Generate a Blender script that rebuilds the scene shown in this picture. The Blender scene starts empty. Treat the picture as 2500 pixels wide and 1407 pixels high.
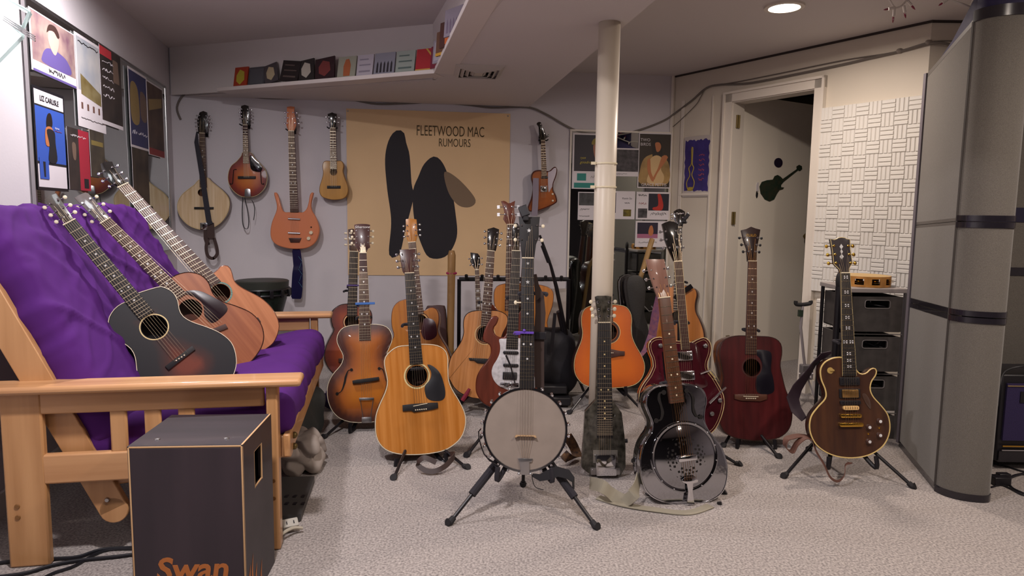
import bpy, math, random
from mathutils import Vector as V, Matrix, noise
random.seed(7)
PI = math.pi
C = bpy.context.scene.collection
S = bpy.context.scene
# ---------------- camera ----------------
F, CX, CY, PITCH, ROLL, H = 1667.0, 1250.0, 703.5, math.radians(6.1), 0.014, 1.12
O = V((0, 0, H))
cf = V((0, math.cos(PITCH), -math.sin(PITCH)))
cr0 = V((1, 0, 0)); cu0 = cr0.cross(cf)
cr = math.cos(ROLL)*cr0 + math.sin(ROLL)*cu0
cu = cr.cross(cf)
cam = bpy.data.cameras.new('camera'); cam.sensor_width = 36; cam.lens = 36*F/2500; cam.clip_start = .05
co = bpy.data.objects.new('camera', cam); C.objects.link(co)
co.matrix_world = Matrix(((cr.x, cu.x, -cf.x, 0), (cr.y, cu.y, -cf.y, 0), (cr.z, cu.z, -cf.z, H), (0, 0, 0, 1)))
S.camera = co
S.view_settings.view_transform = 'Standard'; S.view_settings.look = 'None'
S.view_settings.exposure = -0.25; S.view_settings.gamma = 1.0; S.view_settings.use_curve_mapping = False
def ray(x, y): return cf + (x-CX)/F*cr - (y-CY)/F*cu
def atz(x, y, z=0.0): d = ray(x, y); return O + d*((z-H)/d.z)
def atY(x, y, Y): d = ray(x, y); return O + d*(Y/d.y)
def onp(x, y, p, n): d = ray(x, y); return O + d*((p-O).dot(n)/d.dot(n))
# ---------------- light ----------------
w = bpy.data.worlds.new('world'); S.world = w; w.use_nodes = True
w.node_tree.nodes['Background'].inputs[0].default_value = (.75, .72, .8, 1)
w.node_tree.nodes['Background'].inputs[1].default_value = .05
def area(name, loc, rot, size, energy, col, spread=PI, shape='DISK'):
    l = bpy.data.lights.new(name, 'AREA'); l.shape = shape; l.size = size; l.energy = energy; l.color = col; l.spread = spread
    o = bpy.data.objects.new(name, l); o.location = loc; o.rotation_euler = rot; C.objects.link(o); return o
WARM = (1, .86, .75); COOL = (1, .94, .95)
CANS = [(1.37, 3.62, 2.185, 25), (2.6, 1.9, 2.185, 20), (1.45, 1.3, 2.185, 36), (-1.5, 3.0, 2.24, 30), (-.6, 1.3, 2.24, 56), (2.6, -.8, 2.185, 8), (-.6, -1.2, 2.24, 14)]
for i, (x, y, z, e) in enumerate(CANS):
    area('can_light_glow', (x, y, z-.03), (0, 0, 0), .14, e, WARM if x > 0 else COOL, math.radians(176))
def point(name, loc, e, col, r):
    l = bpy.data.lights.new(name, 'POINT'); l.energy = e; l.color = col; l.shadow_soft_size = r
    o = bpy.data.objects.new(name, l); o.location = loc; C.objects.link(o); return o
# ---------------- mesh helpers ----------------
class MB:
    def __init__(s): s.v = []; s.f = []; s.m = []; s.a = None
    def add(s, vs, fs, mi=0):
        n = len(s.v); s.v += [tuple(p) for p in vs]; s.f += [tuple(n+i for i in f) for f in fs]; s.m += [mi]*len(fs); return s
    def box(s, c, d, R=None, mi=0):
        c = V(c); vs = []
        for i in (-.5, .5):
            for j in (-.5, .5):
                for k in (-.5, .5):
                    p = V((i*d[0], j*d[1], k*d[2])); vs.append(c + (R @ p if R else p))
        return s.add(vs, [(0, 1, 3, 2), (4, 6, 7, 5), (0, 4, 5, 1), (2, 3, 7, 6), (0, 2, 6, 4), (1, 5, 7, 3)], mi)
    def bar(s, p, q, w, t, up=(0, 0, 1), mi=0):          # board from p to q, width w along up, thickness t
        p = V(p); q = V(q); z = (q-p).normalized(); x = z.cross(V(up))
        if x.length < 1e-5: x = z.orthogonal()
        x.normalize(); y = x.cross(z); R = Matrix((x, y, z)).transposed()
        return s.box((p+q)/2, (t, w, (q-p).length), R, mi)
    def tube(s, pts, r, n=6, closed=False, mi=0):
        pts = [V(p) for p in pts]; N = len(pts); vs = []; prev = None
        for i, p in enumerate(pts):
            if closed: t = pts[(i+1) % N]-pts[i-1]
            else: t = pts[min(i+1, N-1)]-pts[max(i-1, 0)]
            if t.length < 1e-9: t = V((0, 0, 1))
            t.normalize()
            if prev is None: x = t.orthogonal().normalized()
            else:
                x = prev - t*prev.dot(t); x = x.normalized() if x.length > 1e-6 else t.orthogonal().normalized()
            prev = x; y = t.cross(x); rr = r[i] if isinstance(r, (list, tuple)) else r
            vs += [p + rr*(math.cos(2*PI*k/n)*x + math.sin(2*PI*k/n)*y) for k in range(n)]
        fs = []
        for i in range(N if closed else N-1):
            a = i*n; b = ((i+1) % N)*n
            fs += [(a+k, a+(k+1) % n, b+(k+1) % n, b+k) for k in range(n)]
        if not closed: fs += [tuple(range(n-1, -1, -1)), tuple((N-1)*n+k for k in range(n))]
        return s.add(vs, fs, mi)
    def prism(s, pts, y0, y1, bev=0.0, mi=0, mj=None):     # polygon in x,z; front at y0
        n = len(pts); A = sum(pts[i][0]*pts[(i+1) % n][1]-pts[(i+1) % n][0]*pts[i][1] for i in range(n))
        if A < 0: pts = pts[::-1]
        mj = mi if mj is None else mj
        L = [(pts, y0)] if bev == 0 else [(inset(pts, bev), y0), (inset(pts, bev*.3), y0+bev*.3), (pts, y0+bev)]
        L += [(pts, y1)] if bev == 0 else [(pts, y1-bev), (inset(pts, bev*.3), y1-bev*.3), (inset(pts, bev), y1)]
        vs = []
        for P, y in L: vs += [(p[0], y, p[1]) for p in P]
        fs = []; k = len(L)
        for l in range(k-1):
            fs += [(l*n+i, l*n+(i+1) % n, (l+1)*n+(i+1) % n, (l+1)*n+i)[::-1] for i in range(n)]
        s.add(vs, fs, mj); m = len(s.v)-len(vs)
        s.f += [tuple(m+i for i in range(n)), tuple(m+(k-1)*n+i for i in range(n-1, -1, -1))]; s.m += [mi, mj]
        return s
    def lathe(s, prof, c=(0, 0, 0), n=24, ax='z', mi=0):     # prof [(r,h)]
        vs = []; c = V(c)
        for r, h in prof:
            for k in range(n):
                a = 2*PI*k/n; p = (r*math.cos(a), r*math.sin(a), h)
                if ax == 'y': p = (r*math.cos(a), h, r*math.sin(a))
                if ax == 'x': p = (h, r*math.cos(a), r*math.sin(a))
                vs.append(c+V(p))
        fs = [(i*n+k, i*n+(k+1) % n, (i+1)*n+(k+1) % n, (i+1)*n+k) for i in range(len(prof)-1) for k in range(n)]
        fs += [tuple(range(n-1, -1, -1)), tuple((len(prof)-1)*n+k for k in range(n))]
        return s.add(vs, fs, mi)
    def ball(s, c, r, sc=(1, 1, 1), n=10, mi=0):
        c = V(c); pr = [(math.sin(PI*i/6)*r, -math.cos(PI*i/6)*r) for i in range(7)]
        pr[0] = (r*.02, -r); pr[-1] = (r*.02, r); b = MB().lathe(pr, n=n)
        return s.add([c+V((p[0]*sc[0], p[1]*sc[1], p[2]*sc[2])) for p in b.v], b.f, mi)
    def ribbon(s, pts, wd, w, t=.003, mi=0):                # flat strap; wd: direction or list
        pts = [V(p) for p in pts]; N = len(pts); vs = []
        for i, p in enumerate(pts):
            tg = (pts[min(i+1, N-1)]-pts[max(i-1, 0)]).normalized()
            d = V(wd[i] if isinstance(wd, list) else wd); d = (d-tg*d.dot(tg))
            d = d.normalized() if d.length > 1e-6 else tg.orthogonal().normalized(); nn = tg.cross(d)
            ww = w[i] if isinstance(w, (list, tuple)) else w
            vs += [p-d*ww/2-nn*t/2, p+d*ww/2-nn*t/2, p+d*ww/2+nn*t/2, p-d*ww/2+nn*t/2]
        fs = [(i*4+k, i*4+(k+1) % 4, i*4+4+(k+1) % 4, i*4+4+k) for i in range(N-1) for k in range(4)]
        fs += [(3, 2, 1, 0), tuple((N-1)*4+k for k in range(4))]
        return s.add(vs, fs, mi)
    def build(s, name, mats, parent=None, smooth=35, bevel=0, kind=None, label=None):
        me = bpy.data.meshes.new(name); me.from_pydata(s.v, [], s.f)
        for m in (mats if isinstance(mats, (list, tuple)) else [mats]): me.materials.append(m)
        me.polygons.foreach_set('material_index', s.m)
        if s.a:
            at = me.attributes.new('edge', 'FLOAT', 'POINT'); at.data.foreach_set('value', s.a)
        me.validate(); me.update()
        if smooth:
            me.polygons.foreach_set('use_smooth', [True]*len(me.polygons)); me.set_sharp_from_angle(angle=math.radians(smooth))
        o = bpy.data.objects.new(name, me); C.objects.link(o)
        if parent: o.parent = parent
        if bevel:
            b = o.modifiers.new('b', 'BEVEL'); b.width = bevel; b.segments = 2; b.limit_method = 'ANGLE'; b.angle_limit = math.radians(50)
        if kind: o['kind'] = kind
        if label: o['label'] = label
        return o
def inset(pts, d):
    n = len(pts); out = []
    for i in range(n):
        a, b, c = pts[i-1], pts[i], pts[(i+1) % n]
        e1 = V((b[0]-a[0], b[1]-a[1])); e2 = V((c[0]-b[0], c[1]-b[1]))
        e1 = e1.normalized() if e1.length > 1e-9 else e2.normalized(); e2 = e2.normalized() if e2.length > 1e-9 else e1
        n1 = V((-e1.y, e1.x)); n2 = V((-e2.y, e2.x)); m = n1+n2
        m = m.normalized() if m.length > 1e-6 else n1
        k = max(m.dot(n1), .45); out.append((b[0]+m.x*d/k, b[1]+m.y*d/k))
    return out
def smooth2(pts, n=72, closed=True):                      # Catmull-Rom resample
    P = [V((p[0], p[1])) for p in pts]; N = len(P); fine = []
    for i in range(N if closed else N-1):
        if closed: a, b, c, d = P[i-1], P[i], P[(i+1) % N], P[(i+2) % N]
        else: a, b, c, d = P[max(i-1, 0)], P[i], P[i+1], P[min(i+2, N-1)]
        for k in range(8):
            t = k/8; fine.append(.5*((2*b)+(c-a)*t+(2*a-5*b+4*c-d)*t*t+(3*b-a-3*c+d)*t**3))
    if not closed: fine.append(P[-1])
    M = len(fine); seg = [(fine[(i+1) % M]-fine[i]).length for i in range(M if closed else M-1)]; tot = sum(seg)
    out = []; acc = 0; i = 0; cnt = n if closed else n-1
    for k in range(n):
        t = tot*k/cnt
        while i < len(seg)-1 and acc+seg[i] < t: acc += seg[i]; i += 1
        u = (t-acc)/seg[i] if seg[i] > 1e-9 else 0
        q = fine[i].lerp(fine[(i+1) % M], min(max(u, 0), 1)); out.append((q.x, q.y))
    return out
def curve3(pts, k=6):
    P = [V(p) for p in pts]; N = len(P); out = []
    for i in range(N-1):
        a, b, c, d = P[max(i-1, 0)], P[i], P[i+1], P[min(i+2, N-1)]
        for j in range(k):
            t = j/k; out.append(.5*((2*b)+(c-a)*t+(2*a-5*b+4*c-d)*t*t+(3*b-a-3*c+d)*t**3))
    return out+[P[-1]]
def tag(o, label=None, cat=None, group=None, kind=None):
    if label: o['label'] = label
    if cat: o['category'] = cat
    if group: o['group'] = group
    if kind: o['kind'] = kind
    return o
def thing(name, label, cat, M=None, group=None):
    o = bpy.data.objects.new(name, None); C.objects.link(o); o.empty_display_size = .05
    if M is not None:
        if isinstance(M, Matrix): o.matrix_world = M
        else: o.location = M
    return tag(o, label, cat, group)
# ---------------- materials ----------------
def lin(h):
    if isinstance(h, tuple): return h if len(h) == 4 else h+(1,)
    c = [int(h[i:i+2], 16)/255 for i in (0, 2, 4)]
    return tuple(x/12.92 if x <= .04045 else ((x+.055)/1.055)**2.4 for x in c)+(1,)
MC = {}
def mat(name, col, rough=.5, metal=0, coat=0, emit=0, spec=.5, trans=0, ns=0, nv=.15, bump=0, bs=200, sheen=0, stretch=None, col2=None, ior=1.45, detail=3):
    if name in MC: return MC[name]
    m = bpy.data.materials.new(name); m.use_nodes = True; nt = m.node_tree; b = nt.nodes['Principled BSDF']
    c = lin(col); b.inputs['Base Color'].default_value = c
    b.inputs['Roughness'].default_value = rough; b.inputs['Metallic'].default_value = metal
    b.inputs['Coat Weight'].default_value = coat; b.inputs['Coat Roughness'].default_value = .06
    b.inputs['Specular IOR Level'].default_value = spec; b.inputs['Transmission Weight'].default_value = trans; b.inputs['IOR'].default_value = ior
    if sheen: b.inputs['Sheen Weight'].default_value = sheen
    if emit: b.inputs['Emission Color'].default_value = c; b.inputs['Emission Strength'].default_value = emit
    if ns or bump:
        tc = nt.nodes.new('ShaderNodeTexCoord'); mp = nt.nodes.new('ShaderNodeMapping'); nt.links.new(tc.outputs['Object'], mp.inputs[0])
        if stretch: mp.inputs['Scale'].default_value = stretch
    if ns:
        n = nt.nodes.new('ShaderNodeTexNoise'); n.inputs['Scale'].default_value = ns; n.inputs['Detail'].default_value = detail
        nt.links.new(mp.outputs[0], n.inputs['Vector'])
        r = nt.nodes.new('ShaderNodeValToRGB'); nt.links.new(n.outputs[0], r.inputs[0])
        c2 = lin(col2) if col2 else tuple(max(0, x*(1-nv)) for x in c[:3])+(1,)
        c1 = c if col2 else tuple(x*(1+nv) for x in c[:3])+(1,)
        r.color_ramp.elements[0].position = .32; r.color_ramp.elements[1].position = .68
        r.color_ramp.elements[0].color = c2; r.color_ramp.elements[1].color = c1
        nt.links.new(r.outputs[0], b.inputs['Base Color'])
    if bump:
        n2 = nt.nodes.new('ShaderNodeTexNoise'); n2.inputs['Scale'].default_value = bs; n2.inputs['Detail'].default_value = 4
        nt.links.new(mp.outputs[0], n2.inputs['Vector'])
        bp = nt.nodes.new('ShaderNodeBump'); bp.inputs['Strength'].default_value = bump; bp.inputs['Distance'].default_value = .002
        nt.links.new(n2.outputs[0], bp.inputs['Height']); nt.links.new(bp.outputs[0], b.inputs['Normal'])
    MC[name] = m; return m
def wood(name, c, c2, rough=.4, coat=.3, ns=30, st=(1, 1, .06), detail=4):
    return mat(name, c, rough, coat=coat, ns=ns, stretch=st, col2=c2, detail=detail)
def burst(name, stops, rough=.42, coat=.35):                 # painted sunburst finish, from the rim (0) to the middle (1)
    m = bpy.data.materials.new(name); m.use_nodes = True; nt = m.node_tree; b = nt.nodes['Principled BSDF']
    a = nt.nodes.new('ShaderNodeAttribute'); a.attribute_name = 'edge'
    n = nt.nodes.new('ShaderNodeTexNoise'); n.inputs['Scale'].default_value = 40
    tc = nt.nodes.new('ShaderNodeTexCoord'); mp = nt.nodes.new('ShaderNodeMapping'); mp.inputs['Scale'].default_value = (1, 1, .05)
    nt.links.new(tc.outputs['Object'], mp.inputs[0]); nt.links.new(mp.outputs[0], n.inputs['Vector'])
    ma = nt.nodes.new('ShaderNodeMath'); ma.operation = 'MULTIPLY_ADD'; ma.inputs[1].default_value = .12; nt.links.new(n.outputs[0], ma.inputs[0])
    nt.links.new(a.outputs['Fac'], ma.inputs[2])
    r = nt.nodes.new('ShaderNodeValToRGB'); nt.links.new(ma.outputs[0], r.inputs[0])
    e = r.color_ramp.elements
    while len(e) < len(stops): e.new(.5)
    for k, (p, c) in enumerate(stops): e[k].position = p; e[k].color = lin(c)
    nt.links.new(r.outputs[0], b.inputs['Base Color']); b.inputs['Roughness'].default_value = rough
    b.inputs['Coat Weight'].default_value = coat; b.inputs['Coat Roughness'].default_value = .05
    return m
M_wall = mat('wall_paint', 'c8c2c6', .75, bump=.15, bs=90)
M_ceil = mat('ceiling_paint', 'ccc4c2', .8, bump=.2, bs=70)
M_white = mat('white_trim', 'd8cfc4', .45)
M_whitew = mat('white_wall', 'cfc5b6', .6, bump=.1, bs=90)
M_black = mat('black_plastic', '17151a', .4)
M_blackm = mat('black_metal', '1a181c', .35, metal=.2)
M_rub = mat('black_rubber', '1b191c', .75)
M_foam = mat('black_foam', '252228', .9, bump=.3, bs=300)
M_chrome = mat('chrome', 'd8d8dc', .08, metal=1)
M_steel = mat('brushed_steel', 'a9a7a8', .3, metal=1)
M_gold = mat('gold_metal', 'd9a94a', .2, metal=1)
M_bone = mat('bone', 'd8cbb0', .4)
M_cream = mat('cream_binding', 'd6c08a', .4)
M_pearl = mat('pearl_inlay', 'c8c8c8', .25, coat=.5, ns=60, nv=.2)
M_ebony = wood('ebony', '1d191b', '120f11', .6, 0)
M_rose = wood('rosewood', '4b2e27', '35201c', .6, 0)
M_string = mat('string_metal', 'b9a58c', .3, metal=1)
M_fret = mat('fret_wire', 'c9bda8', .25, metal=1)
M_dark = mat('dark_inside', '120d0c', .9)
def text(s, size, m, parent, loc, rot=None, name='lettering', ext=.0004, shear=0, bold=0, align='CENTER'):
    c = bpy.data.curves.new(name, 'FONT'); c.body = s; c.size = size; c.align_x = align; c.align_y = 'CENTER'; c.extrude = ext; c.shear = shear; c.offset = bold
    c.resolution_u = 3; c.materials.append(m); o = bpy.data.objects.new(name, c); C.objects.link(o)
    if parent: o.parent = parent
    R = rot if rot is not None else Matrix(((1, 0, 0), (0, 0, -1), (0, 1, 0))).to_4x4()   # faces -y, up z
    bpy.context.view_layer.update()
    me = bpy.data.meshes.new_from_object(o.evaluated_get(bpy.context.evaluated_depsgraph_get())); bpy.data.objects.remove(o)
    me.name = name; o = bpy.data.objects.new(name, me); C.objects.link(o)
    if parent: o.parent = parent
    o.matrix_local = Matrix.Translation(V(loc)) @ R
    return o
# ---------------- the room ----------------
def bw(x): return 4.995+.12*(x+2.127)
C0 = V((-2.44, bw(-2.44))); C1 = V((1.23, bw(1.23))); D1 = V((2.255, 3.835))
HS, HC, HL = 1.93, 2.20, 2.255
def st(name, mb, m, parent=None, **k):
    o = mb.build(name, m, parent, smooth=0, **k); o['kind'] = 'structure'; return o
def wallseg(mb, a, b, z0, z1, t=.05, side=1):
    a = V((a[0], a[1], 0)); b = V((b[0], b[1], 0)); d = (b-a).normalized(); n = V((-d.y, d.x, 0))*side
    vs = [a+V((0, 0, z0)), b+V((0, 0, z0)), b+V((0, 0, z1)), a+V((0, 0, z1))]; vs += [p+n*t for p in vs]
    return mb.add(vs, [(0, 1, 2, 3), (7, 6, 5, 4), (0, 4, 5, 1), (1, 5, 6, 2), (2, 6, 7, 3), (3, 7, 4, 0)])
def slab(mb, pts, z0, z1):
    n = len(pts); vs = [(p[0], p[1], z0) for p in pts]+[(p[0], p[1], z1) for p in pts]
    return mb.add(vs, [tuple(range(n)), tuple(range(2*n-1, n-1, -1))]+[(i, i+n, (i+1) % n+n, (i+1) % n) for i in range(n)])
def carpet():
    m = bpy.data.materials.new('carpet'); m.use_nodes = True; nt = m.node_tree; b = nt.nodes['Principled BSDF']
    tc = nt.nodes.new('ShaderNodeTexCoord'); n = nt.nodes.new('ShaderNodeTexNoise'); n.inputs['Scale'].default_value = 700; n.inputs['Detail'].default_value = 4; n.inputs['Roughness'].default_value = .7
    n2 = nt.nodes.new('ShaderNodeTexNoise'); n2.inputs['Scale'].default_value = 130; n2.inputs['Detail'].default_value = 6
    nt.links.new(tc.outputs['Object'], n.inputs['Vector']); nt.links.new(tc.outputs['Object'], n2.inputs['Vector'])
    mx = nt.nodes.new('ShaderNodeMath'); mx.operation = 'MULTIPLY_ADD'; mx.inputs[1].default_value = .55
    nt.links.new(n2.outputs[0], mx.inputs[0])
    m2 = nt.nodes.new('ShaderNodeMath'); m2.operation = 'MULTIPLY'; m2.inputs[1].default_value = .45; nt.links.new(n.outputs[0], m2.inputs[0]); nt.links.new(m2.outputs[0], mx.inputs[2])
    r = nt.nodes.new('ShaderNodeValToRGB'); nt.links.new(mx.outputs[0], r.inputs[0]); e = r.color_ramp.elements
    e[0].position = .40; e[0].color = lin('655d5b'); e[1].position = .585; e[1].color = lin('b3a9a3')
    nt.links.new(r.outputs[0], b.inputs['Base Color']); b.inputs['Roughness'].default_value = .95; b.inputs['Sheen Weight'].default_value = .2
    bp = nt.nodes.new('ShaderNodeBump'); bp.inputs['Strength'].default_value = .6; bp.inputs['Distance'].default_value = .006
    nt.links.new(mx.outputs[0], bp.inputs['Height']); nt.links.new(bp.outputs[0], b.inputs['Normal'])
    return m
st('floor', slab(MB(), [(-3, -3.2), (4.6, -3.2), (4.6, 7.4), (-3, 7.4)], -.05, 0), carpet())
LN = V((.58, -2.557)).normalized(); LB = C0+LN*((C0.y-1.4)/-LN.y)
st('wall_left', wallseg(wallseg(MB(), LB, C0, 0, 2.4), (LB.x, -3.2), LB, 0, 2.4), M_wall)
BE = V((.104, bw(.104)))
st('wall_back', wallseg(MB(), C0, C1, 0, 2.4), M_wall)
dd = (D1-C1).normalized(); dl = (D1-C1).length
nrm = V((-dd.y*-1, dd.x*-1))                              # into the room
nrm = V((dd.y, -dd.x))
def dw(s, o=0.0, z=0.0): p = C1+dd*s+nrm*o; return V((p.x, p.y, z))
DN = V((nrm.x, nrm.y, 0))
def dws(px, py, off=0): p = onp(px, py, dw(0, off), DN); return (V((p.x, p.y))-C1).dot(dd), p.z
sj0 = dws(1780, 500)[0]; sj1 = dws(1977, 500)[0]; zt = dws(1780, 251)[1]
mb = MB(); wallseg(mb, C1, dw(sj0).xy, 0, 2.4); wallseg(mb, dw(sj1).xy, D1, 0, 2.4); wallseg(mb, dw(sj0).xy, dw(sj1).xy, zt, 2.4)
wd = st('wall_right', mb, M_whitew)
st('wall_return', wallseg(MB(), D1, (4.6, 3.82), 0, 2.4), M_whitew)
st('wall_far_right', wallseg(MB(), (4.6, 3.82), (4.6, -3.2), 0, 2.4), M_wall)
st('wall_front', wallseg(MB(), (4.6, -3.2), (LB.x, -3.2), 0, 2.4), mat('dark_unseen_wall', '2c282d', .8))  # unseen wall, coloured dark so the chrome mirrors a dim room
# ceilings
fc = V((-.481, 4.26)); fd = (V((-.179, 2.694))-V((-.466, 4.049))).normalized(); fe = fc+(V((-.05, 2.69))-fc).normalized()*5.4
ce = V((.104, 5.262)); cd = (V((.523, 2.662))-ce).normalized(); cend = ce+cd*8.6
st('ceiling', slab(MB(), [ce, (ce.x, 5.6), (1.4, 5.6), (4.7, 5.6), (4.7, -3.25), cend], HC, HC+.05), M_ceil)
st('ceiling_recess', slab(MB(), [(-2.7, 5.3), (-.3, 5.3), (fc.x+.12, fc.y+.05), (fe.x+.12, fe.y), (fe.x+.12, -3.25), (-2.7, -3.25)], HL, HL+.05), M_ceil)
st('ceiling_soffit', slab(MB(), [(C0.x+.05, C0.y+.03), fc, fe, (fe.x, -3.25), cend, ce, (ce.x, ce.y+.03)], HS, HL+.02), M_ceil)
mb = MB(); wallseg(mb, (C0.x+.02, C0.y-.0), fc, HS+.001, HL, .02, -1); wallseg(mb, fc, fe, HS+.001, HL, .02, -1)
st('wall_soffit', mb, mat('soffit_face', 'cdc5c2', .7))
# strip painted dark as the gap's shadow where the right wall meets the ceiling
mb = MB(); mb.bar(dw(-.02, .006, HC-.006), dw(dl+.01, .006, HC-.006), .012, .012); mb.bar(V((D1.x, D1.y-.006, HC-.006)), (4.5, 3.81, HC-.006), .012, .012)
st('trim_1', mb, mat('painted_gap_shadow', '3a3230', .9))
M_base = mat('baseboard_white', 'd5d0ca', .5)
mb = MB(); a = LB+LN*0; q = V((-LN.y, LN.x))
mb.bar((LB.x+.008, LB.y, .045), (C0.x+.008, C0.y, .045), .09, .014); st('baseboard_left', mb, M_base)
mb = MB(); mb.bar((C0.x, C0.y-.008, .045), (C1.x, C1.y-.008, .045), .09, .014); st('baseboard_back', mb, M_base)
mb = MB(); mb.bar(dw(0, .008, .045), dw(sj0-.1, .008, .045), .09, .014); mb.bar(dw(sj1+.1, .008, .045), dw(dl, .008, .045), .09, .014); st('baseboard_right', mb, M_base)
# support pole
mb = MB(); pt = V((.395, 2.975, 0)); mb.lathe([(.046, 0), (.046, HS)], pt, 32)
pole = st('pillar', mb, mat('painted_steel_pole', 'cbbfae', .4)); 
for p in pole.data.polygons: p.use_smooth = len(p.vertices) == 4
for z in (1.245, 1.345): MB().lathe([(.0462, -.004), (.050, -.003), (.050, .003), (.0462, .004)], (pt.x, pt.y, z), 28).box((pt.x-.055, pt.y-.02, z), (.02, .012, .012)).build('cable_tie', mat('clear_nylon', 'd9cdb0', .3), pole)
# door
M_door = mat('door_paint', 'efe6d8', .55)
dr = st('door_1', MB().bar(V((dw(sj0+.03).x+.01, dw(sj0+.03).y+.09, 1.0)), V((2.30, 5.42, 1.0)), 2.0, .035), M_door)
mb = MB()
for s0, s1 in ((sj0-.07, sj0), (sj1, sj1+.07)):
    mb.bar(dw((s0+s1)/2, .012, 0), dw((s0+s1)/2, .012, zt+.07), .07, .024, up=(dd.x, dd.y, 0))
mb.bar(dw(sj0-.07, .012, zt+.035), dw(sj1+.07, .012, zt+.035), .07, .024)
for s0, s1 in ((sj0-.07, sj0-.055), (sj1+.055, sj1+.07)): mb.bar(dw((s0+s1)/2, .03, 0), dw((s0+s1)/2, .03, zt+.07), .015, .012, up=(dd.x, dd.y, 0))
mb.bar(dw(sj0-.07, .03, zt+.062), dw(sj1+.07, .03, zt+.062), .015, .012)
for s0 in (sj0, sj1): mb.bar(dw(s0, -.05, 0), dw(s0, -.05, zt), .12, .012, up=(nrm.x, nrm.y, 0))
mb.bar(dw(sj0, -.05, zt), dw(sj1, -.05, zt), .012, .12)
st('trim_2', mb, M_white)
M_brass = mat('aged_brass', '6b5b38', .45, metal=.8)
for z in (1.80, 1.12, .22):
    p = dw(sj0+.012, -.03, z); h = MB(); h.tube([p+V((0, 0, -.045)), p+V((0, 0, .045))], .008, 8); h.box(p+V((.012, .012, 0)), (.02, .02, .09)); h.build('hinge', M_brass, dr)
# wall panelling left of the door
mb = MB(); s0 = dws(1664, 400)[0]; s1 = dws(1736, 400)[0]; zr = dws(1700, 474)[1]
mb.bar(dw(s0, .006, zr), dw(s1, .006, zr), .018, .012); mb.bar(dw(s1, .006, .1), dw(s1, .006, 2.0), .012, .01, up=(dd.x, dd.y, 0)); mb.bar(dw(s0, .006, .1), dw(s0, .006, 2.0), .03, .006, up=(dd.x, dd.y, 0))
st('trim_3', mb, M_white)
mb = MB(); mb.bar((C1.x-.012, C1.y-.012, .0), (C1.x-.012, C1.y-.012, HC), .02, .02); st('trim_4', mb, M_white)
# dim hallway beyond the door
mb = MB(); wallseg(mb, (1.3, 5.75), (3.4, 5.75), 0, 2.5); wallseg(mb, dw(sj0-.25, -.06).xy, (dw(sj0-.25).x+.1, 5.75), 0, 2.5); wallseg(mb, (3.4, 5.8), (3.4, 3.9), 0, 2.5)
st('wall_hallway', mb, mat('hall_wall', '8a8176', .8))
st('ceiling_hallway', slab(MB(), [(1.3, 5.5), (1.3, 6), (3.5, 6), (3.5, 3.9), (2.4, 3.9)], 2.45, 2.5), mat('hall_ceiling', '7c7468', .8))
mb = MB().box((2.4, 5.55, 2.16), (2.0, .3, .10)); o = mb.build('fabric_valance', mat('deep_purple_cloth', '2f2158', .85), None, 0); tag(o, 'dark purple cloth hanging beyond the top of the open door', 'cloth')
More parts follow.
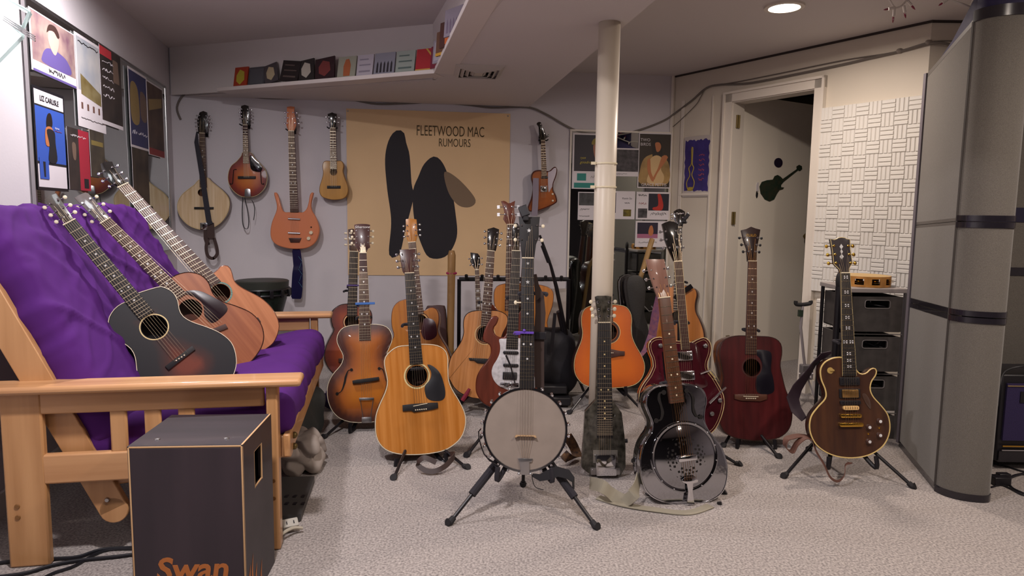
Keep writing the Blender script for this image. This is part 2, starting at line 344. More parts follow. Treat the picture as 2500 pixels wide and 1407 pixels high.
# ---------------- stringed instruments ----------------
KA = (400, 200, 2.558); KD = (0, 350, 2.345); KH = (780, 480, 4.398); KB = (780, 780, 3.349); KC = (1070, 480, 2.995)
KN = (1070, 900, 3.351); KP = (1380, 480, 2.993); KR = (1380, 880, 3.607); K8 = (1380, 580, 4.397); K5 = (1260, 600, 3.518)
KE = (1560, 480, 4.69); KL = (1720, 780, 3.272); KT = (1900, 560, 4.139); KS = (1270, 280, 5.415); KM = (1380, 280, 4.397); K1 = (0, 0, 1)
def px(K, p): return (K[0]+p[0]/K[2], K[1]+p[1]/K[2])
class G:
    """an instrument standing in its own upright plane: x across, z along the neck, y away from the viewer"""
    def __init__(s, name, label, bot, top, Y, lean=.2, yaw=0, group=None, M=None, cat='guitar'):
        d0 = ray(*bot); P0 = O+d0*(Y/d0.y); d = ray(*top)
        # lean: P1.y-P0.y = lean*(P1.z-P0.z)
        t = (P0.y-lean*(P0.z-H))/(d.y-lean*d.z); P1 = O+d*t
        z = (P1-P0).normalized(); y = V((math.sin(yaw), math.cos(yaw), 0)); y = (y-z*y.dot(z)).normalized(); x = y.cross(z)
        s.M = Matrix(((x.x, y.x, z.x, P0.x), (x.y, y.y, z.y, P0.y), (x.z, y.z, z.z, P0.z), (0, 0, 0, 1)))
        s.P0, s.x, s.y, s.z = P0, x, y, z; s.len = (P1-P0).length
        s.r = thing(name, label, cat, s.M, group); s.parts = {}
    def L(s, p, K=K1, off=0):
        q = px(K, p); w = onp(q[0], q[1], s.P0+s.y*off, s.y)-s.P0; return (w.dot(s.x), w.dot(s.z))
    def Ls(s, P, K=K1, off=0): return [s.L(p, K, off) for p in P]
    def W(s, x, y, z): return s.P0+s.x*x+s.y*y+s.z*z
    def mirror(s, P):                                     # left half, top to bottom -> full outline
        P = [(p[0], p[1]) for p in P]; return P+[(-p[0], p[1]) for p in P[::-1]]
    def add(s, name, mb, m, parent=None, smooth=35, **k): return mb.build(name, m, parent or s.r, smooth, **k)
    def body(s, out, depth, mtop, mside, hole=None, star=True, center=None, bind=None, n=84, bev=.004, tapered=1.0, mback=None, dome=0, names=('soundboard', 'body_shell')):
        P = smooth2(out, n)
        A = sum(P[i][0]*P[(i+1) % n][1]-P[(i+1) % n][0]*P[i][1] for i in range(n))
        if A < 0: P = P[::-1]
        s.out = P; Pi = inset(P, bev)
        mb = MB()
        if star:
            c = hole[:2] if hole else (center or (0, sum(p[1] for p in P)/n)); r = hole[2] if hole else .004
            rings = 9; vs = []; ed = []
            inn = []
            for p in Pi:
                d = math.hypot(p[0]-c[0], p[1]-c[1]); inn.append((c[0]+(p[0]-c[0])*r/d, c[1]+(p[1]-c[1])*r/d))
            mxd = max(min(math.hypot(q[0]-p[0], q[1]-p[1]) for p in P) for q in [(c[0], c[1]-z) for z in (0, .05, .1, .15, .2) if c[1]-z > .02])
            for k in range(rings+1):
                t = (k/rings)**1.0
                for i in range(n):
                    q = (Pi[i][0]*(1-t)+inn[i][0]*t, Pi[i][1]*(1-t)+inn[i][1]*t)
                    e = min(math.hypot(q[0]-p[0], q[1]-p[1]) for p in P[::2])/mxd; e = min(1, e)
                    vs.append((q[0], -dome*(1-(1-e)**2), q[1])); ed.append(e)
            fs = [(k*n+i, k*n+(i+1) % n, (k+1)*n+(i+1) % n, (k+1)*n+i) for k in range(rings) for i in range(n)]
            if not hole: fs.append(tuple(rings*n+i for i in range(n)))
            mb.add(vs, fs); mb.a = ed
            if hole:
                N0 = len(mb.v); vv = [(q[0], .004, q[1]) for q in inn]; mb.v += vv; mb.a += [1]*n
                mb.f += [(rings*n+i, rings*n+(i+1) % n, N0+(i+1) % n, N0+i) for i in range(n)]; mb.m += [0]*n
        else:
            mb.add([(q[0], 0, q[1]) for q in Pi], [tuple(range(n))])
        top = s.add(names[0], mb, mtop, smooth=50)
        mb = MB(); vs = []
        levels = [(Pi, 0), (inset(P, bev*.3), bev*.3), (P, bev), (P, depth-bev), (inset(P, bev*.3), depth-bev*.3), (inset(P, bev), depth)]
        for Q, y in levels: vs += [(q[0], y, q[1]) for q in Q]
        L = len(levels); fs = [(l*n+(i+1) % n, l*n+i, (l+1)*n+i, (l+1)*n+(i+1) % n) for l in range(L-1) for i in range(n)]
        fs.append(tuple((L-1)*n+i for i in range(n-1, -1, -1))); mb.add(vs, fs)
        s.shell = s.add(names[1], mb, mside, smooth=50)
        if bind:
            s.add('binding', MB().tube([(q[0], bind[1]*.2, q[1]) for q in inset(P, bind[1]*.6)], bind[1], 5, True), bind[0])
        return top
    def disc(s, name, c, r0, r1, m, y=-.0006, par=None):
        mb = MB(); n = 36; vs = []
        for rr, yy in ((r0, 0), (r0, y), (r1, y), (r1, 0)): vs += [(c[0]+rr*math.cos(2*PI*k/n), yy, c[1]+rr*math.sin(2*PI*k/n)) for k in range(n)]
        mb.add(vs, [(l*n+k, l*n+(k+1) % n, (l+1)*n+(k+1) % n, (l+1)*n+k) for l in range(3) for k in range(n)])
        return s.add(name, mb, m, par)
    def plate(s, name, pts, m, y0=-.002, y1=0.0, sm=40, par=None, bev=.0004, **k):
        P = smooth2(pts, sm) if sm else pts
        return s.add(name, MB().prism(P, y0, y1, bev), m, par, **k)
    def neck(s, nut, end, w0, w1, scale_z, mneck=None, mboard=None, dots=(3, 5, 7, 9, 12, 15), dot=.004, mdot=None, nfr=22, thick=.021, h=.006, heel=None, bindm=None, inlay='dot', xs=(0, 0), back=True, start=None):
        """nut/end: z of the nut and of the fretboard's lower end; w0/w1 half widths; scale_z: z of the bridge"""
        mneck = mneck or M_rose; mboard = mboard or M_rose; s.nut, s.end, s.w0, s.w1 = nut, end, w0, w1; s.xs = xs
        def wx(z): t = (nut-z)/(nut-end); return w0+(w1-w0)*t
        def cx(z): t = (nut-z)/(nut-end); return xs[0]+(xs[1]-xs[0])*t
        s.wx, s.cx = wx, cx
        fb = s.add('fretboard', MB().prism([(cx(end)-w1, end), (cx(end)+w1, end), (cx(nut)+w0, nut), (cx(nut)-w0, nut)], -h, .0005, .0006), mboard)
        if back:
            st0 = start if start is not None else end; mb = MB(); vs = []; k = 9; zs = [nut+.004, nut-.02]+[nut-(nut-st0)*t for t in (.3, .6, .9, 1.0)]
            for j, z in enumerate(zs):
                w = wx(z)*.98; th = thick*(1+.25*(nut-z)/(nut-st0))
                for a in range(k):
                    an = PI*a/(k-1); vs.append((cx(z)+w*math.cos(an), .0005+th*math.sin(an), z))
            fs = [(j*k+a, j*k+(a+1) % k, (j+1)*k+(a+1) % k, (j+1)*k+a) for j in range(len(zs)-1) for a in range(k)]
            fs += [tuple(range(k-1, -1, -1)), tuple((len(zs)-1)*k+a for a in range(k))]; mb.add(vs, fs); s.add('neck', mb, mneck)
        s.add('nut', MB().box((cx(nut), -h*.5-.001, nut+.002), (2*w0, h+.003, .004)), M_bone)
        unit = None; SC = nut-scale_z
        for i in range(1, nfr+1):
            z = nut-SC*(1-2**(-i/12))
            if z < end+.003: break
            if unit is None:
                me = MB().box((0, 0, 0), (2, .0016, .0022)).build('fret', M_fret, fb, 0); unit = me.data; o = me
            else: o = bpy.data.objects.new('fret', unit); C.objects.link(o); o.parent = fb
            o.location = (cx(z), -h-.0006, z); o.scale = (wx(z)*.99, 1, 1)
        s.frz = lambda i: nut-SC*(1-2**(-i/12))
        un = None
        for i in dots:
            z = (s.frz(i)+s.frz(i-1))/2
            if z < end+.004: break
            X = [0] if i % 12 else [-wx(z)*.5, wx(z)*.5]
            for x in X:
                if inlay == 'dot': mb = MB().lathe([(dot, 0), (dot, -.0006)], n=10, ax='y')
                elif inlay == 'block': mb = MB().box((0, -.0003, 0), (wx(z)*1.2, .0006, dot*2.2))
                elif inlay == 'diamond': mb = MB().prism([(0, -dot*1.3), (dot*1.6, 0), (0, dot*1.3), (-dot*1.6, 0)], -.0006, 0)
                elif inlay == 'heart': mb = MB().prism([(0, -dot*1.3), (dot, .2*dot), (dot*.5, dot), (0, .4*dot), (-dot*.5, dot), (-dot, .2*dot)], -.0006, 0)
                elif inlay == 'star': mb = MB().prism([(dot*1.7*math.sin(PI*q/5)*(1 if q % 2 == 0 else .42), dot*1.7*math.cos(PI*q/5)*(1 if q % 2 == 0 else .42)) for q in range(10)], -.0006, 0)
                elif inlay == 'cross':
                    mb = MB()
                    for a, b in ((-1, -1), (1, -1), (-1, 1), (1, 1)): mb.ball((a*dot*1.25, -.0003, b*dot*.9), dot*.75, (1.1, .3, .8), 8)
                    mb.box((0, -.0003, 0), (dot*.5, .0006, dot*.5))
                if un is None: o = mb.build('inlay', mdot or M_pearl, fb, 0); un = o.data
                else: o = bpy.data.objects.new('inlay', un); C.objects.link(o); o.parent = fb
                o.location = (cx(z)+x, -h-.0002, z)
        if bindm:
            for sg in (-1, 1): s.add('board_binding', MB().tube([(cx(end)+sg*w1, -h*.8, end), (cx(nut)+sg*w0, -h*.8, nut)], .0014, 4), bindm, fb)
        return fb
    def strings(s, bz, n=6, wb=None, y0=None, y1=-.011, bx=0, r=.0005, m=None, top=True):
        wb = wb or s.w1*.85
        for i in range(n):
            t = -1+2*i/(n-1); pts = [(s.cx(s.nut)+t*s.w0*.8, -.0095, s.nut), (bx+t*wb, y1, bz)]
            if top:
                k = abs(t); pts = [(s.cx(s.nut)+math.copysign(.6+.4*k, t)*s.hw*.5, -.002, s.nut+s.hl*(.25+.5*(1-k)))]+pts
            s.add('string', MB().tube(pts, r*(1.3-.5*i/n), 4), m or M_string, smooth=0)
    def head(s, out, m, y0=.001, y1=.016, sm=0, name='headstock', tilt=0):
        P = smooth2(out, sm) if sm else out
        s.hw = (max(p[0] for p in P)-min(p[0] for p in P))/2; s.hc = (max(p[0] for p in P)+min(p[0] for p in P))/2
        s.htop = max(p[1] for p in P); s.hbot = min(p[1] for p in P); s.hl = s.htop-s.hbot; s.hp = P
        s.hd = s.add(name, MB().prism(P, y0, y1, .0012), m); return s.hd
    def edge(s, z, sg):                                   # x of the headstock edge at height z
        P = s.hp; xs = []
        for i in range(len(P)):
            a, b = P[i], P[(i+1) % len(P)]
            if (a[1]-z)*(b[1]-z) <= 0 and abs(a[1]-b[1]) > 1e-6: xs.append(a[0]+(b[0]-a[0])*(z-a[1])/(b[1]-a[1]))
        return (max(xs) if sg > 0 else min(xs)) if xs else s.hc+sg*s.hw
    def tuners(s, fr=(.3, .52, .74), left=True, right=True, mpost=None, mkey=None, k=1.0, ins=.008):
        mpost = mpost or M_chrome; mkey = mkey or M_chrome
        for sg in ([-1] if left else [])+([1] if right else []):
            for f in fr:
                z = s.hbot+s.hl*f; e = s.edge(z, sg); x = e-sg*ins*k
                mb = MB().lathe([(.0045*k, .001), (.0045*k, -.0015), (.003*k, -.002), (.0025*k, -.008), (.0032*k, -.0085)], (x, 0, z), 10, 'y')
                mb.tube([(x, .012, z), (e+sg*.010*k, .012, z)], .0018*k, 6)
                o = s.add('tuner', mb, mpost)
                kb = MB().ball((e+sg*.0155*k, .012, z), .0075*k, (.95, .45, 1.0), 8); s.add('tuner_button', kb, mkey, o)
    def bridge(s, pts, m, saddle=None, pins=6, y=-.009, pinz=None, bx=0, wb=None, pinm=None):
        b = s.add('bridge', MB().prism(pts, y, 0, .001), m)
        if saddle: s.add('saddle', MB().bar((saddle[0], y-.001, saddle[1]), (saddle[2], y-.001, saddle[3]), .003, .003, up=(0, 1, 0)), M_bone, b)
        if pins:
            w = wb or s.w1*.8
            for i in range(pins):
                s.add('bridge_pin', MB().ball((bx+w*(-1+2*i/(pins-1)), y-.001, pinz), .0032, n=8), pinm or M_bone, b)
        return b
    def rose(s, c, r, m1, m2=None, n=2):
        s.disc('rosette', c, r+.003, r+.0065, m1)
        if n > 1: s.disc('rosette', c, r+.010, r+.013, m2 or m1)
    def strut(s, *a, **k): pass
def rrect(cx, cz, w, h, r=.003, n=3, ang=0):
    P = []
    for qx, qz, a0 in ((1, 1, 0), (-1, 1, 90), (-1, -1, 180), (1, -1, 270)):
        for k in range(n+1):
            a = math.radians(a0+90*k/n); P.append((qx*(w/2-r)+r*math.cos(a), qz*(h/2-r)+r*math.sin(a)))
    ca, sa = math.cos(ang), math.sin(ang)
    return [(cx+p[0]*ca-p[1]*sa, cz+p[0]*sa+p[1]*ca) for p in P]
def fhole(g, pts, ws, mirrorx=None, name='f_hole'):
    P = [V((p[0], 0, p[1])) for p in pts]; c = curve3(P, 6); n = len(c); W = []
    for i in range(n):
        t = i/(n-1)*(len(ws)-1); k = min(int(t), len(ws)-2); W.append(ws[k]+(ws[k+1]-ws[k])*(t-k))
    mb = MB().ribbon([V((p.x, -.0004, p.z)) for p in c], [(V((c[min(i+1, n-1)].z-c[max(i-1, 0)].z, 0, -(c[min(i+1, n-1)].x-c[max(i-1, 0)].x)))) for i in range(n)], W, .0008)
    for q in (c[0], c[-1]): mb.lathe([(max(ws)*.75, 0), (max(ws)*.75, -.0009)], (q.x, 0, q.z), 14, 'y')
    return g.add(name, mb, M_dark, smooth=0)
def pickup(g, c, w, h, m, name='pickup', dots=0, y=-.006, md=None, rows=1, r=.003):
    o = g.add(name, MB().prism(rrect(c[0], c[1], w, h, min(r, h*.45)), y, 0, .0008), m)
    if dots:
        for rr in range(rows):
            for i in range(dots):
                g.add('pole_piece', MB().lathe([(.0019, y), (.0019, y-.0012)], (c[0]-w*.38+w*.76*i/(dots-1), 0, c[1]+(rr-(rows-1)/2)*h*.5), 8, 'y'), md or M_chrome, o)
    return o
def capo(g, z, m, w=None, ext=(.012, .012), name='capo', label=None, t=.008):
    w = w or g.wx(z); o = MB().bar((g.cx(z)-w-ext[0], -.014, z), (g.cx(z)+w+ext[1], -.014, z), t, .007, up=(0, 0, 1))
    o.bar((g.cx(z)-w-.004, .012, z-.01), (g.cx(z)-w-.004, -.012, z), .006, .006).bar((g.cx(z)+w+.002, .026, z-.004), (g.cx(z)-w-.004, .026, z-.012), .008, .006)
    o.bar((g.cx(z)-w-ext[0]+.002, -.014, z), (g.cx(z)-w-.004, .028, z-.01), .009, .006)
    ob = o.build(name, m, None, bevel=.001); ob.matrix_world = g.M
    return ob
def stand(label, feet, hub, cradle, up=None, cup=None, m=None, r=.009, foam=False, group='guitar stands on the carpet', back=True):
    """feet: floor points; hub: joint behind the body; cradle: two arm tips in front of the body; up: top of the upright"""
    m = m or M_blackm; t = thing('guitar_stand', label, 'stand', V((hub.x, hub.y, 0)), group); inv = V((hub.x, hub.y, 0))
    rel = lambda p: V(p)-inv
    mb = MB(); mb.tube([rel(hub+V((0, 0, -.04))), rel(hub+V((0, 0, .05)))], r*1.9, 10); mb.build('hub', m, t)
    for f in feet:
        f = V(f); d = (f-hub); a = hub+d*.04
        leg = MB().tube([rel(a), rel(hub+d*.97)], r*.8, 8).build('leg', m, t)
        if foam: MB().tube([rel(hub+d*.16), rel(hub+d*.70)], r*1.7, 10).build('foam_grip', M_foam, leg)
        e = f+V((0, 0, .012)); MB().tube([rel(hub+d*.92), rel(hub+d*.97), rel(e)], [r*1.2, r*1.5, r*1.7], 10).build('rubber_foot', M_rub, leg)
    for c in cradle:
        c = V(c); mid = V((c.x, c.y, c.z-.05)); mb = MB().tube([rel(p) for p in curve3([hub, (hub+mid)/2+V((0, 0, -.01)), mid, c], 5)], r*1.05, 8); mb.build('cradle_arm', M_foam if foam else m, t)
    if up is not None:
        MB().tube([rel(hub), rel(up)], r*.8, 8).build('upright', m, t)
        if cup:
            xx = V(cup); MB().tube([rel(p) for p in curve3([up-xx+V((0, -.05, 0)), up-xx, up, up+xx, up+xx+V((0, -.05, 0))], 4)], r*.8, 8).build('neck_yoke', M_foam, t)
    return t
SP = wood('spruce_top', 'c08450', 'a86c38', .3, .6, 60, (1, 1, .03)); SP2 = wood('amber_spruce', 'c58340', 'b06c28', .28, .7, 60, (1, 1, .03))
MH = wood('mahogany', '6e3a26', '4e2618', .35, .5, 40, (1, 1, .08)); MH2 = wood('light_mahogany', 'a5623c', '8c4c2c', .4, .4, 50, (1, 1, .05))
MDK = wood('dark_mahogany', '4a2a22', '32201c', .35, .5, 40, (1, 1, .08)); MAP = wood('maple', 'c99a63', 'b58450', .35, .5, 40, (1, 1, .1))
HDK = wood('walnut_veneer', '4b2a26', '371e1c', .3, .6, 40, (1, 1, .1))
BLK = mat('black_lacquer', '14110f', .15, coat=1)
# ===== dreadnought in front, natural top =====
g = G('acoustic_guitar', 'natural-topped dreadnought guitar with black teardrop pickguard on a black floor stand', (1027, 1112), (993.5, 609), 2.99, .22, yaw=-.25)
out = g.Ls([(735, 212), (640, 222), (570, 268), (533, 320), (530, 380), (545, 450), (555, 520), (535, 600), (490, 700), (460, 790), (455, 900), (475, 990), (530, 1060), (620, 1098), (740, 1110), (900, 1100), (1040, 1065), (1150, 980), (1192, 880), (1192, 780), (1150, 680), (1090, 580), (1058, 500), (1052, 400), (1050, 310), (1025, 250), (960, 212), (850, 202)], KB)
c = g.L((797, 462), KB); r = .047
g.body(out, .11, SP2, MDK, hole=(c[0], c[1], r), bind=(M_bone, .0022))
g.rose(c, r, M_ebony, M_cream, 2); g.disc('rosette', c, r+.0045, r+.010, M_cream)
nut = g.L((965, 827), KH); end = g.L((792, 366), KB); bz = g.L((825, 700), KB)
g.neck(nut[1], end[1], 51/4.398/1667*3.1, 55/3.349/1667*3.04, bz[1], MDK, M_ebony, xs=(nut[0], end[0]))
g.head(g.Ls([(862, 570), (1025, 562), (1040, 640), (1015, 826), (915, 830), (893, 800), (872, 690)], KH), HDK)
g.tuners((.28, .54, .8))
g.plate('pickguard', g.Ls([(880, 370), (930, 385), (985, 440), (1020, 540), (1028, 620), (1005, 660), (940, 668), (885, 650), (862, 600), (862, 545), (905, 490), (912, 430)], KB), mat('black_pickguard', '26262a', .35))
g.bridge(g.Ls([(678, 702), (755, 692), (780, 690), (905, 682), (965, 680), (968, 725), (905, 742), (770, 760), (750, 748), (680, 752)], KB), M_ebony, g.L((765, 710), KB)+g.L((880, 686), KB), 6, pinz=g.L((825, 738), KB)[1], bx=bz[0])
g.strings(bz[1], 6, .028, bx=bz[0])
pickup(g, g.L((797, 405), KB), .062, .014, M_black, 'soundhole_pickup', y=-.005)
g9 = g
# ===== archtop, sunburst =====
BUR = burst('amber_sunburst', [(0, '240f0a'), (.22, '4a1e0e'), (.5, '9a500c'), (.85, 'b8690c')])
g = G('archtop_guitar', 'brown sunburst archtop guitar with f-holes and a blue capo on its neck', (895, 1034), (884.6, 547), 3.42, .2, yaw=-.2)
out = g.mirror(g.Ls([(345, 42), (260, 48), (190, 70), (150, 120), (141, 180), (165, 240), (190, 290), (190, 335), (165, 385), (120, 435), (80, 500), (62, 570), (68, 660), (98, 740), (148, 798), (215, 832), (310, 846)], KB))
g.body(out, .095, BUR, wood('archtop_side', '3c1d12', '26120c', .3, .6), center=(0, .2), bind=(M_bone, .002), names=('top', 'body_shell'), dome=.012)
nut = g.L((467, 612), KH); end = g.L((373, 175), KB); bz = g.L((378, 492), KB)
g.neck(nut[1], end[1], 38/4.398/1667*3.6, 47/3.349/1667*3.5, bz[1], MH, M_rose, inlay='heart', dot=.005, xs=(nut[0], end[0]), dots=(3, 5, 7, 9, 12, 15), bindm=M_cream, h=.012)
g.head(g.Ls([(373, 305), (410, 297), (460, 295), (510, 298), (543, 305), (540, 430), (537, 500), (545, 545), (520, 560), (500, 610), (432, 612), (405, 560), (378, 520), (385, 450)], KH), HDK, -.006, .012)
g.tuners((.36, .57, .77), mkey=M_bone)
M_sil = mat('silver_script', 'c9c1bd', .3)
text('Silvertone', .019, M_sil, g.hd, (g.hc, -.0075, g.htop-.018), name='headstock_script', shear=.3)
mc = g.L((467, 560), KH); g.plate('truss_rod_cover', g.Ls([(437, 608), (500, 608), (495, 550), (478, 535), (465, 515), (452, 535), (442, 550)], KH), M_bone, -.008, -.006, 0)
fh = g.Ls([(262, 412), (235, 420), (215, 470), (205, 520), (180, 585), (145, 607)], KB); fhole(g, fh, [.003, .004, .010, .010, .004, .003]); fhole(g, [(-p[0], p[1]) for p in fh], [.003, .004, .010, .010, .004, .003])
for o in g.r.children:
    if o.name.startswith('f_hole'): o.location.y = -.0105
b = g.bridge(g.Ls([(270, 500), (310, 492), (485, 470), (488, 495), (440, 505), (330, 522), (272, 525)], KB), M_ebony, None, 0, y=-.028)
tp = g.add('tailpiece', MB().prism(g.Ls([(325, 640), (445, 638), (445, 658), (325, 662)], KB), -.026, -.018, .001).tube([(*g.L((335, 660), KB), 0)][0:0]+[V((g.L((335, 660), KB)[0], -.02, g.L((335, 660), KB)[1])), V((g.L((355, 800), KB)[0], -.006, g.L((355, 800), KB)[1]))], .002, 6).tube([V((g.L((438, 660), KB)[0], -.02, g.L((438, 660), KB)[1])), V((g.L((418, 800), KB)[0], -.006, g.L((418, 800), KB)[1]))], .002, 6).prism(g.Ls([(345, 800), (425, 798), (428, 846), (345, 848)], KB), -.006, 0, .001), M_steel)
g.strings(g.L((385, 645), KB)[1], 6, .024, y1=-.026, bx=g.L((385, 645), KB)[0])
M_bluecapo = mat('blue_capo', '2f62a8', .4); M_purcapo = mat('purple_capo', '4a3570', .4)
tag(capo(g, g.L((490, 1152), KH)[1], M_bluecapo, ext=(.02, .03), t=.012), 'bright blue clamp capo on the sunburst archtop neck', 'capo')
g10 = g
# ===== classical behind it =====
RB = burst('red_orange_burst', [(0, '3a1410'), (.3, '6a2416'), (.7, '95421a'), (1, 'a04c1e')])
g = G('classical_guitar', 'red-brown classical guitar with slotted head behind the sunburst archtop', (858.5, 924), (860, 559), 4.15, .2, yaw=-.35)
out = g.mirror(g.Ls([(849, 741.5), (832, 744), (818.6, 751.7), (810.5, 762), (808, 778), (811, 795), (815, 806), (808, 820), (800, 836), (793.4, 855), (792, 874), (798, 893), (812, 911), (834, 922)]))
c = g.L((859, 787)); g.body(out, .1, RB, MDK, hole=(c[0], c[1], .043), bind=(M_dark, .0015)); g.rose(c, .043, M_cream, M_ebony)
nut = g.L((864, 615)); g.neck(nut[1], g.L((859, 790))[1]+.045, .026, .03, g.L((858, 880))[1], MDK, M_ebony, dots=(), xs=(nut[0], 0))
g.head(g.Ls([(308, 352), (355, 345), (372, 350), (405, 575), (400, 590), (335, 592), (320, 560)], KH), MDK)
for i in range(3):
    z = g.hbot+g.hl*(.3+.25*i)
    for sg in (-1, 1): g.add('tuner', MB().tube([(g.hc+sg*.004, .004, z), (g.hc+sg*.022, .004, z)], .006, 8).tube([(g.hc+sg*.034, .012, z), (g.hc+sg*.05, .012, z)], .006, 8), M_bone)
g.bridge(rrect(0, g.L((858, 880))[1], .16, .026), M_rose, None, 0); g.strings(g.L((858, 880))[1], 6, .028)
tag(capo(g, g.L((859, 697.6))[1], M_purcapo, ext=(.01, .01), t=.009), 'purple capo on the red-brown classical guitar neck', 'capo')
g9b = g
# ===== cutaway, orange =====
OR1 = wood('orange_spruce', 'b06f2a', '9c5c1e', .3, .7, 60, (1, 1, .03))
g = G('acoustic_guitar', 'orange cutaway acoustic guitar with maroon pickguard behind the front dreadnought', (1035, 935), (1003, 533), 3.85, .2)
out = g.Ls([(1008, 728), (991.5, 730), (973, 736), (960, 750), (955, 771), (956, 798), (961, 818), (955, 835), (943, 855), (936, 880), (940, 908), (962, 928), (1000, 937), (1040, 937), (1075, 930), (1098, 908), (1101, 880), (1092, 852), (1078, 828), (1069, 806), (1072, 785), (1070.5, 764), (1062, 752), (1048, 751), (1037, 758), (1028, 757)])
c = g.L((1024.4, 787)); g.body(out, .1, OR1, MH, hole=(c[0], c[1], .045)); g.rose(c, .045, M_cream, M_ebony)
nut = g.L((1006, 592.6)); g.neck(nut[1], c[1]+.045, .022, .028, g.L((1031, 870))[1], MAP, M_rose, xs=(nut[0], c[0]))
g.head(g.Ls([(925, 245), (975, 235), (1040, 245), (1045, 300), (1050, 420), (1030, 490), (960, 490), (935, 460), (930, 380)], KH), wood('orange_head', 'b97b2c', 'a5671f', .3, .6)); g.tuners((.28, .5, .72))
g.plate('pickguard', g.Ls([(852, 0), (880, -10), (930, 5), (955, 50), (958, 130), (910, 168), (855, 160), (832, 100), (845, 50)], KB), mat('maroon_pickguard', '3e1522', .3))
g.bridge(rrect(g.L((1031, 870))[0], g.L((1031, 870))[1], .15, .026), M_ebony, None, 0); g.strings(g.L((1031, 870))[1], 6, .03, bx=c[0])
# ===== natural acoustic, centre =====
g = G('acoustic_guitar', 'pale natural acoustic guitar with small black bridge behind the red-horned electric', (1155, 976), (1206, 557), 3.72, .2)
outl = g.Ls([(330, 832), (290, 832), (240, 840), (205, 860), (186, 895), (182, 945), (184, 1000), (165, 1060), (130, 1115), (95, 1165), (76, 1225), (70, 1290), (80, 1350)], KC)+g.Ls([(90, 90), (130, 160), (190, 208), (260, 238), (300, 246)], KN)
g.body(outl+g.Ls([(1190, 975), (1222, 955), (1238, 925), (1237, 890), (1228, 865), (1222, 840), (1228, 815), (1238, 795), (1240, 775), (1230, 764), (1212, 758)]), .1, SP, MH, hole=(*g.L((1184, 817)), .045), bind=(M_dark, .0015))
c = g.L((1184, 817)); g.rose(c, .045, M_ebony, M_cream)
nut = g.L((385, 400), KC); e = g.L((345, 950), KC); bz = g.L((290, 1195), KC)
g.neck(nut[1], e[1], .0215, .0275, bz[1], MH, M_rose, xs=(nut[0], e[0]), dot=.0045)
g.head(g.Ls([(360, 238), (405, 225), (445, 240), (440, 310), (425, 380), (420, 398), (360, 398), (358, 340)], KC), BLK); g.tuners((.3, .55, .8))
g.bridge(g.Ls([(222, 1180), (345, 1186), (400, 1190), (400, 1215), (345, 1224), (285, 1218), (262, 1200), (228, 1198)], KC), M_ebony, None, 0); g.strings(bz[1], 6, .03, bx=bz[0])
g14 = g
# ===== orange dreadnought behind the rack =====
OR2 = wood('aged_orange_spruce', 'b9752f', 'a76424', .35, .5, 60, (1, 1, .03))
g = G('acoustic_guitar', 'honey orange dreadnought leaning inside the black pipe rack behind the banjo', (1268, 930), (1287, 560), 4.3, .15)
out = g.mirror(g.Ls([(1262, 691), (1235, 692), (1214, 698), (1206, 712), (1206, 740), (1212, 765), (1214, 785), (1203, 810), (1191, 835), (1186, 862), (1190, 890), (1205, 912), (1232, 926)]))
c = (0, g.L((1262, 765))[1]); g.body(out, .1, OR2, MH, hole=(*c, .046)); g.rose(c, .046, M_ebony, M_dark, 2)
nz = g.L((1284, 600))[1]; g.neck(nz, c[1]+.045, .021, .027, g.L((1268, 865))[1], MH, M_rose)
g.head([(-.035, nz+.17), (.035, nz+.17), (.03, nz+.05), (.022, nz), (-.022, nz), (-.03, nz+.05)], HDK); g.tuners(); g.strings(g.L((1268, 865))[1], 6)
g.bridge(rrect(0, g.L((1268, 865))[1], .15, .026), M_ebony, None, 0)
# ===== orange dreadnought behind the pole =====
ORB = burst('orange_burst', [(0, '6b2a08'), (.12, 'b25110'), (.5, 'c65f0e'), (1, 'c8660f')])
g = G('acoustic_guitar', 'bright orange dreadnought guitar standing behind the pale steel pole', (1488, 948), (1482, 600), 3.86, .2, yaw=-.06)
out = g.Ls([(740, 505), (650, 516), (605, 532), (575, 565), (560, 620), (562, 690), (570, 745), (560, 815), (530, 890), (505, 960), (497, 1040), (510, 1110), (550, 1168), (600, 1203), (700, 1225), (800, 1226), (950, 1215), (1030, 1190), (1080, 1140), (1105, 1070), (1100, 1000), (1070, 930), (1030, 860), (1000, 790), (990, 720), (995, 640), (985, 580), (950, 530), (900, 512), (820, 505)], K5)
c = g.L((795, 742), K5); g.body(out, .11, ORB, MDK, hole=(c[0], c[1], .05), bind=(M_cream, .0015)); g.disc('rosette', c, .052, .066, M_rose, -.001); g.disc('rosette', c, .066, .069, M_cream)
nz = g.L((1484, 655))[1]; g.neck(nz, c[1]+.05, .021, .027, g.L((797, 920), K5)[1], MH, M_rose)
g.head([(-.03, nz+.17), (.03, nz+.17), (.03, nz+.05), (.022, nz), (-.022, nz), (-.03, nz+.05)], HDK); g.tuners(ins=.01, k=.8)
bz = g.L((797, 925), K5); g.bridge(g.Ls([(668, 895), (790, 893), (820, 890), (890, 905), (930, 908), (930, 945), (890, 947), (820, 962), (790, 960), (668, 945)], K5), M_rose, None, 6, pinz=bz[1]+.002, bx=bz[0]); g.strings(bz[1]+.01, 6, .03, bx=bz[0])
g20 = g
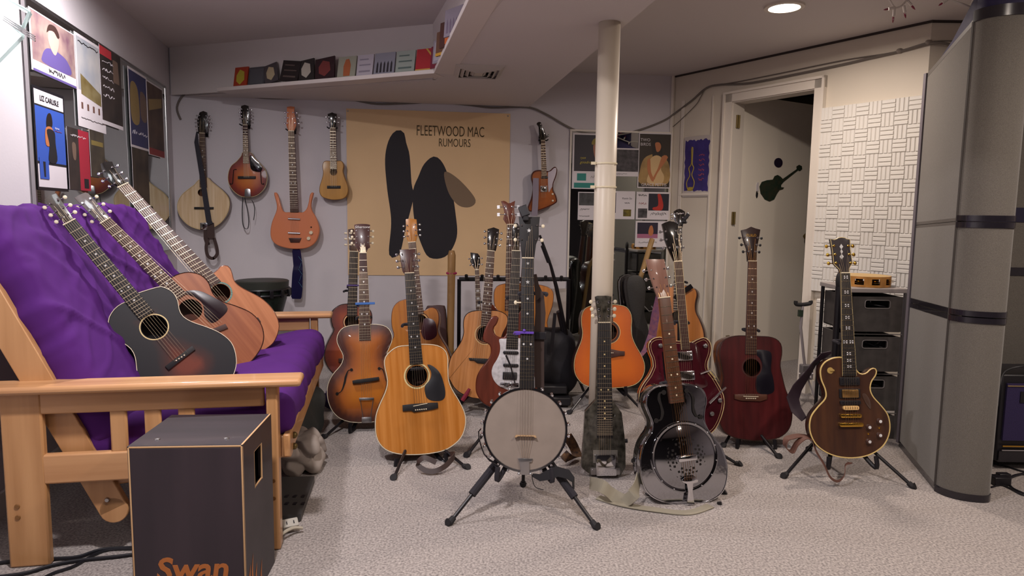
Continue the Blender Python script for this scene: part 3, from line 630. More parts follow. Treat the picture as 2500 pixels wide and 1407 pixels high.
# ===== red dreadnought =====
RD = wood('wine_red_mahogany', '571c1e', '3c1214', .32, .6, 30, (1, 1, .1))
g = G('acoustic_guitar', 'wine-red mahogany dreadnought guitar standing in front of the open door', (1843, 1077), (1834, 553), 3.26, .2)
lh = g.Ls([(1822, 819.5), (1795, 820), (1775, 826), (1762, 836), (1757, 852), (1757, 875), (1762, 900), (1765, 925), (1760, 950), (1754, 975), (1752, 1000), (1755, 1030), (1770, 1057), (1795, 1070), (1830, 1076)])
rh = g.Ls([(250, 967), (400, 972), (560, 958), (640, 920), (688, 855), (702, 760), (690, 660), (650, 560), (622, 450), (607, 360), (620, 280), (615, 205), (580, 160), (520, 138), (440, 133)], KL)
g.body(lh+rh[1:], .11, RD, MDK, hole=(*g.L((378, 385), KL), .043), bind=(mat('dark_binding', '3a2420', .4), .0018))
c = g.L((378, 385), KL); g.rose(c, .043, M_rose, M_dark, 1)
nut = g.L((1297, 745), KE); e = g.L((368, 280), KL); bz = g.L((365, 612), KL)
g.neck(nut[1], e[1], 50/4.69/1667*3.42, 46/3.272/1667*3.36, bz[1], MDK, M_rose, xs=(nut[0], e[0]))
g.head(g.Ls([(1175, 385), (1230, 372), (1285, 345), (1340, 365), (1392, 378), (1372, 500), (1352, 600), (1346, 742), (1245, 742), (1235, 600), (1200, 500)], KE), wood('dark_head', '2a1614', '1c0f0e', .3, .6)); g.tuners((.28, .48, .68), mkey=M_black)
text('GUILD', .018, M_gold, g.hd, (g.hc, .0003, g.htop-.045), name='headstock_name')
g.plate('pickguard', g.Ls([(418, 245), (500, 250), (530, 268), (536, 310), (530, 400), (545, 460), (556, 530), (550, 580), (500, 600), (430, 588), (408, 540), (415, 465), (445, 430), (462, 370), (440, 310), (418, 290)], KL), mat('dark_pickguard', '15121c', .3), sm=60)
g.bridge(g.Ls([(236, 600), (300, 598), (365, 595), (430, 598), (496, 600), (496, 638), (440, 655), (290, 650), (236, 635)], KL), wood('bridge_rosewood', '5a3424', '45271b', .5, .1), g.L((305, 614), KL)+g.L((425, 618), KL), 6, pinz=g.L((365, 632), KL)[1], bx=bz[0])
g.strings(bz[1], 6, .027, bx=bz[0], m=mat('bronze_string', 'b98a5a', .3, metal=1)); g25 = g
# ===== natural guitar with black head behind the red hollow body =====
g = G('acoustic_guitar', 'honey natural guitar with black strap behind the red hollow-body', (1654, 905), (1657, 508), 4.1, .2, yaw=.42)
out = g.Ls([(1655, 697), (1630, 699), (1612, 706), (1604, 725), (1607, 750), (1604, 775), (1592, 795), (1587, 820), (1590, 852), (1604, 880), (1635, 899), (1675, 900), (1703, 882), (1717, 850), (1719, 815), (1710, 785), (1699, 762), (1698, 740), (1702, 720), (1697, 705), (1680, 698)])
c = g.L((1654, 775)); g.body(out, .11, OR2, MDK, hole=(*c, .04))
nz = g.L((1656.5, 556))[1]; g.neck(nz, c[1]+.042, .0215, .027, g.L((1653, 850))[1], MH, M_ebony)
g.head(g.Ls([(395, 172), (432, 148), (460, 140), (490, 148), (525, 172), (518, 270), (505, 300), (495, 355), (430, 355), (420, 300), (402, 270)], KE), BLK); g.tuners((.3, .52, .74))
text('Taylor', .016, M_sil, g.hd, (g.hc, .0003, g.htop-.03), name='headstock_script', shear=.3); g.strings(g.L((1653, 850))[1], 6); g.bridge(rrect(0, g.L((1653, 850))[1], .15, .026), M_ebony, None, 0)
g.add('strap', MB().ribbon([V((*[0], 0, 0))+V((g.L(p, K8)[0], -.012, g.L(p, K8)[1])) for p in ((1180, 660), (1230, 610), (1290, 570), (1365, 522))], (0, -.3, 1), .03, .003), M_black)
g24 = g
# ===== red-brown horned electric with pearl pickguard =====
g = G('electric_guitar', 'mahogany electric guitar with long horn and white pearl pickguard behind the banjo', (1244, 1004), (1262, 545), 3.2, .18)
out = g.Ls([(498, 1000), (492, 1022), (470, 1030), (438, 1025), (412, 1003), (405, 962), (428, 930), (441, 888), (425, 873), (408, 873), (385, 887), (362, 925), (337, 980), (325, 1035), (338, 1065), (370, 1082), (383, 1112), (380, 1160), (350, 1210), (310, 1260), (280, 1320), (272, 1390), (282, 1450), (330, 1515), (430, 1562), (520, 1572), (620, 1560), (690, 1510), (722, 1440), (715, 1340), (690, 1260), (668, 1200), (655, 1150), (672, 1090), (668, 1060), (640, 1062), (612, 1040), (600, 1000)], KC)
ME = wood('red_mahogany_body', '6a2d1c', '54210f', .35, .4, 40, (1, 1, .1))
g.body(out, .042, ME, ME, star=False, n=110, names=('body_top', 'body'), bev=.006)
PRL = mat('white_pearloid', 'bdb9bb', .25, coat=.5, ns=55, nv=.18)
g.plate('pickguard', g.Ls([(445, 1045), (485, 1040), (530, 1036), (610, 1040), (640, 1070), (640, 1150), (665, 1220), (700, 1300), (706, 1400), (640, 1440), (560, 1430), (500, 1410), (440, 1382), (405, 1340), (390, 1290), (400, 1240), (430, 1190), (450, 1140), (452, 1090)], KC), PRL, -.003, 0, 80)
nut = g.L((569, 400), KC); e = g.L((538, 1118), KC); bz = g.L((522, 1375), KC)
g.neck(nut[1], e[1], .021, .029, bz[1], MAP, M_ebony, dots=(), xs=(nut[0], e[0]), start=e[1]+.07)
g.head(g.Ls([(548, 398), (548, 330), (535, 290), (540, 230), (556, 195), (580, 195), (598, 225), (596, 320), (592, 398)], KC), BLK); g.tuners((.2, .5, .8), mkey=M_steel)
for y in (1142, 1235):
    q = g.L((530, y), KC); pickup(g, q, .075, .016, M_black, dots=6, y=-.01, r=.008)
q = g.L((523, 1312), KC); pickup(g, q, .068, .036, M_black, dots=6, rows=2, y=-.01)
q = g.L((520, 1378), KC); pickup(g, q, .09, .022, M_chrome, 'tremolo_bridge', dots=6, y=-.012)
a = g.L((495, 1160), KC); b = g.L((528, 1235), KC); c = g.L((560, 1365), KC)
g.add('tremolo_arm', MB().tube([V((a[0], -.03, a[1])), V((b[0], -.035, b[1])), V((c[0], -.018, c[1]))], [.005, .0035, .0025], 7), M_blackm)
g.strings(bz[1], 6, .026, bx=bz[0], y1=-.016); g18 = g
# ===== bass with brown head =====
g = G('bass_guitar', 'brown-headed four-string bass behind the pearl-pickguard electric guitar', (1247, 925), (1239.5, 489), 3.95, .15)
out = g.mirror([(.03, .36), (.1, .44), (.14, .42), (.11, .34), (.12, .26), (.15, .15), (.13, .04), (.06, .0)]); out = [(-p[0], p[1]) for p in out]
g.body(out, .04, ME, ME, star=False, names=('body_top', 'body'))
nut = g.L((527, 207), KC); g.neck(nut[1], .40, .021, .029, .12, MH, M_rose, xs=(nut[0], 0), dots=())
g.head(g.Ls([(458, 34), (480, 30), (497, 38), (512, 49), (530, 46), (562, 30), (556, 80), (557, 120), (567, 150), (552, 204), (500, 204), (474, 165), (484, 125), (476, 80)], KC), wood('bass_head_brown', '6d3420', '5a2816', .35, .5))
for y in (75, 130):
    for sx, ex in ((490, 440), (543, 585)):
        p = g.L((sx, y), KC); q = g.L((ex, y), KC)
        o = g.add('tuner', MB().lathe([(.006, .001), (.006, -.002), (.004, -.003), (.0035, -.012)], (p[0], 0, p[1]), 10, 'y').tube([(p[0], .012, p[1]), (q[0], .012, q[1])], .0022, 6), M_chrome)
        g.add('tuner_button', MB().box((q[0], .012, q[1]), (.016, .004, .02)), M_steel, o)
g.strings(.12, 4, .024, y1=-.014, r=.0009)
# ===== small round-body instrument with block inlays =====
g = G('banjo_ukulele', 'small dark-headed uke with block inlays between rainstick and pale acoustic', (1176, 905), (1159, 613), 4.35, .15, cat='ukulele')
g.add('pot', MB().lathe([(.09, .0), (.1, .003), (.1, .05), (.09, .053)], (0, 0, .1), 28, 'y'), MDK); g.add('skin_head', MB().lathe([(.092, -.001), (.001, -.0012)], (0, 0, .1), 28, 'y'), M_cream)
nut = g.L((1691, 790), KH); g.neck(nut[1], .19, .014, .020, .06, MDK, M_rose, xs=(nut[0], 0), inlay='block', dot=.006, dots=(5, 7, 9, 12))
g.head(g.Ls([(1620, 600), (1700, 612), (1722, 640), (1727, 720), (1712, 770), (1705, 788), (1676, 788), (1660, 770), (1640, 740), (1618, 700), (1624, 660)], KH), BLK); g.tuners((.3, .65), k=.8); g.strings(.06, 4, .016)
# ===== banjo on foam-legged stand =====
g = G('banjo', 'open-back banjo with grey skin head and star inlays, front centre of the room', (1281.5, 1153), (1292.5, 529), 2.47, .17, cat='banjo')
c = g.L((712, 500), KN); R = (g.L((1056, 500), KN)[0]-g.L((368, 500), KN)[0])/2
g.add('skin_head', MB().lathe([(R*.955, -.004), (R*.94, -.0062), (.002, -.0068)], (c[0], 0, c[1]), 64, 'y'), mat('banjo_skin', '877b72', .55, ns=14, nv=.07, trans=0))
g.add('tension_hoop', MB().lathe([(R*.95, -.003), (R*.955, -.009), (R*1.0, -.009), (R*1.0, .008), (R*.96, .008)], (c[0], 0, c[1]), 64, 'y'), M_chrome)
g.add('rim', MB().lathe([(R*.93, .0), (R*.955, .005), (R*.955, .065), (R*.90, .065), (R*.90, .0)], (c[0], 0, c[1]), 64, 'y'), MDK)
un = None
for k in range(24):
    an = 2*PI*(k+.5)/24
    if abs(math.cos(an)) < .16 and math.sin(an) > 0: continue
    if un is None:
        mb = MB().tube([(R*1.035, -.004, 0), (R*1.035, .05, 0)], .0028, 6).box((R*1.02, -.006, 0), (.016, .008, .008)).ball((R*1.035, .048, 0), .006, (1, 1.4, 1), 8).ball((R*1.035, -.009, 0), .0055, n=8)
        o = g.add('bracket_hook', mb, M_chrome); un = o.data
    else: o = bpy.data.objects.new('bracket_hook', un); C.objects.link(o); o.parent = g.r
    o.location = (c[0], 0, c[1]); o.rotation_euler = (0, -an, 0)
nut = g.L((655, 455), KC); e = g.L((725, 155), KN); bz = g.L((714, 555), KN)
g.neck(nut[1], e[1]-.004, g.L((698, 455), KC)[0]-nut[0], g.L((787, 150), KN)[0]-e[0], bz[1], HDK, M_ebony, dots=(5, 7, 10, 12, 15), xs=(nut[0], e[0]), thick=.024, h=.01, nfr=20)
for f, kk in ((1, 1), (3, 1.3)):
    z = (g.frz(f)+g.frz(f-1))/2; g.add('star_inlay', MB().prism([(g.cx(z)+.0065*kk*math.sin(PI*q/5)*(1 if q % 2 == 0 else .42), z+.0065*kk*math.cos(PI*q/5)*(1 if q % 2 == 0 else .42)) for q in range(10)], -.0112, -.01), M_pearl)
g.head(g.Ls([(588, 148), (640, 152), (690, 150), (743, 150), (735, 230), (735, 300), (715, 350), (702, 452), (610, 452), (602, 350), (590, 300), (596, 230)], KC), M_ebony, -.004, .014)
g.tuners((.45, .79), mkey=M_bone)
q = g.L((663, 250), KC); g.add('star_inlay', MB().prism([(q[0]+.009*math.sin(PI*k/5)*(1 if k % 2 == 0 else .42), q[1]+.009*math.cos(PI*k/5)*(1 if k % 2 == 0 else .42)) for k in range(10)], -.0055, -.004), M_pearl)
for i in range(5):
    t = -1+2*i/4; tp = g.L((712, 735), KN)
    z0 = nut[1] if i else g.frz(5); x0 = g.cx(z0)+t*(g.w0 if i else g.wx(z0))*.85
    pts = [(x0, -.0135, z0), (bz[0]+t*.020, -.022, bz[1]), (tp[0]+t*.012, -.008, tp[1])]
    if i: pts = [(x0*.6+g.hc*.4, -.005, nut[1]+g.hl*(.3+.12*i))]+pts
    g.add('string', MB().tube(pts, .0006, 4), M_string, smooth=0)
g.add('fifth_tuner', MB().tube([(g.cx(g.frz(5))-g.wx(g.frz(5)), .002, g.frz(5)), (g.cx(g.frz(5))-g.wx(g.frz(5))-.016, .002, g.frz(5))], .003, 6).ball((g.cx(g.frz(5))-g.wx(g.frz(5))-.021, .002, g.frz(5)), .008, (.8, .5, 1), 8), M_bone)
a = g.L((625, 550), KN); b = g.L((803, 560), KN)
g.add('bridge', MB().prism([(a[0], a[1]-.003), (a[0]+.006, a[1]-.003), (a[0]+.012, a[1]+.001), (b[0]-.012, a[1]+.001), (b[0]-.006, a[1]-.003), (b[0], a[1]-.003), (b[0]-.004, a[1]+.004), (a[0]+.004, a[1]+.004)], -.0215, -.0068), mat('maple_bridge', 'b0906c', .5))
tq = [(652, 730), (772, 735), (765, 760), (745, 765), (748, 820), (740, 868), (672, 865), (672, 820), (660, 765)]
g.add('tailpiece', MB().prism(g.Ls(tq, KN), -.012, -.007, .001), M_steel)
bzz = g.L((700, 905), KN)
# arm rest
pts = [g.L(p, KN) for p in ((350, 490), (332, 510), (335, 560), (350, 620), (375, 690), (420, 745), (500, 790))]
g.add('arm_rest', MB().ribbon([V((p[0], -.012, p[1])) for p in pts], (0, 1, 0), .022, .004), M_chrome)
def capo_purple(g, z):
    o = MB().bar((g.cx(z)-.045, -.018, z), (g.cx(z)+.024, -.018, z-.001), .009, .008).bar((g.cx(z)-.045, -.018, z), (g.cx(z)-.05, .02, z-.006), .008, .008).bar((g.cx(z)-.05, .034, z-.006), (g.cx(z)+.02, .034, z-.003), .01, .008).ball((g.cx(z)-.012, -.021, z+.007), .006)
    ob = o.build('capo', mat('violet_capo', '5c3fa0', .35), None, bevel=.001); ob.matrix_world = g.M; return ob
tag(capo_purple(g, g.L((655, 995), KC)[1]), 'violet capo clamped on the banjo neck', 'capo')
# clip-on tuner
def cliptuner(g, p0, p1, K, label, w=.026):
    a = g.L(p0, K); b = g.L(p1, K); t = thing('clip_tuner', label, 'tuner', g.M)
    MB().bar((a[0], -.016, a[1]), (b[0], -.02, b[1]), w, .012, up=(1, 0, 0)).build('display_case', M_black, t, bevel=.003)
    MB().box((b[0], -.002, b[1]-.008), (.022, .045, .018)).build('clamp', M_rub, t, bevel=.003)
cliptuner(g, (612, 75), (640, 150), KC, 'black clip-on tuner gripping the top of the banjo headstock', .034)
# strap on the banjo
g.add('strap', MB().ribbon([V((g.L(p, KC)[0], .055, g.L(p, KC)[1])) for p in ((712, 560), (722, 640), (745, 720), (752, 850), (742, 1000), (742, 1200), (745, 1407))], (1, 0, 0), [.012, .018, .034, .040, .040, .038, .036], .003), mat('brown_leather', '32221d', .6))
q = g.L((745, 1020), KC); g.add('strap_pad', MB().box((q[0], .05, q[1]), (.052, .014, .03)), M_black, bevel=.003)
mb = MB().ribbon([V((g.L(p, KN)[0], y, g.L(p, KN)[1])) for p, y in (((770, 872), .0), ((830, 890), -.01), ((900, 862), -.02), ((970, 830), -.03), ((1050, 850), -.03), ((1100, 900), -.02), ((1105, 990), -.01))], [V((0, 0, 1))]*4+[V((.5, 0, 1)), V((.2, 1, 1)), V((.3, 1, 0))], [.012, .026, .036, .038, .034, .03, .02], .003)
mb.build('strap', mat('black_nylon', '1b1a1f', .7), g.r)
g.add('strap_tie', MB().tube(curve3([V((g.L(p, KN)[0], .0, g.L(p, KN)[1])) for p in ((765, 870), (775, 930), (800, 975), (862, 995))], 5), .0016, 5), M_black)
gb = g
hub = g.W(c[0], .13, .06)
t = stand('black banjo stand with foam-covered front legs in the front centre', [atz(1092, 1284), atz(1460, 1294), atz(1277, 1188)], V((hub.x, hub.y, .29)), [g.W(c[0]-.10, -.02, .02), g.W(c[0]+.10, -.02, .02)], g.W(.02, .07, g.L((655, 700), KC)[1]), g.x*.05, foam=True)
# ===== lap steel leaning on the pole =====
g = G('lap_steel', 'black pearloid lap steel guitar leaning against the pale pole', (1475, 1163), (1473, 722), 2.84, .08)
BP = mat('black_pearloid', '4a463e', .25, coat=.6, ns=45, col2='17150f', detail=6, stretch=(1, 1, .8))
o1 = g.Ls([(268, 350), (225, 400), (175, 455), (168, 560), (158, 720), (143, 940), (160, 962), (230, 1014), (490, 1014), (532, 942), (532, 760), (520, 640), (498, 465), (460, 410), (416, 352)], KR)
a = g.L((705, 662), K5); b = g.L((808, 662), K5); g.add('body', MB().prism(o1+[(b[0], b[1]), (a[0], a[1])], 0, .038, .002), BP)
nut = g.L((757, 663), K5); e = g.L((348, 682), KR); bz = g.L((345, 880), KR)
g.neck(nut[1], e[1], (b[0]-a[0])/2, g.L((418, 682), KR)[0]-e[0], bz[1], M_black, M_ebony, dots=(3, 5, 7, 9, 12, 15, 17, 19, 21), dot=.0035, xs=(nut[0], e[0]), nfr=29, back=False, mdot=M_cream, h=.004)
g.head(g.Ls([(677, 440), (700, 431), (780, 430), (820, 437), (812, 560), (806, 655), (706, 655), (690, 540)], K5), BP, -.001, .016); g.tuners((.22, .48, .76), mkey=M_bone, k=1.2); g.strings(bz[1], 6, .024, bx=bz[0], y1=-.012)
g.add('chrome_cover', MB().prism(g.Ls([(262, 825), (440, 822), (448, 1000), (440, 1008), (275, 1010), (268, 1000)], KR), -.022, 0, .004), M_chrome)
g.add('control_plate', MB().prism(g.Ls([(222, 945), (485, 945), (480, 1008), (225, 1008)], KR), -.0025, 0, .0005), M_steel)
g.add('pickup_plate', MB().prism(g.Ls([(245, 790), (460, 790), (462, 905), (245, 905)], KR), -.0018, 0, .0004), mat('clear_plate', '6d6760', .15, coat=1))
for p in ((240, 965), (462, 962), (262, 835), (438, 832)): q = g.L(p, KR); g.add('screw', MB().ball((q[0], -.003, q[1]), .003, n=8), M_steel)
q = g.L((527, 716), KR); g.add('knob', MB().lathe([(.009, .012), (.009, 0)], (q[0], .012, q[1]), 12, 'x'), M_black); gl = g
# ===== red hollow body =====
g = G('hollow_body_guitar', 'dark cherry hollow-body electric with two horns behind the chrome resonator', (1684, 1083), (1648, 540), 2.98, .2)
o1 = [px(K8, p) for p in [(1195, 1110), (1150, 1100), (1040, 1072), (1000, 1070), (950, 1082), (910, 1112), (892, 1160), (903, 1230), (935, 1310), (942, 1380)]]
o1 += [px(KR, p) for p in [(772, 60), (740, 130), (690, 200), (655, 270), (648, 350), (662, 430), (700, 510), (780, 620), (900, 700), (1050, 740), (1180, 715), (1290, 640), (1340, 580), (1382, 480), (1402, 380), (1388, 290), (1330, 180), (1270, 90)]]
o1 += [px(KP, p) for p in [(1100, 1330), (1048, 1272), (1040, 1220), (1060, 1160), (1068, 1100), (1050, 1052), (1012, 1030), (960, 1048), (925, 1068), (905, 1060)]]
CH = mat('cherry_lacquer', '42101b', .2, coat=1, ns=12, nv=.25)
out = g.Ls(o1); g.body(out, .055, CH, CH, star=False, n=120, bind=(M_cream, .0016), names=('body_top', 'body'))
g.add('binding_line', MB().tube([(q[0], -.0003, q[1]) for q in inset(g.out, .011)], .0008, 4, True), M_cream)
nut = g.L((445, 748), KE); e = g.L((1290, 1205), K8); bz = g.L((1078, 300), KR)
g.neck(nut[1], e[1], g.L((492, 748), KE)[0]-nut[0], g.L((1333, 1205), K8)[0]-e[0], bz[1], MDK, M_rose, xs=(nut[0], e[0]), bindm=M_cream, inlay='block', dot=.002, dots=(), start=e[1]+.09)
g.head(g.Ls([(262, 315), (300, 296), (350, 280), (410, 292), (455, 318), (440, 400), (452, 500), (490, 640), (492, 744), (400, 744), (335, 600), (290, 480), (285, 400)], KE), BLK, 0, .016); g.tuners((.35, .55, .75))
q = g.L((870, 1165), KP); pickup(g, q, .07, .04, M_chrome, dots=6, rows=2, y=-.012)
q = g.L((885, 1308), KP); pickup(g, q, .07, .04, M_chrome, dots=6, rows=2, y=-.012)
g.plate('pickguard', g.Ls([(905, 1075), (940, 1072), (975, 1110), (985, 1180), (1000, 1280), (1040, 1370), (1000, 1400), (960, 1395), (935, 1350), (925, 1200)], KP), mat('cherry_pickguard', '3b1017', .15, coat=1), -.008, -.006)
for K, p in ((KP, (1022, 1092)), (KR, (1360, 352)), (KR, (1290, 470)), (KP, (695, 1090))):
    q = g.L(p, K); g.add('control_knob', MB().lathe([(.010, 0), (.0095, -.010), (.006, -.013), (.001, -.0135)], (q[0], 0, q[1]), 16, 'y'), M_steel)
a = g.L((1185, 118), KR); b = g.L((1272, 85), KR); g.add('switch', MB().tube([V((a[0], -.012, a[1])), V((b[0], -.016, b[1]))], .004, 8), M_chrome)
a = g.L((1245, 372), KR); b = g.L((1385, 232), KR); g.add('vibrato_arm', MB().tube([V((a[0], -.045, a[1])), V((b[0], -.05, b[1]))], .0055, 8), M_chrome)
a = g.L((700, 1135), KP); b = g.L((722, 1375), KP); g.add('tailpiece_bar', MB().bar(V((a[0], -.03, a[1])), V((b[0], -.03, b[1])), .010, .006, up=(0, 1, 0)), M_chrome)
g.strings(bz[1], 6, .024, bx=bz[0], y1=-.018); g22 = g
cliptuner(g24, (575, 205), (520, 275), KE, 'black clip-on tuner slanting from the black script headstock', .022)
# ===== chrome resonator =====
g = G('resonator_guitar', 'chrome resonator guitar with round perforated cover plate, nearest of the front row', (1681, 1235), (1607, 636), 2.58, .16, yaw=-.18)
out = g.Ls([(1050, 206), (1020, 203), (960, 206), (900, 214), (820, 222), (750, 262), (716, 320), (710, 400), (735, 480), (765, 560), (758, 625), (715, 690), (680, 760), (660, 850), (655, 950), (670, 1050), (710, 1150), (780, 1215), (880, 1255), (1010, 1280), (1150, 1271), (1280, 1240), (1380, 1170), (1422, 1070), (1430, 950), (1410, 850), (1370, 750), (1305, 670), (1255, 600), (1227, 520), (1232, 430), (1246, 370), (1232, 290), (1190, 238), (1120, 212)], KR)
MIR = mat('polished_nickel', 'a9a9ae', .06, metal=1, bump=.6, bs=9)
g.body(out, .085, MIR, MIR, center=g.L((1030, 700), KR), names=('body_top', 'body'), bev=.006, bind=(M_chrome, .0022), n=120, dome=.006)
c = g.L((1045, 845), KR); R = (g.L((1342, 845), KR)[0]-g.L((748, 845), KR)[0])/2
cp = g.add('cover_plate', MB().lathe([(R, -.004), (R, -.009), (R*.97, -.010), (R*.92, -.008), (R*.90, -.007), (R*.86, -.009), (R*.5, -.016), (R*.2, -.020), (.002, -.021)], (c[0], 0, c[1]), 64, 'y'), mat('cover_nickel', '9a9a9f', .07, metal=1), smooth=60)
for k in range(14): an = 2*PI*k/14+.2; g.add('cover_screw', MB().ball((c[0]+R*.955*math.cos(an), -.011, c[1]+R*.955*math.sin(an)), .0032, n=8), M_steel, cp)
for k in range(4):                                        # fans of diamond vents
    an0 = PI/4+PI/2*k+.78; fc2 = (c[0]+R*.56*math.cos(an0), c[1]+R*.56*math.sin(an0)); yb = -.0155
    un = None
    for ring, cnt in ((.0, 1), (.014, 6), (.028, 11), (.042, 15)):
        for j in range(cnt):
            a2 = 2*PI*j/cnt; x = fc2[0]+ring*math.cos(a2); z = fc2[1]+ring*math.sin(a2); rr = math.hypot(x-c[0], z-c[1])/R
            y = -.0165+.0125*max(0, (rr-.45))/.45 if rr > .45 else -.0175
            if rr > .86: continue
            s_ = .0055 if ring else .006
            mb = MB().prism([(0, -s_), (s_, 0), (0, s_), (-s_, 0)], -.0012, .001) if un is None else None
            if un is None: o = mb.build('vent', M_dark, cp, 0); un = o.data
            else: o = bpy.data.objects.new('vent', un); C.objects.link(o); o.parent = cp
            o.location = (x, y, z); o.rotation_euler = (0, -a2, 0)
hr = g.add('hand_rest', MB().prism(rrect(c[0], c[1]-.002, .078, .022, .006), -.04, -.018, .003), M_chrome)
fh = g.Ls([(862, 282), (826, 290), (820, 340), (838, 400), (850, 460), (835, 520), (795, 530)], KR); fhole(g, fh, [.003, .008, .013, .009, .013, .008, .003], name='sound_hole')
fh = g.Ls([(1060, 268), (1100, 290), (1122, 340), (1120, 400), (1128, 450), (1150, 490), (1188, 498)], KR); fhole(g, fh, [.003, .008, .012, .009, .012, .008, .003], name='sound_hole')
for o in g.r.children:
    if o.name.startswith('sound_hole'): o.location.y = -.0068
nut = g.L((1053, 650), K8); e = g.L((975, 372), KR)
g.neck(nut[1], e[1], .0225, .0275, c[1], MH2, wood('brown_fretboard', '5f3a25', '482a1a', .4, .2), dots=(5, 7, 9, 12, 15, 17), xs=(nut[0], e[0]), dot=.0036, mdot=M_bone, start=e[1]+.09, h=.016)
g.head(g.Ls([(868, 235), (1058, 235), (1085, 400), (1112, 560), (1116, 642), (992, 642), (960, 560), (905, 400)], K8), wood('pinkish_veneer', '8c6a5e', '775548', .2, .9), -.006, .012); g.tuners((.28, .5, .72), mkey=M_chrome)
g.plate('truss_rod_cover', g.Ls([(1020, 640), (1080, 640), (1075, 610), (1068, 595), (1048, 560), (1030, 595), (1012, 595)], K8), mat('star_plate', 'bdaea4', .3), -.0085, -.006, 0)
tz = g.L((1078, 1040), KR); bt = g.L((1085, 1260), KR)
g.add('tailpiece', MB().prism(g.Ls([(1005, 1045), (1035, 1015), (1120, 1012), (1150, 1040), (1145, 1065), (1105, 1075), (1100, 1150), (1118, 1258), (1050, 1258), (1062, 1150), (1050, 1080), (1015, 1065)], KR), -.024, -.019, .001), M_chrome)
g.strings(tz[1], 6, .024, bx=tz[0], y1=-.030, r=.0006, m=mat('bronze_string', 'b98a5a')); gr = g
hub = g.W(0, .14, .16)
stand('black tubular stand under the chrome resonator', [atz(1598, 1240)+V((.0, .12, 0)), atz(1770, 1206), V((hub.x+.0, hub.y+.22, 0))], V((hub.x, hub.y, .2)), [g.W(-.1, -.02, .0), g.W(.12, -.02, .0)], g.W(0, .06, .48), g.x*.03)
# ===== walnut single-cut electric with gold parts =====
g = G('electric_guitar', 'walnut brown single-cutaway electric guitar with gold hardware and cream edge binding', (2076, 1119), (2054.6, 579.5), 2.83, .17)
out = g.Ls([(1100, 303), (1050, 303), (1005, 315), (955, 345), (924, 400), (930, 480), (963, 565), (963, 630), (905, 697), (852, 770), (836, 850), (850, 930), (895, 1008), (980, 1070), (1080, 1103), (1200, 1110), (1320, 1085), (1420, 1022), (1470, 940), (1484, 850), (1465, 760), (1410, 685), (1350, 618), (1326, 560), (1335, 500), (1368, 450), (1376, 412), (1358, 388), (1322, 398), (1290, 428), (1252, 435), (1222, 415), (1205, 385), (1200, 340)], KL)
WN = wood('walnut_top', '4c3020', '34201a', .3, .7, 25, (1, 1, .15))
g.body(out, .045, WN, wood('walnut_side', '3a2218', '2a1812', .3, .5), star=False, n=120, bind=(mat('cream_edge', 'cdb274', .4), .0032), names=('body_top', 'body'))
nut = g.L((672, 446), KT); e = g.L((1153, 452), KL); bz = g.L((1161, 769), KL)
g.neck(nut[1], e[1], g.L((717, 446), KT)[0]-nut[0], g.L((1208, 452), KL)[0]-e[0], bz[1], MDK, M_ebony, dots=(1, 3, 5, 7, 9, 12, 15, 17, 19), inlay='cross', dot=.0045, xs=(nut[0], e[0]), mdot=mat('bright_pearl', 'dcdce2', .2, coat=.6), bindm=M_cream, start=e[1]+.08, h=.008)
g.head(g.Ls([(527, 100), (565, 107), (590, 98), (608, 86), (640, 82), (672, 86), (690, 98), (725, 104), (728, 200), (750, 340), (716, 400), (716, 442), (628, 442), (618, 405), (562, 350), (548, 220)], KT), mat('glossy_black_head', '3a3638', .12, coat=1), 0, .016)
g.tuners((.28, .52, .76), mpost=M_gold, mkey=M_gold, k=1.1)
g.add('headstock_binding', MB().tube([(p[0], -.0006, p[1]) for p in g.hp], .0014, 4, True), M_cream, g.hd)
for dz, w_ in ((.74, .016), (.60, .012), (.46, .018)): g.add('headstock_inlay', MB().prism([(g.hc, g.hbot+g.hl*dz-.012), (g.hc+w_/2, g.hbot+g.hl*dz), (g.hc, g.hbot+g.hl*dz+.012), (g.hc-w_/2, g.hbot+g.hl*dz)], -.0008, 0), M_pearl, g.hd)
q = g.L((1155, 494), KL); pickup(g, q, .086, .034, M_black, dots=6, rows=2, y=-.008)
q = g.L((1157, 592), KL); o = pickup(g, (q[0], q[1]), .09, .04, M_black, 'pickup_ring', y=-.005); pickup(g, q, .07, .034, mat('gold_cover', 'c29a62', .3, metal=1), 'pickup', y=-.011)
q = g.L((1160, 664), KL); pickup(g, q, .088, .018, M_black, dots=6, y=-.009, r=.006)
q = g.L((1163, 706), KL); pickup(g, q, .066, .018, mat('cream_pickup', 'd9b277', .4), dots=6, y=-.013, r=.007, md=M_dark)
q = g.L((1161, 769), KL); pickup(g, q, .09, .016, M_gold, 'bridge', y=-.014, r=.006, dots=6, md=M_dark)
q = g.L((1164, 840), KL); pickup(g, q, .102, .017, M_gold, 'tailpiece', y=-.014, r=.008)
for p in ((1393, 813), (1308, 860), (1393, 925), (1308, 975)): q = g.L(p, KL); o = g.add('control_knob', MB().lathe([(.012, 0), (.0115, -.012), (.0105, -.0135), (.001, -.0138)], (q[0], 0, q[1]), 20, 'y'), mat('dark_amber_knob', '47302a', .2, coat=1)); g.add('knob_cap', MB().lathe([(.0065, -.0139), (.0065, -.0145)], (q[0], 0, q[1]), 16, 'y'), M_pearl, o)
for p in ((1393, 868), (1306, 915)): q = g.L(p, KL); g.add('toggle_switch', MB().lathe([(.004, 0), (.004, -.004), (.0015, -.005), (.0015, -.014)], (q[0], 0, q[1]), 10, 'y'), M_gold)
q = g.L((1005, 410), KL); g.add('selector_switch', MB().lathe([(.014, 0), (.013, -.002)], (q[0], 0, q[1]), 20, 'y').tube([(q[0], -.002, q[1]), (q[0]+.01, -.014, q[1]+.002)], .004, 8), mat('amber_switch', 'a98c50', .4))
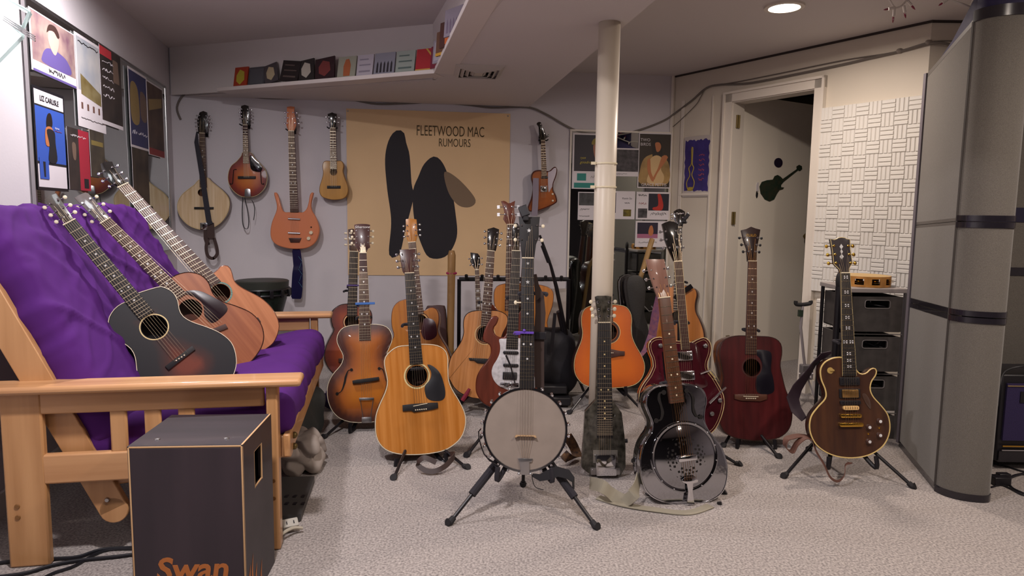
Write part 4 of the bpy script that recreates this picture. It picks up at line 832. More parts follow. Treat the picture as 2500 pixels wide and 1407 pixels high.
g.plate('pickguard_glint', g.Ls([(1258, 600), (1285, 595), (1320, 650), (1325, 715), (1300, 690), (1270, 640)], KL), mat('glint_plate', '4a3830', .08, coat=1), -.003, -.0015)  # sliver built in the shape of a glint on the clear scratchplate
g.strings(g.L((1164, 835), KL)[1], 6, .026, bx=g.L((1164, 835), KL)[0], y1=-.017); g26 = g
LT = mat('dark_purple_leather', '2a1c26', .55)
g.add('strap', MB().ribbon([V((g.L(p, KL)[0], y, g.L(p, KL)[1])) for p, y in (((1030, 262), .02), ((985, 290), .04), ((930, 350), .06), ((890, 450), .09), ((820, 560), .1), ((780, 650), .1), ((800, 740), .09), ((860, 820), .08))], [V((.4, .5, -1))]*2+[V((1, .2, .6))]*6, [.010, .03, .05, .055, .06, .06, .05, .03], .0035), LT)
BL = mat('brown_strap_leather', '5a3c33', .6)
mb = MB().ribbon(curve3([V((g.L(p, KL)[0], y, g.L(p, KL)[1])) for p, y in (((870, 950), .03), ((780, 935), .02), ((700, 940), .0), ((640, 955), -.02), ((625, 1010), -.03), ((680, 1050), -.02), ((730, 990), -.01), ((800, 945), .0), ((860, 960), .01))], 4), (0, 1, .3), .034, .003)
mb.ribbon(curve3([V((g.L(p, KL)[0], y, g.L(p, KL)[1])) for p, y in (((880, 960), .02), ((890, 1050), .0), ((930, 1150), -.03), ((960, 1240), -.05), ((1020, 1272), -.05), ((1080, 1230), -.04), ((1110, 1165), -.02), ((1165, 1145), -.0))], 4), (.6, 1, .2), .02, .003)
g.add('strap_tail', mb, BL)
hub = g.W(0, .13, .12)
stand('black tubular stand under the walnut single-cutaway electric', [atz(1911, 1168), atz(2234, 1194), V((hub.x, hub.y+.25, 0))], V((hub.x, hub.y, .24)), [g.W(-.10, -.02, .01), g.W(.10, -.02, .01)], g.W(0, .05, .5), g.x*.03)
# ---- stands for the other floor instruments ----
def gstand(g, label, feet, w=.1, hz=.13, cz=.01, uz=.55, hy=.17, wide=0, Yb=.3):
    hub = g.W(0, hy, .12); hub = V((hub.x, hub.y, hz)); ft = [V(f) for f in feet]
    return stand(label, ft, hub, [g.W(-w, -.018, cz), g.W(w, -.018, cz)], g.W(0, .055, uz), g.x*.032)
gstand(g9, 'low black stand under the natural dreadnought with rubber feet', [atz(963, 1166)-V((0, .03, 0)), atz(1143, 1146), g9.W(0, .45, 0)*1-V((0, 0, g9.W(0, .45, 0).z))], .11, .11, cz=.0, uz=.6)
gstand(g10, 'black stand under the brown sunburst archtop', [atz(788, 1072), g10.W(.2, .05, 0)*1-V((0, 0, g10.W(.2, .05, 0).z)), g10.W(0, .45, 0)-V((0, 0, g10.W(0, .45, 0).z))], .08, .12)
fl = lambda p: V((p.x, p.y, 0))
gstand(g9b, 'black stand under the red-brown classical guitar', [fl(g9b.W(-.16, -.05, 0)), fl(g9b.W(.16, -.05, 0)), fl(g9b.W(0, .4, 0))], .08, .16)
gstand(g14, 'black stand with a red cloth-wrapped arm under the pale natural acoustic', [fl(g14.W(-.18, -.1, 0)), fl(g14.W(.12, -.1, 0)), fl(g14.W(0, .42, 0))], .085, .13)
for i_, (g_, lb) in enumerate([(g20, 'black stand under the bright orange dreadnought by the pole'), (g25, 'black tubular stand under the wine-red dreadnought'), (g22, 'black tubular stand under the cherry hollow-body electric'), (g24, 'black stand under the honey natural guitar by the wall'), (g18, 'black stand under the pearl-pickguard electric guitar')]):
    ft = [fl(g_.W(-.2, -.14, 0)), fl(g_.W(.2, -.14, 0)), fl(g_.W(0, .4, 0))]
    if g_ is g25: ft[0] = atz(1765, 1092); ft[1] = atz(1903, 1120)
    if g_ is g22: ft[0] = fl(g_.W(-.24, .05, 0)); ft[1] = atz(1808, 1138)
    if g_ is g20: ft[0] = atz(1388, 1012)
    gstand(g_, lb, ft, .09, .2 if g_ is g20 or g_ is g24 or g_ is g18 else .12)
p = g14.L((235, 205), KN); o = MB().tube([g14.W(p[0]-.02, -.03, p[1]-.04), g14.W(p[0], -.03, p[1]), g14.W(p[0]+.012, -.03, p[1]+.03)], [.012, .012, .008], 8).build('red_cloth_grip', mat('red_cloth', '7a1c30', .8)); tag(o, 'crimson cloth wrapped on the stand arm below the pale acoustic', 'cloth')
# straps lying on the carpet round the resonator
M_canvas = mat('olive_canvas', '8d8676', .85)
P = [atz(1443, 1185, .045), atz(1452, 1205, .01), atz(1480, 1225, .008), atz(1510, 1232, .01), atz(1540, 1225, .03), atz(1560, 1195, .07)]
o = MB().ribbon(curve3([atz(1440, 1180, .05), atz(1470, 1188, .07), atz(1498, 1210, .03), atz(1525, 1222, .02), atz(1548, 1205, .06), atz(1560, 1165, .1)], 6), (0, .5, 1), .05, .003).ribbon(curve3([atz(1460, 1215, .004), atz(1520, 1232, .006), atz(1600, 1245, .006), atz(1680, 1252, .004), atz(1735, 1235, .004)], 6), (0, 1, 0.05), .035, .003).build('webbing_strap', M_canvas)
tag(o, 'beige webbing strap curling on the carpet left of the chrome resonator', 'strap')
o = MB().ribbon(curve3([g9.W(.11, .05, -.02), atz(1110, 1110, .06), atz(1085, 1140, .03), atz(1050, 1152, .015), atz(1020, 1135, .04), atz(1035, 1118, .07), atz(1065, 1130, .05)], 6), (0, .6, 1), .022, .003).build('leather_strap', mat('dark_leather', '3a2a26', .5)); tag(o, 'dark leather strap looping below the natural dreadnought', 'strap')
o = MB().ribbon(curve3([atz(1385, 1065, .12), atz(1400, 1090, .06), atz(1408, 1115, .02), atz(1390, 1120, .03), atz(1375, 1108, .05)], 6), (1, .3, .3), .045, .003).build('patterned_strap', mat('patterned_strap', '2b2226', .7, ns=60, col2='7d5a3a')); tag(o, 'black and tan patterned strap heaped beside the banjo stand', 'strap')
# ===== wall instruments =====
WN2 = V((-(.12), 1, 0)).normalized()
def wallG(name, label, bot, top, off=.10, cat='guitar', yaw=-.119, tiltx=0):
    p = onp(bot[0], bot[1], V((0, bw(0)-off, 0)), V((-.12, 1, 0))); return G(name, label, bot, top, p.y, 0.0 if not tiltx else tiltx, yaw, cat=cat)
def hook(g, z=None):
    z = z if z is not None else g.hbot; t = thing('wall_hook', None, 'hook', g.M); d = .1 if not hasattr(g, 'off') else g.off
    t['label'] = 'black wall hanger holding the '+g.tag_
    mb = MB().tube([(g.hc, d-.002, z+.01), (g.hc, .022, z+.01)], .006, 8)
    for sg in (-1, 1): mb.tube([(g.hc, .024, z+.008), (g.hc+sg*.03, .022, z-.002), (g.hc+sg*.034, -.014, z+.002)], .005, 7)
    mb.build('hanger_arm', M_rub, t); MB().box((g.hc, d-.006, z+.01), (.03, .01, .06)).build('hanger_plate', M_black, t)
g = wallG('electric_guitar', 'copper longhorn electric guitar hanging on the back wall', (719.5, 608), (711, 260))
out = g.Ls([(790, 814), (752, 814), (737, 795), (722, 745), (711, 706), (698, 690), (688, 692), (690, 712), (702, 755), (705, 790), (695, 825), (675, 875), (665, 930), (670, 980), (700, 1016), (760, 1038), (830, 1045), (900, 1036), (948, 1000), (970, 940), (965, 890), (945, 840), (922, 800), (920, 755), (930, 712), (934, 692), (924, 690), (912, 706), (903, 755), (890, 795), (868, 815), (845, 815)], KA)
COP = mat('copper_finish', 'c9764c', .45, coat=.3)
g.body(out, .04, COP, COP, star=False, n=110, names=('body_top', 'body'), bev=.006)
nut = g.L((796, 308), KA); e = g.L((815, 815), KA); bz = g.L((820, 972), KA)
g.neck(nut[1], e[1], .0215, .029, bz[1], COP, M_rose, xs=(nut[0], e[0]), dot=.0045)
g.head(g.Ls([(768, 156), (792, 152), (815, 156), (813, 190), (824, 232), (826, 270), (815, 303), (776, 303), (764, 270), (768, 232), (768, 190)], KA), COP); g.tuners((.3, .52, .74)); g.strings(bz[1], 6, .026, bx=bz[0])
for y in (857, 945): q = g.L((815, y), KA); g.add('lipstick_pickup', MB().tube([(q[0]-.042, -.006, q[1]+.002), (q[0]+.042, -.006, q[1]-.002)], .0075, 10), M_chrome)
g.add('bridge', MB().prism(g.Ls([(780, 975), (860, 975), (848, 1003), (792, 1003)], KA), -.009, 0, .001), MDK)
for p in ((920, 942), (905, 978)): q = g.L(p, KA); g.add('control_knob', MB().lathe([(.014, 0), (.012, -.014), (.001, -.0145)], (q[0], 0, q[1]), 16, 'y'), M_bone)
q = g.L((920, 908), KA); g.add('switch', MB().lathe([(.006, 0), (.003, -.01)], (q[0], 0, q[1]), 10, 'y'), M_black)
g.add('strap', MB().ribbon([V((g.L(p, KA)[0], .02, g.L(p, KA)[1])) for p in ((820, 1035), (825, 1060), (835, 1150), (832, 1200), (828, 1300), (825, 1345), (825, 1358))], (1, 0, 0), [.04, .06, .065, .075, .08, .075, .06], .006), mat('navy_vinyl_strap', '1c1a3c', .2, coat=.6))
for k in range(5):
    a = g.L((838+(k % 2)*18, 1090+k*40), KA); b = g.L((862-(k % 2)*18, 1125+k*40), KA); g.add('strap_stitching', MB().tube([V((a[0], .015, a[1])), V((b[0], .015, b[1]))], .0012, 4), mat('teal_stitch', '4a7a90', .5))
g.tag_ = 'copper longhorn electric'; hook(g, nut[1]+.01)
# small sunburst electric
g = wallG('electric_guitar', 'small reverse-bodied sunburst electric with white pickguard hanging right of the tan poster', (1323, 515), (1318.5, 297), .09)
SB2 = mat('tobacco_burst', 'a8560c', .3, coat=.6, ns=9, col2='7c3a0c')
out = g.Ls([(275, 735), (225, 737), (180, 752), (152, 790), (146, 850), (160, 900), (170, 960), (162, 1040), (145, 1110), (118, 1180), (100, 1235), (118, 1275), (150, 1282), (240, 1270), (330, 1240), (420, 1200), (480, 1160), (487, 1130), (470, 1060), (440, 1000), (436, 930), (450, 880), (472, 820), (488, 750), (484, 708), (462, 692), (432, 704), (398, 738), (345, 750)], KS)
g.body(out, .035, SB2, mat('burst_edge', '3a160c', .3, coat=.6), star=False, n=110, names=('body_top', 'body'), bev=.006, bind=(mat('burst_rim', '4a1a0e', .3, coat=.5), .006))
nut = g.L((300, 346), KS); e = g.L((316, 822), KS); bz = g.L((310, 1100), KS)
g.neck(nut[1], e[1], .016, .021, bz[1], MH, M_rose, xs=(nut[0], e[0]), dots=(3, 5, 7, 9), dot=.003)
g.head(g.Ls([(218, 125), (226, 105), (250, 94), (275, 100), (290, 140), (315, 190), (335, 240), (350, 285), (372, 262), (380, 256), (384, 280), (360, 302), (325, 325), (322, 344), (272, 344), (262, 320), (244, 318), (250, 260), (244, 160)], KS), BLK)
for k, p in enumerate(((270, 128), (290, 170), (304, 212), (318, 252))): q = g.L(p, KS); g.add('tuner', MB().lathe([(.006, 0), (.006, -.004), (.003, -.008)], (q[0], 0, q[1]), 10, 'y'), M_chrome)
g.plate('pickguard', g.Ls([(368, 762), (400, 745), (440, 710), (465, 700), (484, 725), (470, 810), (440, 920), (405, 980), (374, 1018)], KS), mat('white_pickguard', 'b9aeb8', .4), -.003, 0)
q = g.L((312, 982), KS); pickup(g, q, .05, .045, M_chrome, dots=4, y=-.008)
q = g.L((320, 832), KS); pickup(g, q, .05, .016, M_black, y=-.007)
for p in ((428, 1050), (430, 1138)): q = g.L(p, KS); g.add('control_knob', MB().lathe([(.008, 0), (.007, -.008)], (q[0], 0, q[1]), 12, 'y'), M_bone)
g.strings(bz[1], 4, .015, bx=bz[0])
g.add('strap', MB().ribbon([V((g.L(p, KS)[0], -.012, g.L(p, KS)[1])) for p in ((205, 840), (203, 900), (202, 1050), (195, 1200), (185, 1340))], (1, 0, 0), [.042, .044, .044, .044, .046], .003), mat('lavender_webbing', '8a7f8c', .8)); g.tag_ = 'small reverse-bodied electric'; g.off = .09; hook(g, nut[1]+.005)
# ukulele
g = wallG('ukulele', 'small yellow ukulele with dark headstock hanging beside the tan poster', (815, 488.5), (810.5, 274), .09, 'ukulele')
YL = wood('yellow_uke_top', 'b8842f', 'a67426', .35, .5)
out = g.Ls([(1040, 494), (1012, 493), (996, 502), (990, 530), (994, 570), (985, 612), (972, 655), (974, 698), (998, 724), (1058, 738), (1120, 730), (1147, 702), (1150, 655), (1132, 605), (1119, 560), (1123, 522), (1110, 495), (1080, 493)], KA)
c = g.L((1060, 563), KA); g.body(out, .06, YL, wood('uke_side', '8a5d22', '744c1a', .4, .4), hole=(c[0], c[1], .026)); nut = g.L((1056, 290), KA); e = g.L((1060, 548), KA); bz = g.L((1062, 657), KA)
g.neck(nut[1], e[1], .020, .024, bz[1], MDK, M_rose, xs=(nut[0], e[0]), dot=.003, dots=(5, 7, 10, 12)); g.head(g.Ls([(1022, 200), (1036, 196), (1050, 190), (1064, 196), (1080, 200), (1078, 240), (1074, 286), (1036, 290), (1030, 250)], KA), BLK); g.tuners((.4, .7), k=.9)
g.bridge(g.Ls([(1020, 649), (1104, 649), (1104, 666), (1020, 666)], KA), M_ebony, None, 0); g.strings(bz[1], 4, .018, bx=bz[0]); g.tag_ = 'yellow ukulele'; g.off = .09; hook(g, nut[1]+.004)
# mandolin, sunburst
CB = burst('cherry_sunburst', [(0, '4a0f0c'), (.3, '7c2410'), (.6, 'a8530f'), (.95, 'b8660f')])
g = wallG('mandolin', 'teardrop sunburst mandolin with f-holes hanging on the back wall', (603, 481.5), (597.5, 256.5), .08, 'mandolin')
out = g.Ls([(494, 438), (482, 462), (455, 495), (420, 525), (402, 570), (402, 625), (428, 675), (475, 712), (530, 721), (588, 706), (632, 660), (646, 600), (634, 548), (600, 508), (568, 475), (545, 442)], KA)
g.body(out, .045, CB, wood('mando_side', '4a1a10', '35110b', .3, .6), center=g.L((523, 600), KA), bind=(M_cream, .0015), names=('top', 'body_shell'), dome=.008)
nut = g.L((510, 272), KA); e = g.L((516, 510), KA); bz = g.L((521, 598), KA)
g.neck(nut[1], e[1], .016, .021, bz[1], MH, M_rose, xs=(nut[0], e[0]), dot=.0035, h=.012, start=e[1]+.08)
g.head(g.Ls([(482, 150), (505, 143), (528, 150), (534, 200), (530, 240), (528, 270), (493, 270), (486, 240), (478, 200)], KA), BLK); g.tuners((.3, .46, .62, .78), k=.8)
g.plate('pickguard', g.Ls([(542, 458), (575, 490), (598, 510), (616, 538), (600, 562), (552, 550), (540, 505)], KA), BLK, -.014, -.011)
for x, sgn in ((438, 1), (604, -1)):
    p = g.Ls([(x+14*sgn, 548), (x, 552), (x-4*sgn, 595), (x-8*sgn, 636), (x-20*sgn, 638)], KA); fhole(g, p, [.002, .005, .006, .005, .002])
for o in g.r.children:
    if o.name.startswith('f_hole'): o.location.y = -.006
g.add('bridge', MB().prism(g.Ls([(466, 590), (576, 590), (576, 606), (466, 606)], KA), -.02, -.004, .001), M_ebony); g.add('tailpiece', MB().prism(g.Ls([(508, 672), (524, 666), (542, 672), (546, 718), (506, 718)], KA), -.012, 0, .002), M_steel)
g.strings(bz[1], 8, .018, bx=bz[0], y1=-.021)
mb = MB().ribbon(curve3([V((g.L(p, KA)[0], .02, g.L(p, KA)[1])) for p in ((490, 715), (485, 800), (488, 880), (500, 915), (520, 915), (526, 870), (518, 800), (508, 760), (500, 722))], 4), (0, 1, 0), .016, .003)
mb.ribbon(curve3([V((g.L(p, KA)[0], .02, g.L(p, KA)[1])) for p in ((545, 740), (560, 770), (562, 820), (556, 864))], 4), (0, 1, 0), .012, .003)
g.add('strap', mb, M_black); g.tag_ = 'sunburst mandolin'; g.off = .08; hook(g, nut[1]+.004)
# round mandola with reflective top
g = wallG('octave_mandolin', 'large glossy round-bodied mandola with dark strap, leftmost on the back wall', (499, 561.5), (495.5, 270), .08, 'mandolin')
out = g.Ls([(218, 612), (190, 642), (150, 672), (115, 702), (90, 742), (84, 790), (104, 845), (150, 893), (200, 917), (245, 924), (300, 914), (355, 880), (395, 825), (410, 770), (404, 725), (370, 682), (325, 645), (290, 615), (272, 598)], KA)
GT = wood('glossy_paled_top', 'e0c8a8', 'ccae88', .12, 1, 50, (1, 1, .05)); MC['glossy_paled_top'].node_tree.nodes['Principled BSDF'].inputs['Coat IOR'].default_value = 1.9  # wood paled to stand in for the bright reflections on the top
c = g.L((232, 692), KA); g.body(out, .05, GT, MH, hole=(c[0]+.004, c[1], .026), bind=(M_cream, .002))
nut = g.L((240, 322), KA); e = g.L((248, 660), KA); bz = g.L((250, 788), KA)
g.neck(nut[1], e[1], .019, .025, bz[1], MH, M_rose, xs=(nut[0], e[0]), dots=(5, 7, 12)); g.head(g.Ls([(222, 190), (245, 181), (268, 190), (276, 240), (268, 320), (214, 320), (206, 240)], KA), BLK); g.tuners((.3, .46, .62, .78), k=.9)
g.add('bridge', MB().prism(g.Ls([(192, 782), (312, 782), (312, 795), (192, 795)], KA), -.012, 0, .001), M_ebony); g.add('tailpiece', MB().prism(g.Ls([(228, 880), (272, 878), (272, 925), (230, 925)], KA), -.010, 0, .001), M_chrome)
g.strings(bz[1], 8, .02, bx=bz[0], y1=-.013)
LB2 = mat('dark_brown_leather', '3a2724', .6)
g.add('strap', MB().ribbon([V((g.L(p, KA)[0], -.03, g.L(p, KA)[1])) for p in ((216, 320), (212, 380), (230, 480), (250, 600), (270, 740), (290, 870), (300, 890))], (1, 0, 0), [.012, .028, .032, .034, .036, .038, .04], .003), mat('navy_strap', '1d1a26', .6))
mb = MB().ribbon([V((g.L(p, KA)[0], -.02, g.L(p, KA)[1])) for p in ((298, 880), (300, 950), (302, 985))], (1, 0, 0), [.044, .05, .044], .004)
mb.ribbon(curve3([V((g.L(p, KA)[0], -.02, g.L(p, KA)[1])) for p in ((285, 975), (270, 1030), (280, 1085), (312, 1102), (338, 1075), (335, 1030), (318, 975))], 4), (1, 0, .3), .022, .004)
mb.ribbon([V((g.L(p, KA)[0], .0, g.L(p, KA)[1])) for p in ((262, 918), (262, 980), (276, 1020))], (1, 0, 0), .03, .003)
g.add('strap_loop', mb, LB2); g.tag_ = 'round-bodied mandola'; g.off = .08; hook(g, nut[1]+.004)
# ===== guitars on the futon =====
g = G('acoustic_guitar', 'small black sunburst parlour guitar leaning on the futon, nearest of the three', (512, 964), (127, 470), 2.50, -.05, yaw=-.6)
lo = g.Ls([(760, 868), (735, 900), (700, 915), (658, 945), (624, 995), (620, 1045), (640, 1095), (690, 1135), (745, 1175), (772, 1225), (782, 1300), (795, 1380), (840, 1450), (920, 1500), (1030, 1520), (1140, 1505), (1235, 1455), (1310, 1380), (1350, 1290), (1352, 1215), (1325, 1140), (1260, 1085), (1180, 1050), (1100, 1022), (1048, 990), (1027, 950), (1018, 900), (990, 852), (945, 826), (905, 822)], KD)
VB = burst('vintage_sunburst', [(0, '0d0b12'), (.55, '120d12'), (.78, '3a140c'), (1, '6a2a14')], .5, .1)
c = g.L((883, 1052), KD); r = .043; g.body(lo, .1, VB, mat('black_side', '0d0c10', .3, coat=.5), hole=(c[0], c[1], r), bind=(M_bone, .0016)); g.disc('rosette', c, r+.002, r+.006, M_cream)
nut = g.L((400, 455), KD); e = g.L((842, 988), KD); bz = g.L((1040, 1228), KD)
g.neck(nut[1], e[1], .0225, .028, bz[1], MDK, M_ebony, xs=(nut[0], e[0]), dot=.0035)
g.head(g.Ls([(254, 322), (290, 296), (322, 284), (415, 422), (414, 450), (385, 466), (340, 430)], KD), wood('grey_dark_head', '4a4038', '3a322c', .3, .5)); g.tuners((.25, .5, .78), mkey=M_bone)
a = (1115, 1165); b = (950, 1292); g.bridge(g.Ls([(1100, 1160), (1118, 1182), (966, 1300), (946, 1278)], KD), M_ebony, None, 4, pinz=g.L((1030, 1232), KD)[1], bx=g.L((1032, 1230), KD)[0], wb=.016); g.strings(bz[1], 6, .026, bx=bz[0]); g.bridge_ = 0
g = G('acoustic_guitar', 'mahogany-topped guitar with dark pickguard leaning on the futon, middle of the three', (580, 925), (200, 468), 2.78, -.05, yaw=-.6)
lo = g.Ls([(1010, 752), (975, 772), (930, 810), (905, 860), (900, 920), (925, 970), (965, 1010), (985, 1060), (990, 1130), (1000, 1210), (1040, 1280), (1110, 1335), (1200, 1370), (1290, 1362), (1375, 1305), (1450, 1240), (1500, 1165), (1512, 1095), (1490, 1025), (1435, 968), (1350, 930), (1270, 903), (1222, 860), (1195, 795), (1150, 752), (1090, 737), (1050, 740)], KD)
c = g.L((1090, 955), KD); r = .045; g.body(lo, .1, MH2, MH, hole=(c[0], c[1], r), bind=(M_dark, .001)); g.disc('rosette', c, r+.003, r+.006, MH2, -.001)
nut = g.L((605, 446), KD); e = g.L((1035, 885), KD); bz = g.L((1240, 1050), KD)
g.neck(nut[1], e[1], .0225, .028, bz[1], MH, M_rose, xs=(nut[0], e[0]), dot=.0045)
g.head(g.Ls([(425, 312), (455, 294), (488, 280), (505, 286), (622, 415), (625, 436), (590, 460), (540, 430)], KD), mat('painted_sheen_head', '6a6260', .15, coat=1)); g.tuners((.22, .48, .75), mkey=M_bone)  # silvery reflection on the head painted in as its base colour
g.plate('pickguard', g.Ls([(1045, 858), (1090, 842), (1150, 848), (1220, 880), (1280, 915), (1302, 940), (1298, 965), (1265, 1000), (1225, 1028), (1195, 1022), (1170, 985), (1160, 920), (1110, 880)], KD), mat('dark_violet_pickguard', '24141c', .3), -.002, 0)
g.bridge(g.Ls([(1290, 1035), (1305, 1060), (1180, 1110), (1165, 1085)], KD), M_rose, None, 0); g.strings(bz[1], 6, .026, bx=bz[0])
g = G('acoustic_guitar', 'natural cutaway guitar with turquoise rosette leaning on the futon, farthest of the three', (610, 905), (270, 400), 3.05, -.05, yaw=-.6)
lo = g.Ls([(1150, 748), (1110, 765), (1060, 800), (1030, 850), (1040, 910), (1075, 960), (1090, 1010), (1090, 1080), (1110, 1160), (1160, 1230), (1240, 1280), (1340, 1290), (1430, 1255), (1510, 1190), (1570, 1140), (1600, 1060), (1590, 1000), (1560, 945), (1510, 895), (1450, 858), (1385, 825), (1345, 790), (1330, 740), (1315, 708), (1290, 697), (1262, 702), (1240, 728), (1210, 748), (1180, 755)], KD)
c = g.L((1262, 858), KD); r = .042
g.body(lo, .1, wood('salmon_spruce', 'bd7a50', 'ac6a42', .45, .3, 60, (1, 1, .03)), MH, hole=(c[0], c[1], r)); g.disc('rosette', c, r+.002, r+.009, mat('turquoise_rosette', '6a9a90', .4, ns=200, col2='3a5a58'))
nut = g.L((705, 243), KD); e = g.L((1160, 760), KD); bz = g.L((1400, 1060), KD)
g.neck(nut[1], c[1]+.045, .024, .03, bz[1], MH, mat('dusky_fretboard', '5a4844', .4), dots=(), xs=(nut[0], c[0]), nfr=20)
g.head(g.Ls([(575, 118), (600, 104), (642, 104), (660, 150), (690, 190), (722, 228), (682, 256), (640, 230), (592, 190)], KD), BLK); g.tuners((.2, .45, .72)); g.strings(bz[1], 6, .026, bx=bz[0]); g.bridge(rrect(bz[0], bz[1], .15, .026), M_rose, None, 0)
# ---------------- futon ----------------
FO = V((-.775, 2.19, 0)); e1 = V((-.982, -.191, 0)); e2 = V((-.191, .982, 0))
def fu(a, b, z): return FO+e1*a+e2*b+V((0, 0, z))
FM = Matrix(((e1.x, e2.x, 0, FO.x), (e1.y, e2.y, 0, FO.y), (0, 0, 1, 0), (0, 0, 0, 1)))
fut = thing('futon', 'wooden-framed loveseat futon with crumpled purple mattress along the left wall', 'futon', FM)
PINE = wood('pine_frame', 'bf9062', 'a97a4e', .4, .3, 25, (1, .08, 1)); PINEV = wood('pine_post', 'bf9062', 'a97a4e', .4, .3, 25, (1, 1, .06)); PINEA = wood('pine_arm', 'c5966a', 'b08056', .4, .3, 25, (.06, 1, 1))
def fb(name, c, d, m=PINE, rot=None, bev=.006): return MB().box(c, d, rot).build(name, m, fut, 35, bev)
for b, nm in ((0, 'near'), (1.47, 'far')):
    fb('armrest', (.42, b, .572), (1.02, .11, .026), PINEA, bev=.01)
    fb('arm_apron', (.36, b, .522), (.66, .026, .068), PINEA)
    fb('back_post', (.74, b, .28), (.115, .03, .558), PINEV)
    fb('front_leg', (.005, b, .28), (.036, .055, .558), PINEV)
    fb('lower_rail', (.36, b, .312), (.66, .028, .095), PINEA)
    for a in (.27, .37, .47): fb('arm_slat', (a, b, .425), (.05, .016, .14), PINEV)
    for z in (.20, .165): MB().lathe([(.008, 0), (.007, -.002), (.001, -.002)], (.765, b-.016, z), 12, 'y').build('wood_plug', wood('plug', '7a5228', '6a441e'), fut)
    # swing arm that carries the back
    s0 = V((.51, b+.045 if b < 1 else b-.045, .15)); s1 = V((.93, s0.y, 1.06)); mb = MB().bar(s0, s1, .028, .088, up=(0, 1, 0))
    mb.lathe([(.044, -.014), (.044, .014)], s0, 20, 'y'); o = mb.build('back_stile', PINEV, fut, 35, .003)
    for k in (.04, .16): q = s0.lerp(s1, k)+V((0, -.016, 0)); MB().lathe([(.008, 0), (.006, -.004), (.001, -.004)], q, 10, 'y').build('bolt', M_steel, o)
for q in ((.02, .18), (.02, .24)):
    MB().lathe([(.007, 0), (.006, -.003), (.001, -.003)], (.005, -.028, q[1]), 10, 'y').build('wood_plug', wood('plug', '7a5228', '6a441e'), fut)
sf = fb('seat_front_rail', (-.03, .735, .335), (.024, 1.40, .08)); fb('seat_back_rail', (.58, .735, .26), (.024, 1.38, .08))
for b in (.06, 1.41): fb('seat_end_rail', (.26, b, .295), (.60, .024, .075), PINEA, Matrix.Rotation(math.radians(7), 3, 'Y'))
fb('corner_block', (-.005, .10, .325), (.07, .05, .09))
for z in (.345, .305): MB().ball((-.045, .12, z), .012).build('bolt', M_brass, fut)
for k in range(7): fb('seat_slat', (.26, .16+.19*k, .325), (.58, .05, .016), PINEA, Matrix.Rotation(math.radians(7), 3, 'Y'))
for k in range(3): q = V((.51, 0, .15)).lerp(V((.93, 0, 1.06)), (.38, .68, .97)[k]); fb('back_rail', (q.x, .735, q.z), (.02, 1.36, .07))
PUR = mat('purple_cotton', '4c2068', .9, spec=.2, bump=.5, bs=14, ns=5, nv=.06)
def cushion(name, corner, ea, eb, ec, la, lb, lc, rnd, wrinkle, parent, m, na=22, nb=60, nc=6, puff=.02):
    """soft box: corner + axes, wrinkled outward"""
    mb = MB(); ea, eb, ec = V(ea).normalized(), V(eb).normalized(), V(ec).normalized(); idx = {}; vs = []
    def P(i, j, k):
        if (i, j, k) in idx: return idx[(i, j, k)]
        u, v, w_ = i/na*2-1, j/nb*2-1, k/nc*2-1
        p = V((u*la/2, v*lb/2, w_*lc/2)); hx, hy, hz = la/2-rnd, lb/2-rnd, lc/2-rnd
        q = V((max(-hx, min(hx, p.x)), max(-hy, min(hy, p.y)), max(-hz, min(hz, p.z)))); d = p-q
        n_ = d.normalized() if d.length > 1e-6 else V((0, 0, 1 if w_ > 0 else -1))
        r_ = q+n_*rnd if d.length > 1e-6 else p
        r_.z += puff*(1-u*u)*(1-v*v)*(1 if w_ > 0 else -1)
        r_ += n_*wrinkle(r_)
        idx[(i, j, k)] = len(vs); vs.append(V(corner)+ea*(r_.x+la/2)+eb*(r_.y+lb/2)+ec*(r_.z+lc/2)); return idx[(i, j, k)]
    fs = []
    for k in (0, nc):
        for i in range(na):
            for j in range(nb):
                q = (P(i, j, k), P(i+1, j, k), P(i+1, j+1, k), P(i, j+1, k)); fs.append(q if k else q[::-1])
    for j in (0, nb):
        for i in range(na):
            for k in range(nc):
                q = (P(i, j, k), P(i+1, j, k), P(i+1, j, k+1), P(i, j, k+1)); fs.append(q if j == 0 else q[::-1])
    for i in (0, na):
        for j in range(nb):
            for k in range(nc):
                q = (P(i, j, k), P(i, j+1, k), P(i, j+1, k+1), P(i, j, k+1)); fs.append(q[::-1] if i == 0 else q)
    mb.add(vs, fs); return mb.build(name, m, parent, 80)
def wr1(p):
    a = noise.noise(V((p.x*2.2+3, p.y*2.2, 1.3)))
    f1 = abs(noise.noise(V((p.x*5+p.y*3.5, p.y*1.6-p.x*1.0, 4.1))))
    f2 = abs(noise.noise(V((p.x*11-p.y*7, p.y*4+p.x*3, 9.1))))
    ed = abs(p.y)/.685; e_ = max(0, ed-.5)
    return .016*a+.012*max(0, 1-f1*5)+.006*max(0, 1-f2*4)-.006+.03*e_*noise.noise(V((p.x*14, p.y*3, 2)))
def wr2(p):
    a = noise.noise(V((p.x*3, p.y*2.4, 7.7))); f1 = abs(noise.noise(V((p.x*3+1, p.y*5+2, 2.2))))
    return .016*a+.010*max(0, 1-f1*5)
up = V((.47, 0, .91)).normalized(); nf = V((-.91, 0, .47)).normalized()
cushion('back_mattress', V((.565, .05, .33)), up, (0, 1, 0), nf, .86, 1.37, .13, .05, wr1, fut, PUR, 70, 120, 6, .0)
sd = V((.985, 0, -.12)).normalized(); su = V((.12, 0, .985)).normalized()
cushion('seat_mattress', V((-.055, .05, .365)), sd, (0, 1, 0), su, .66, 1.37, .145, .06, wr2, fut, PUR, 26, 64, 6, .012)
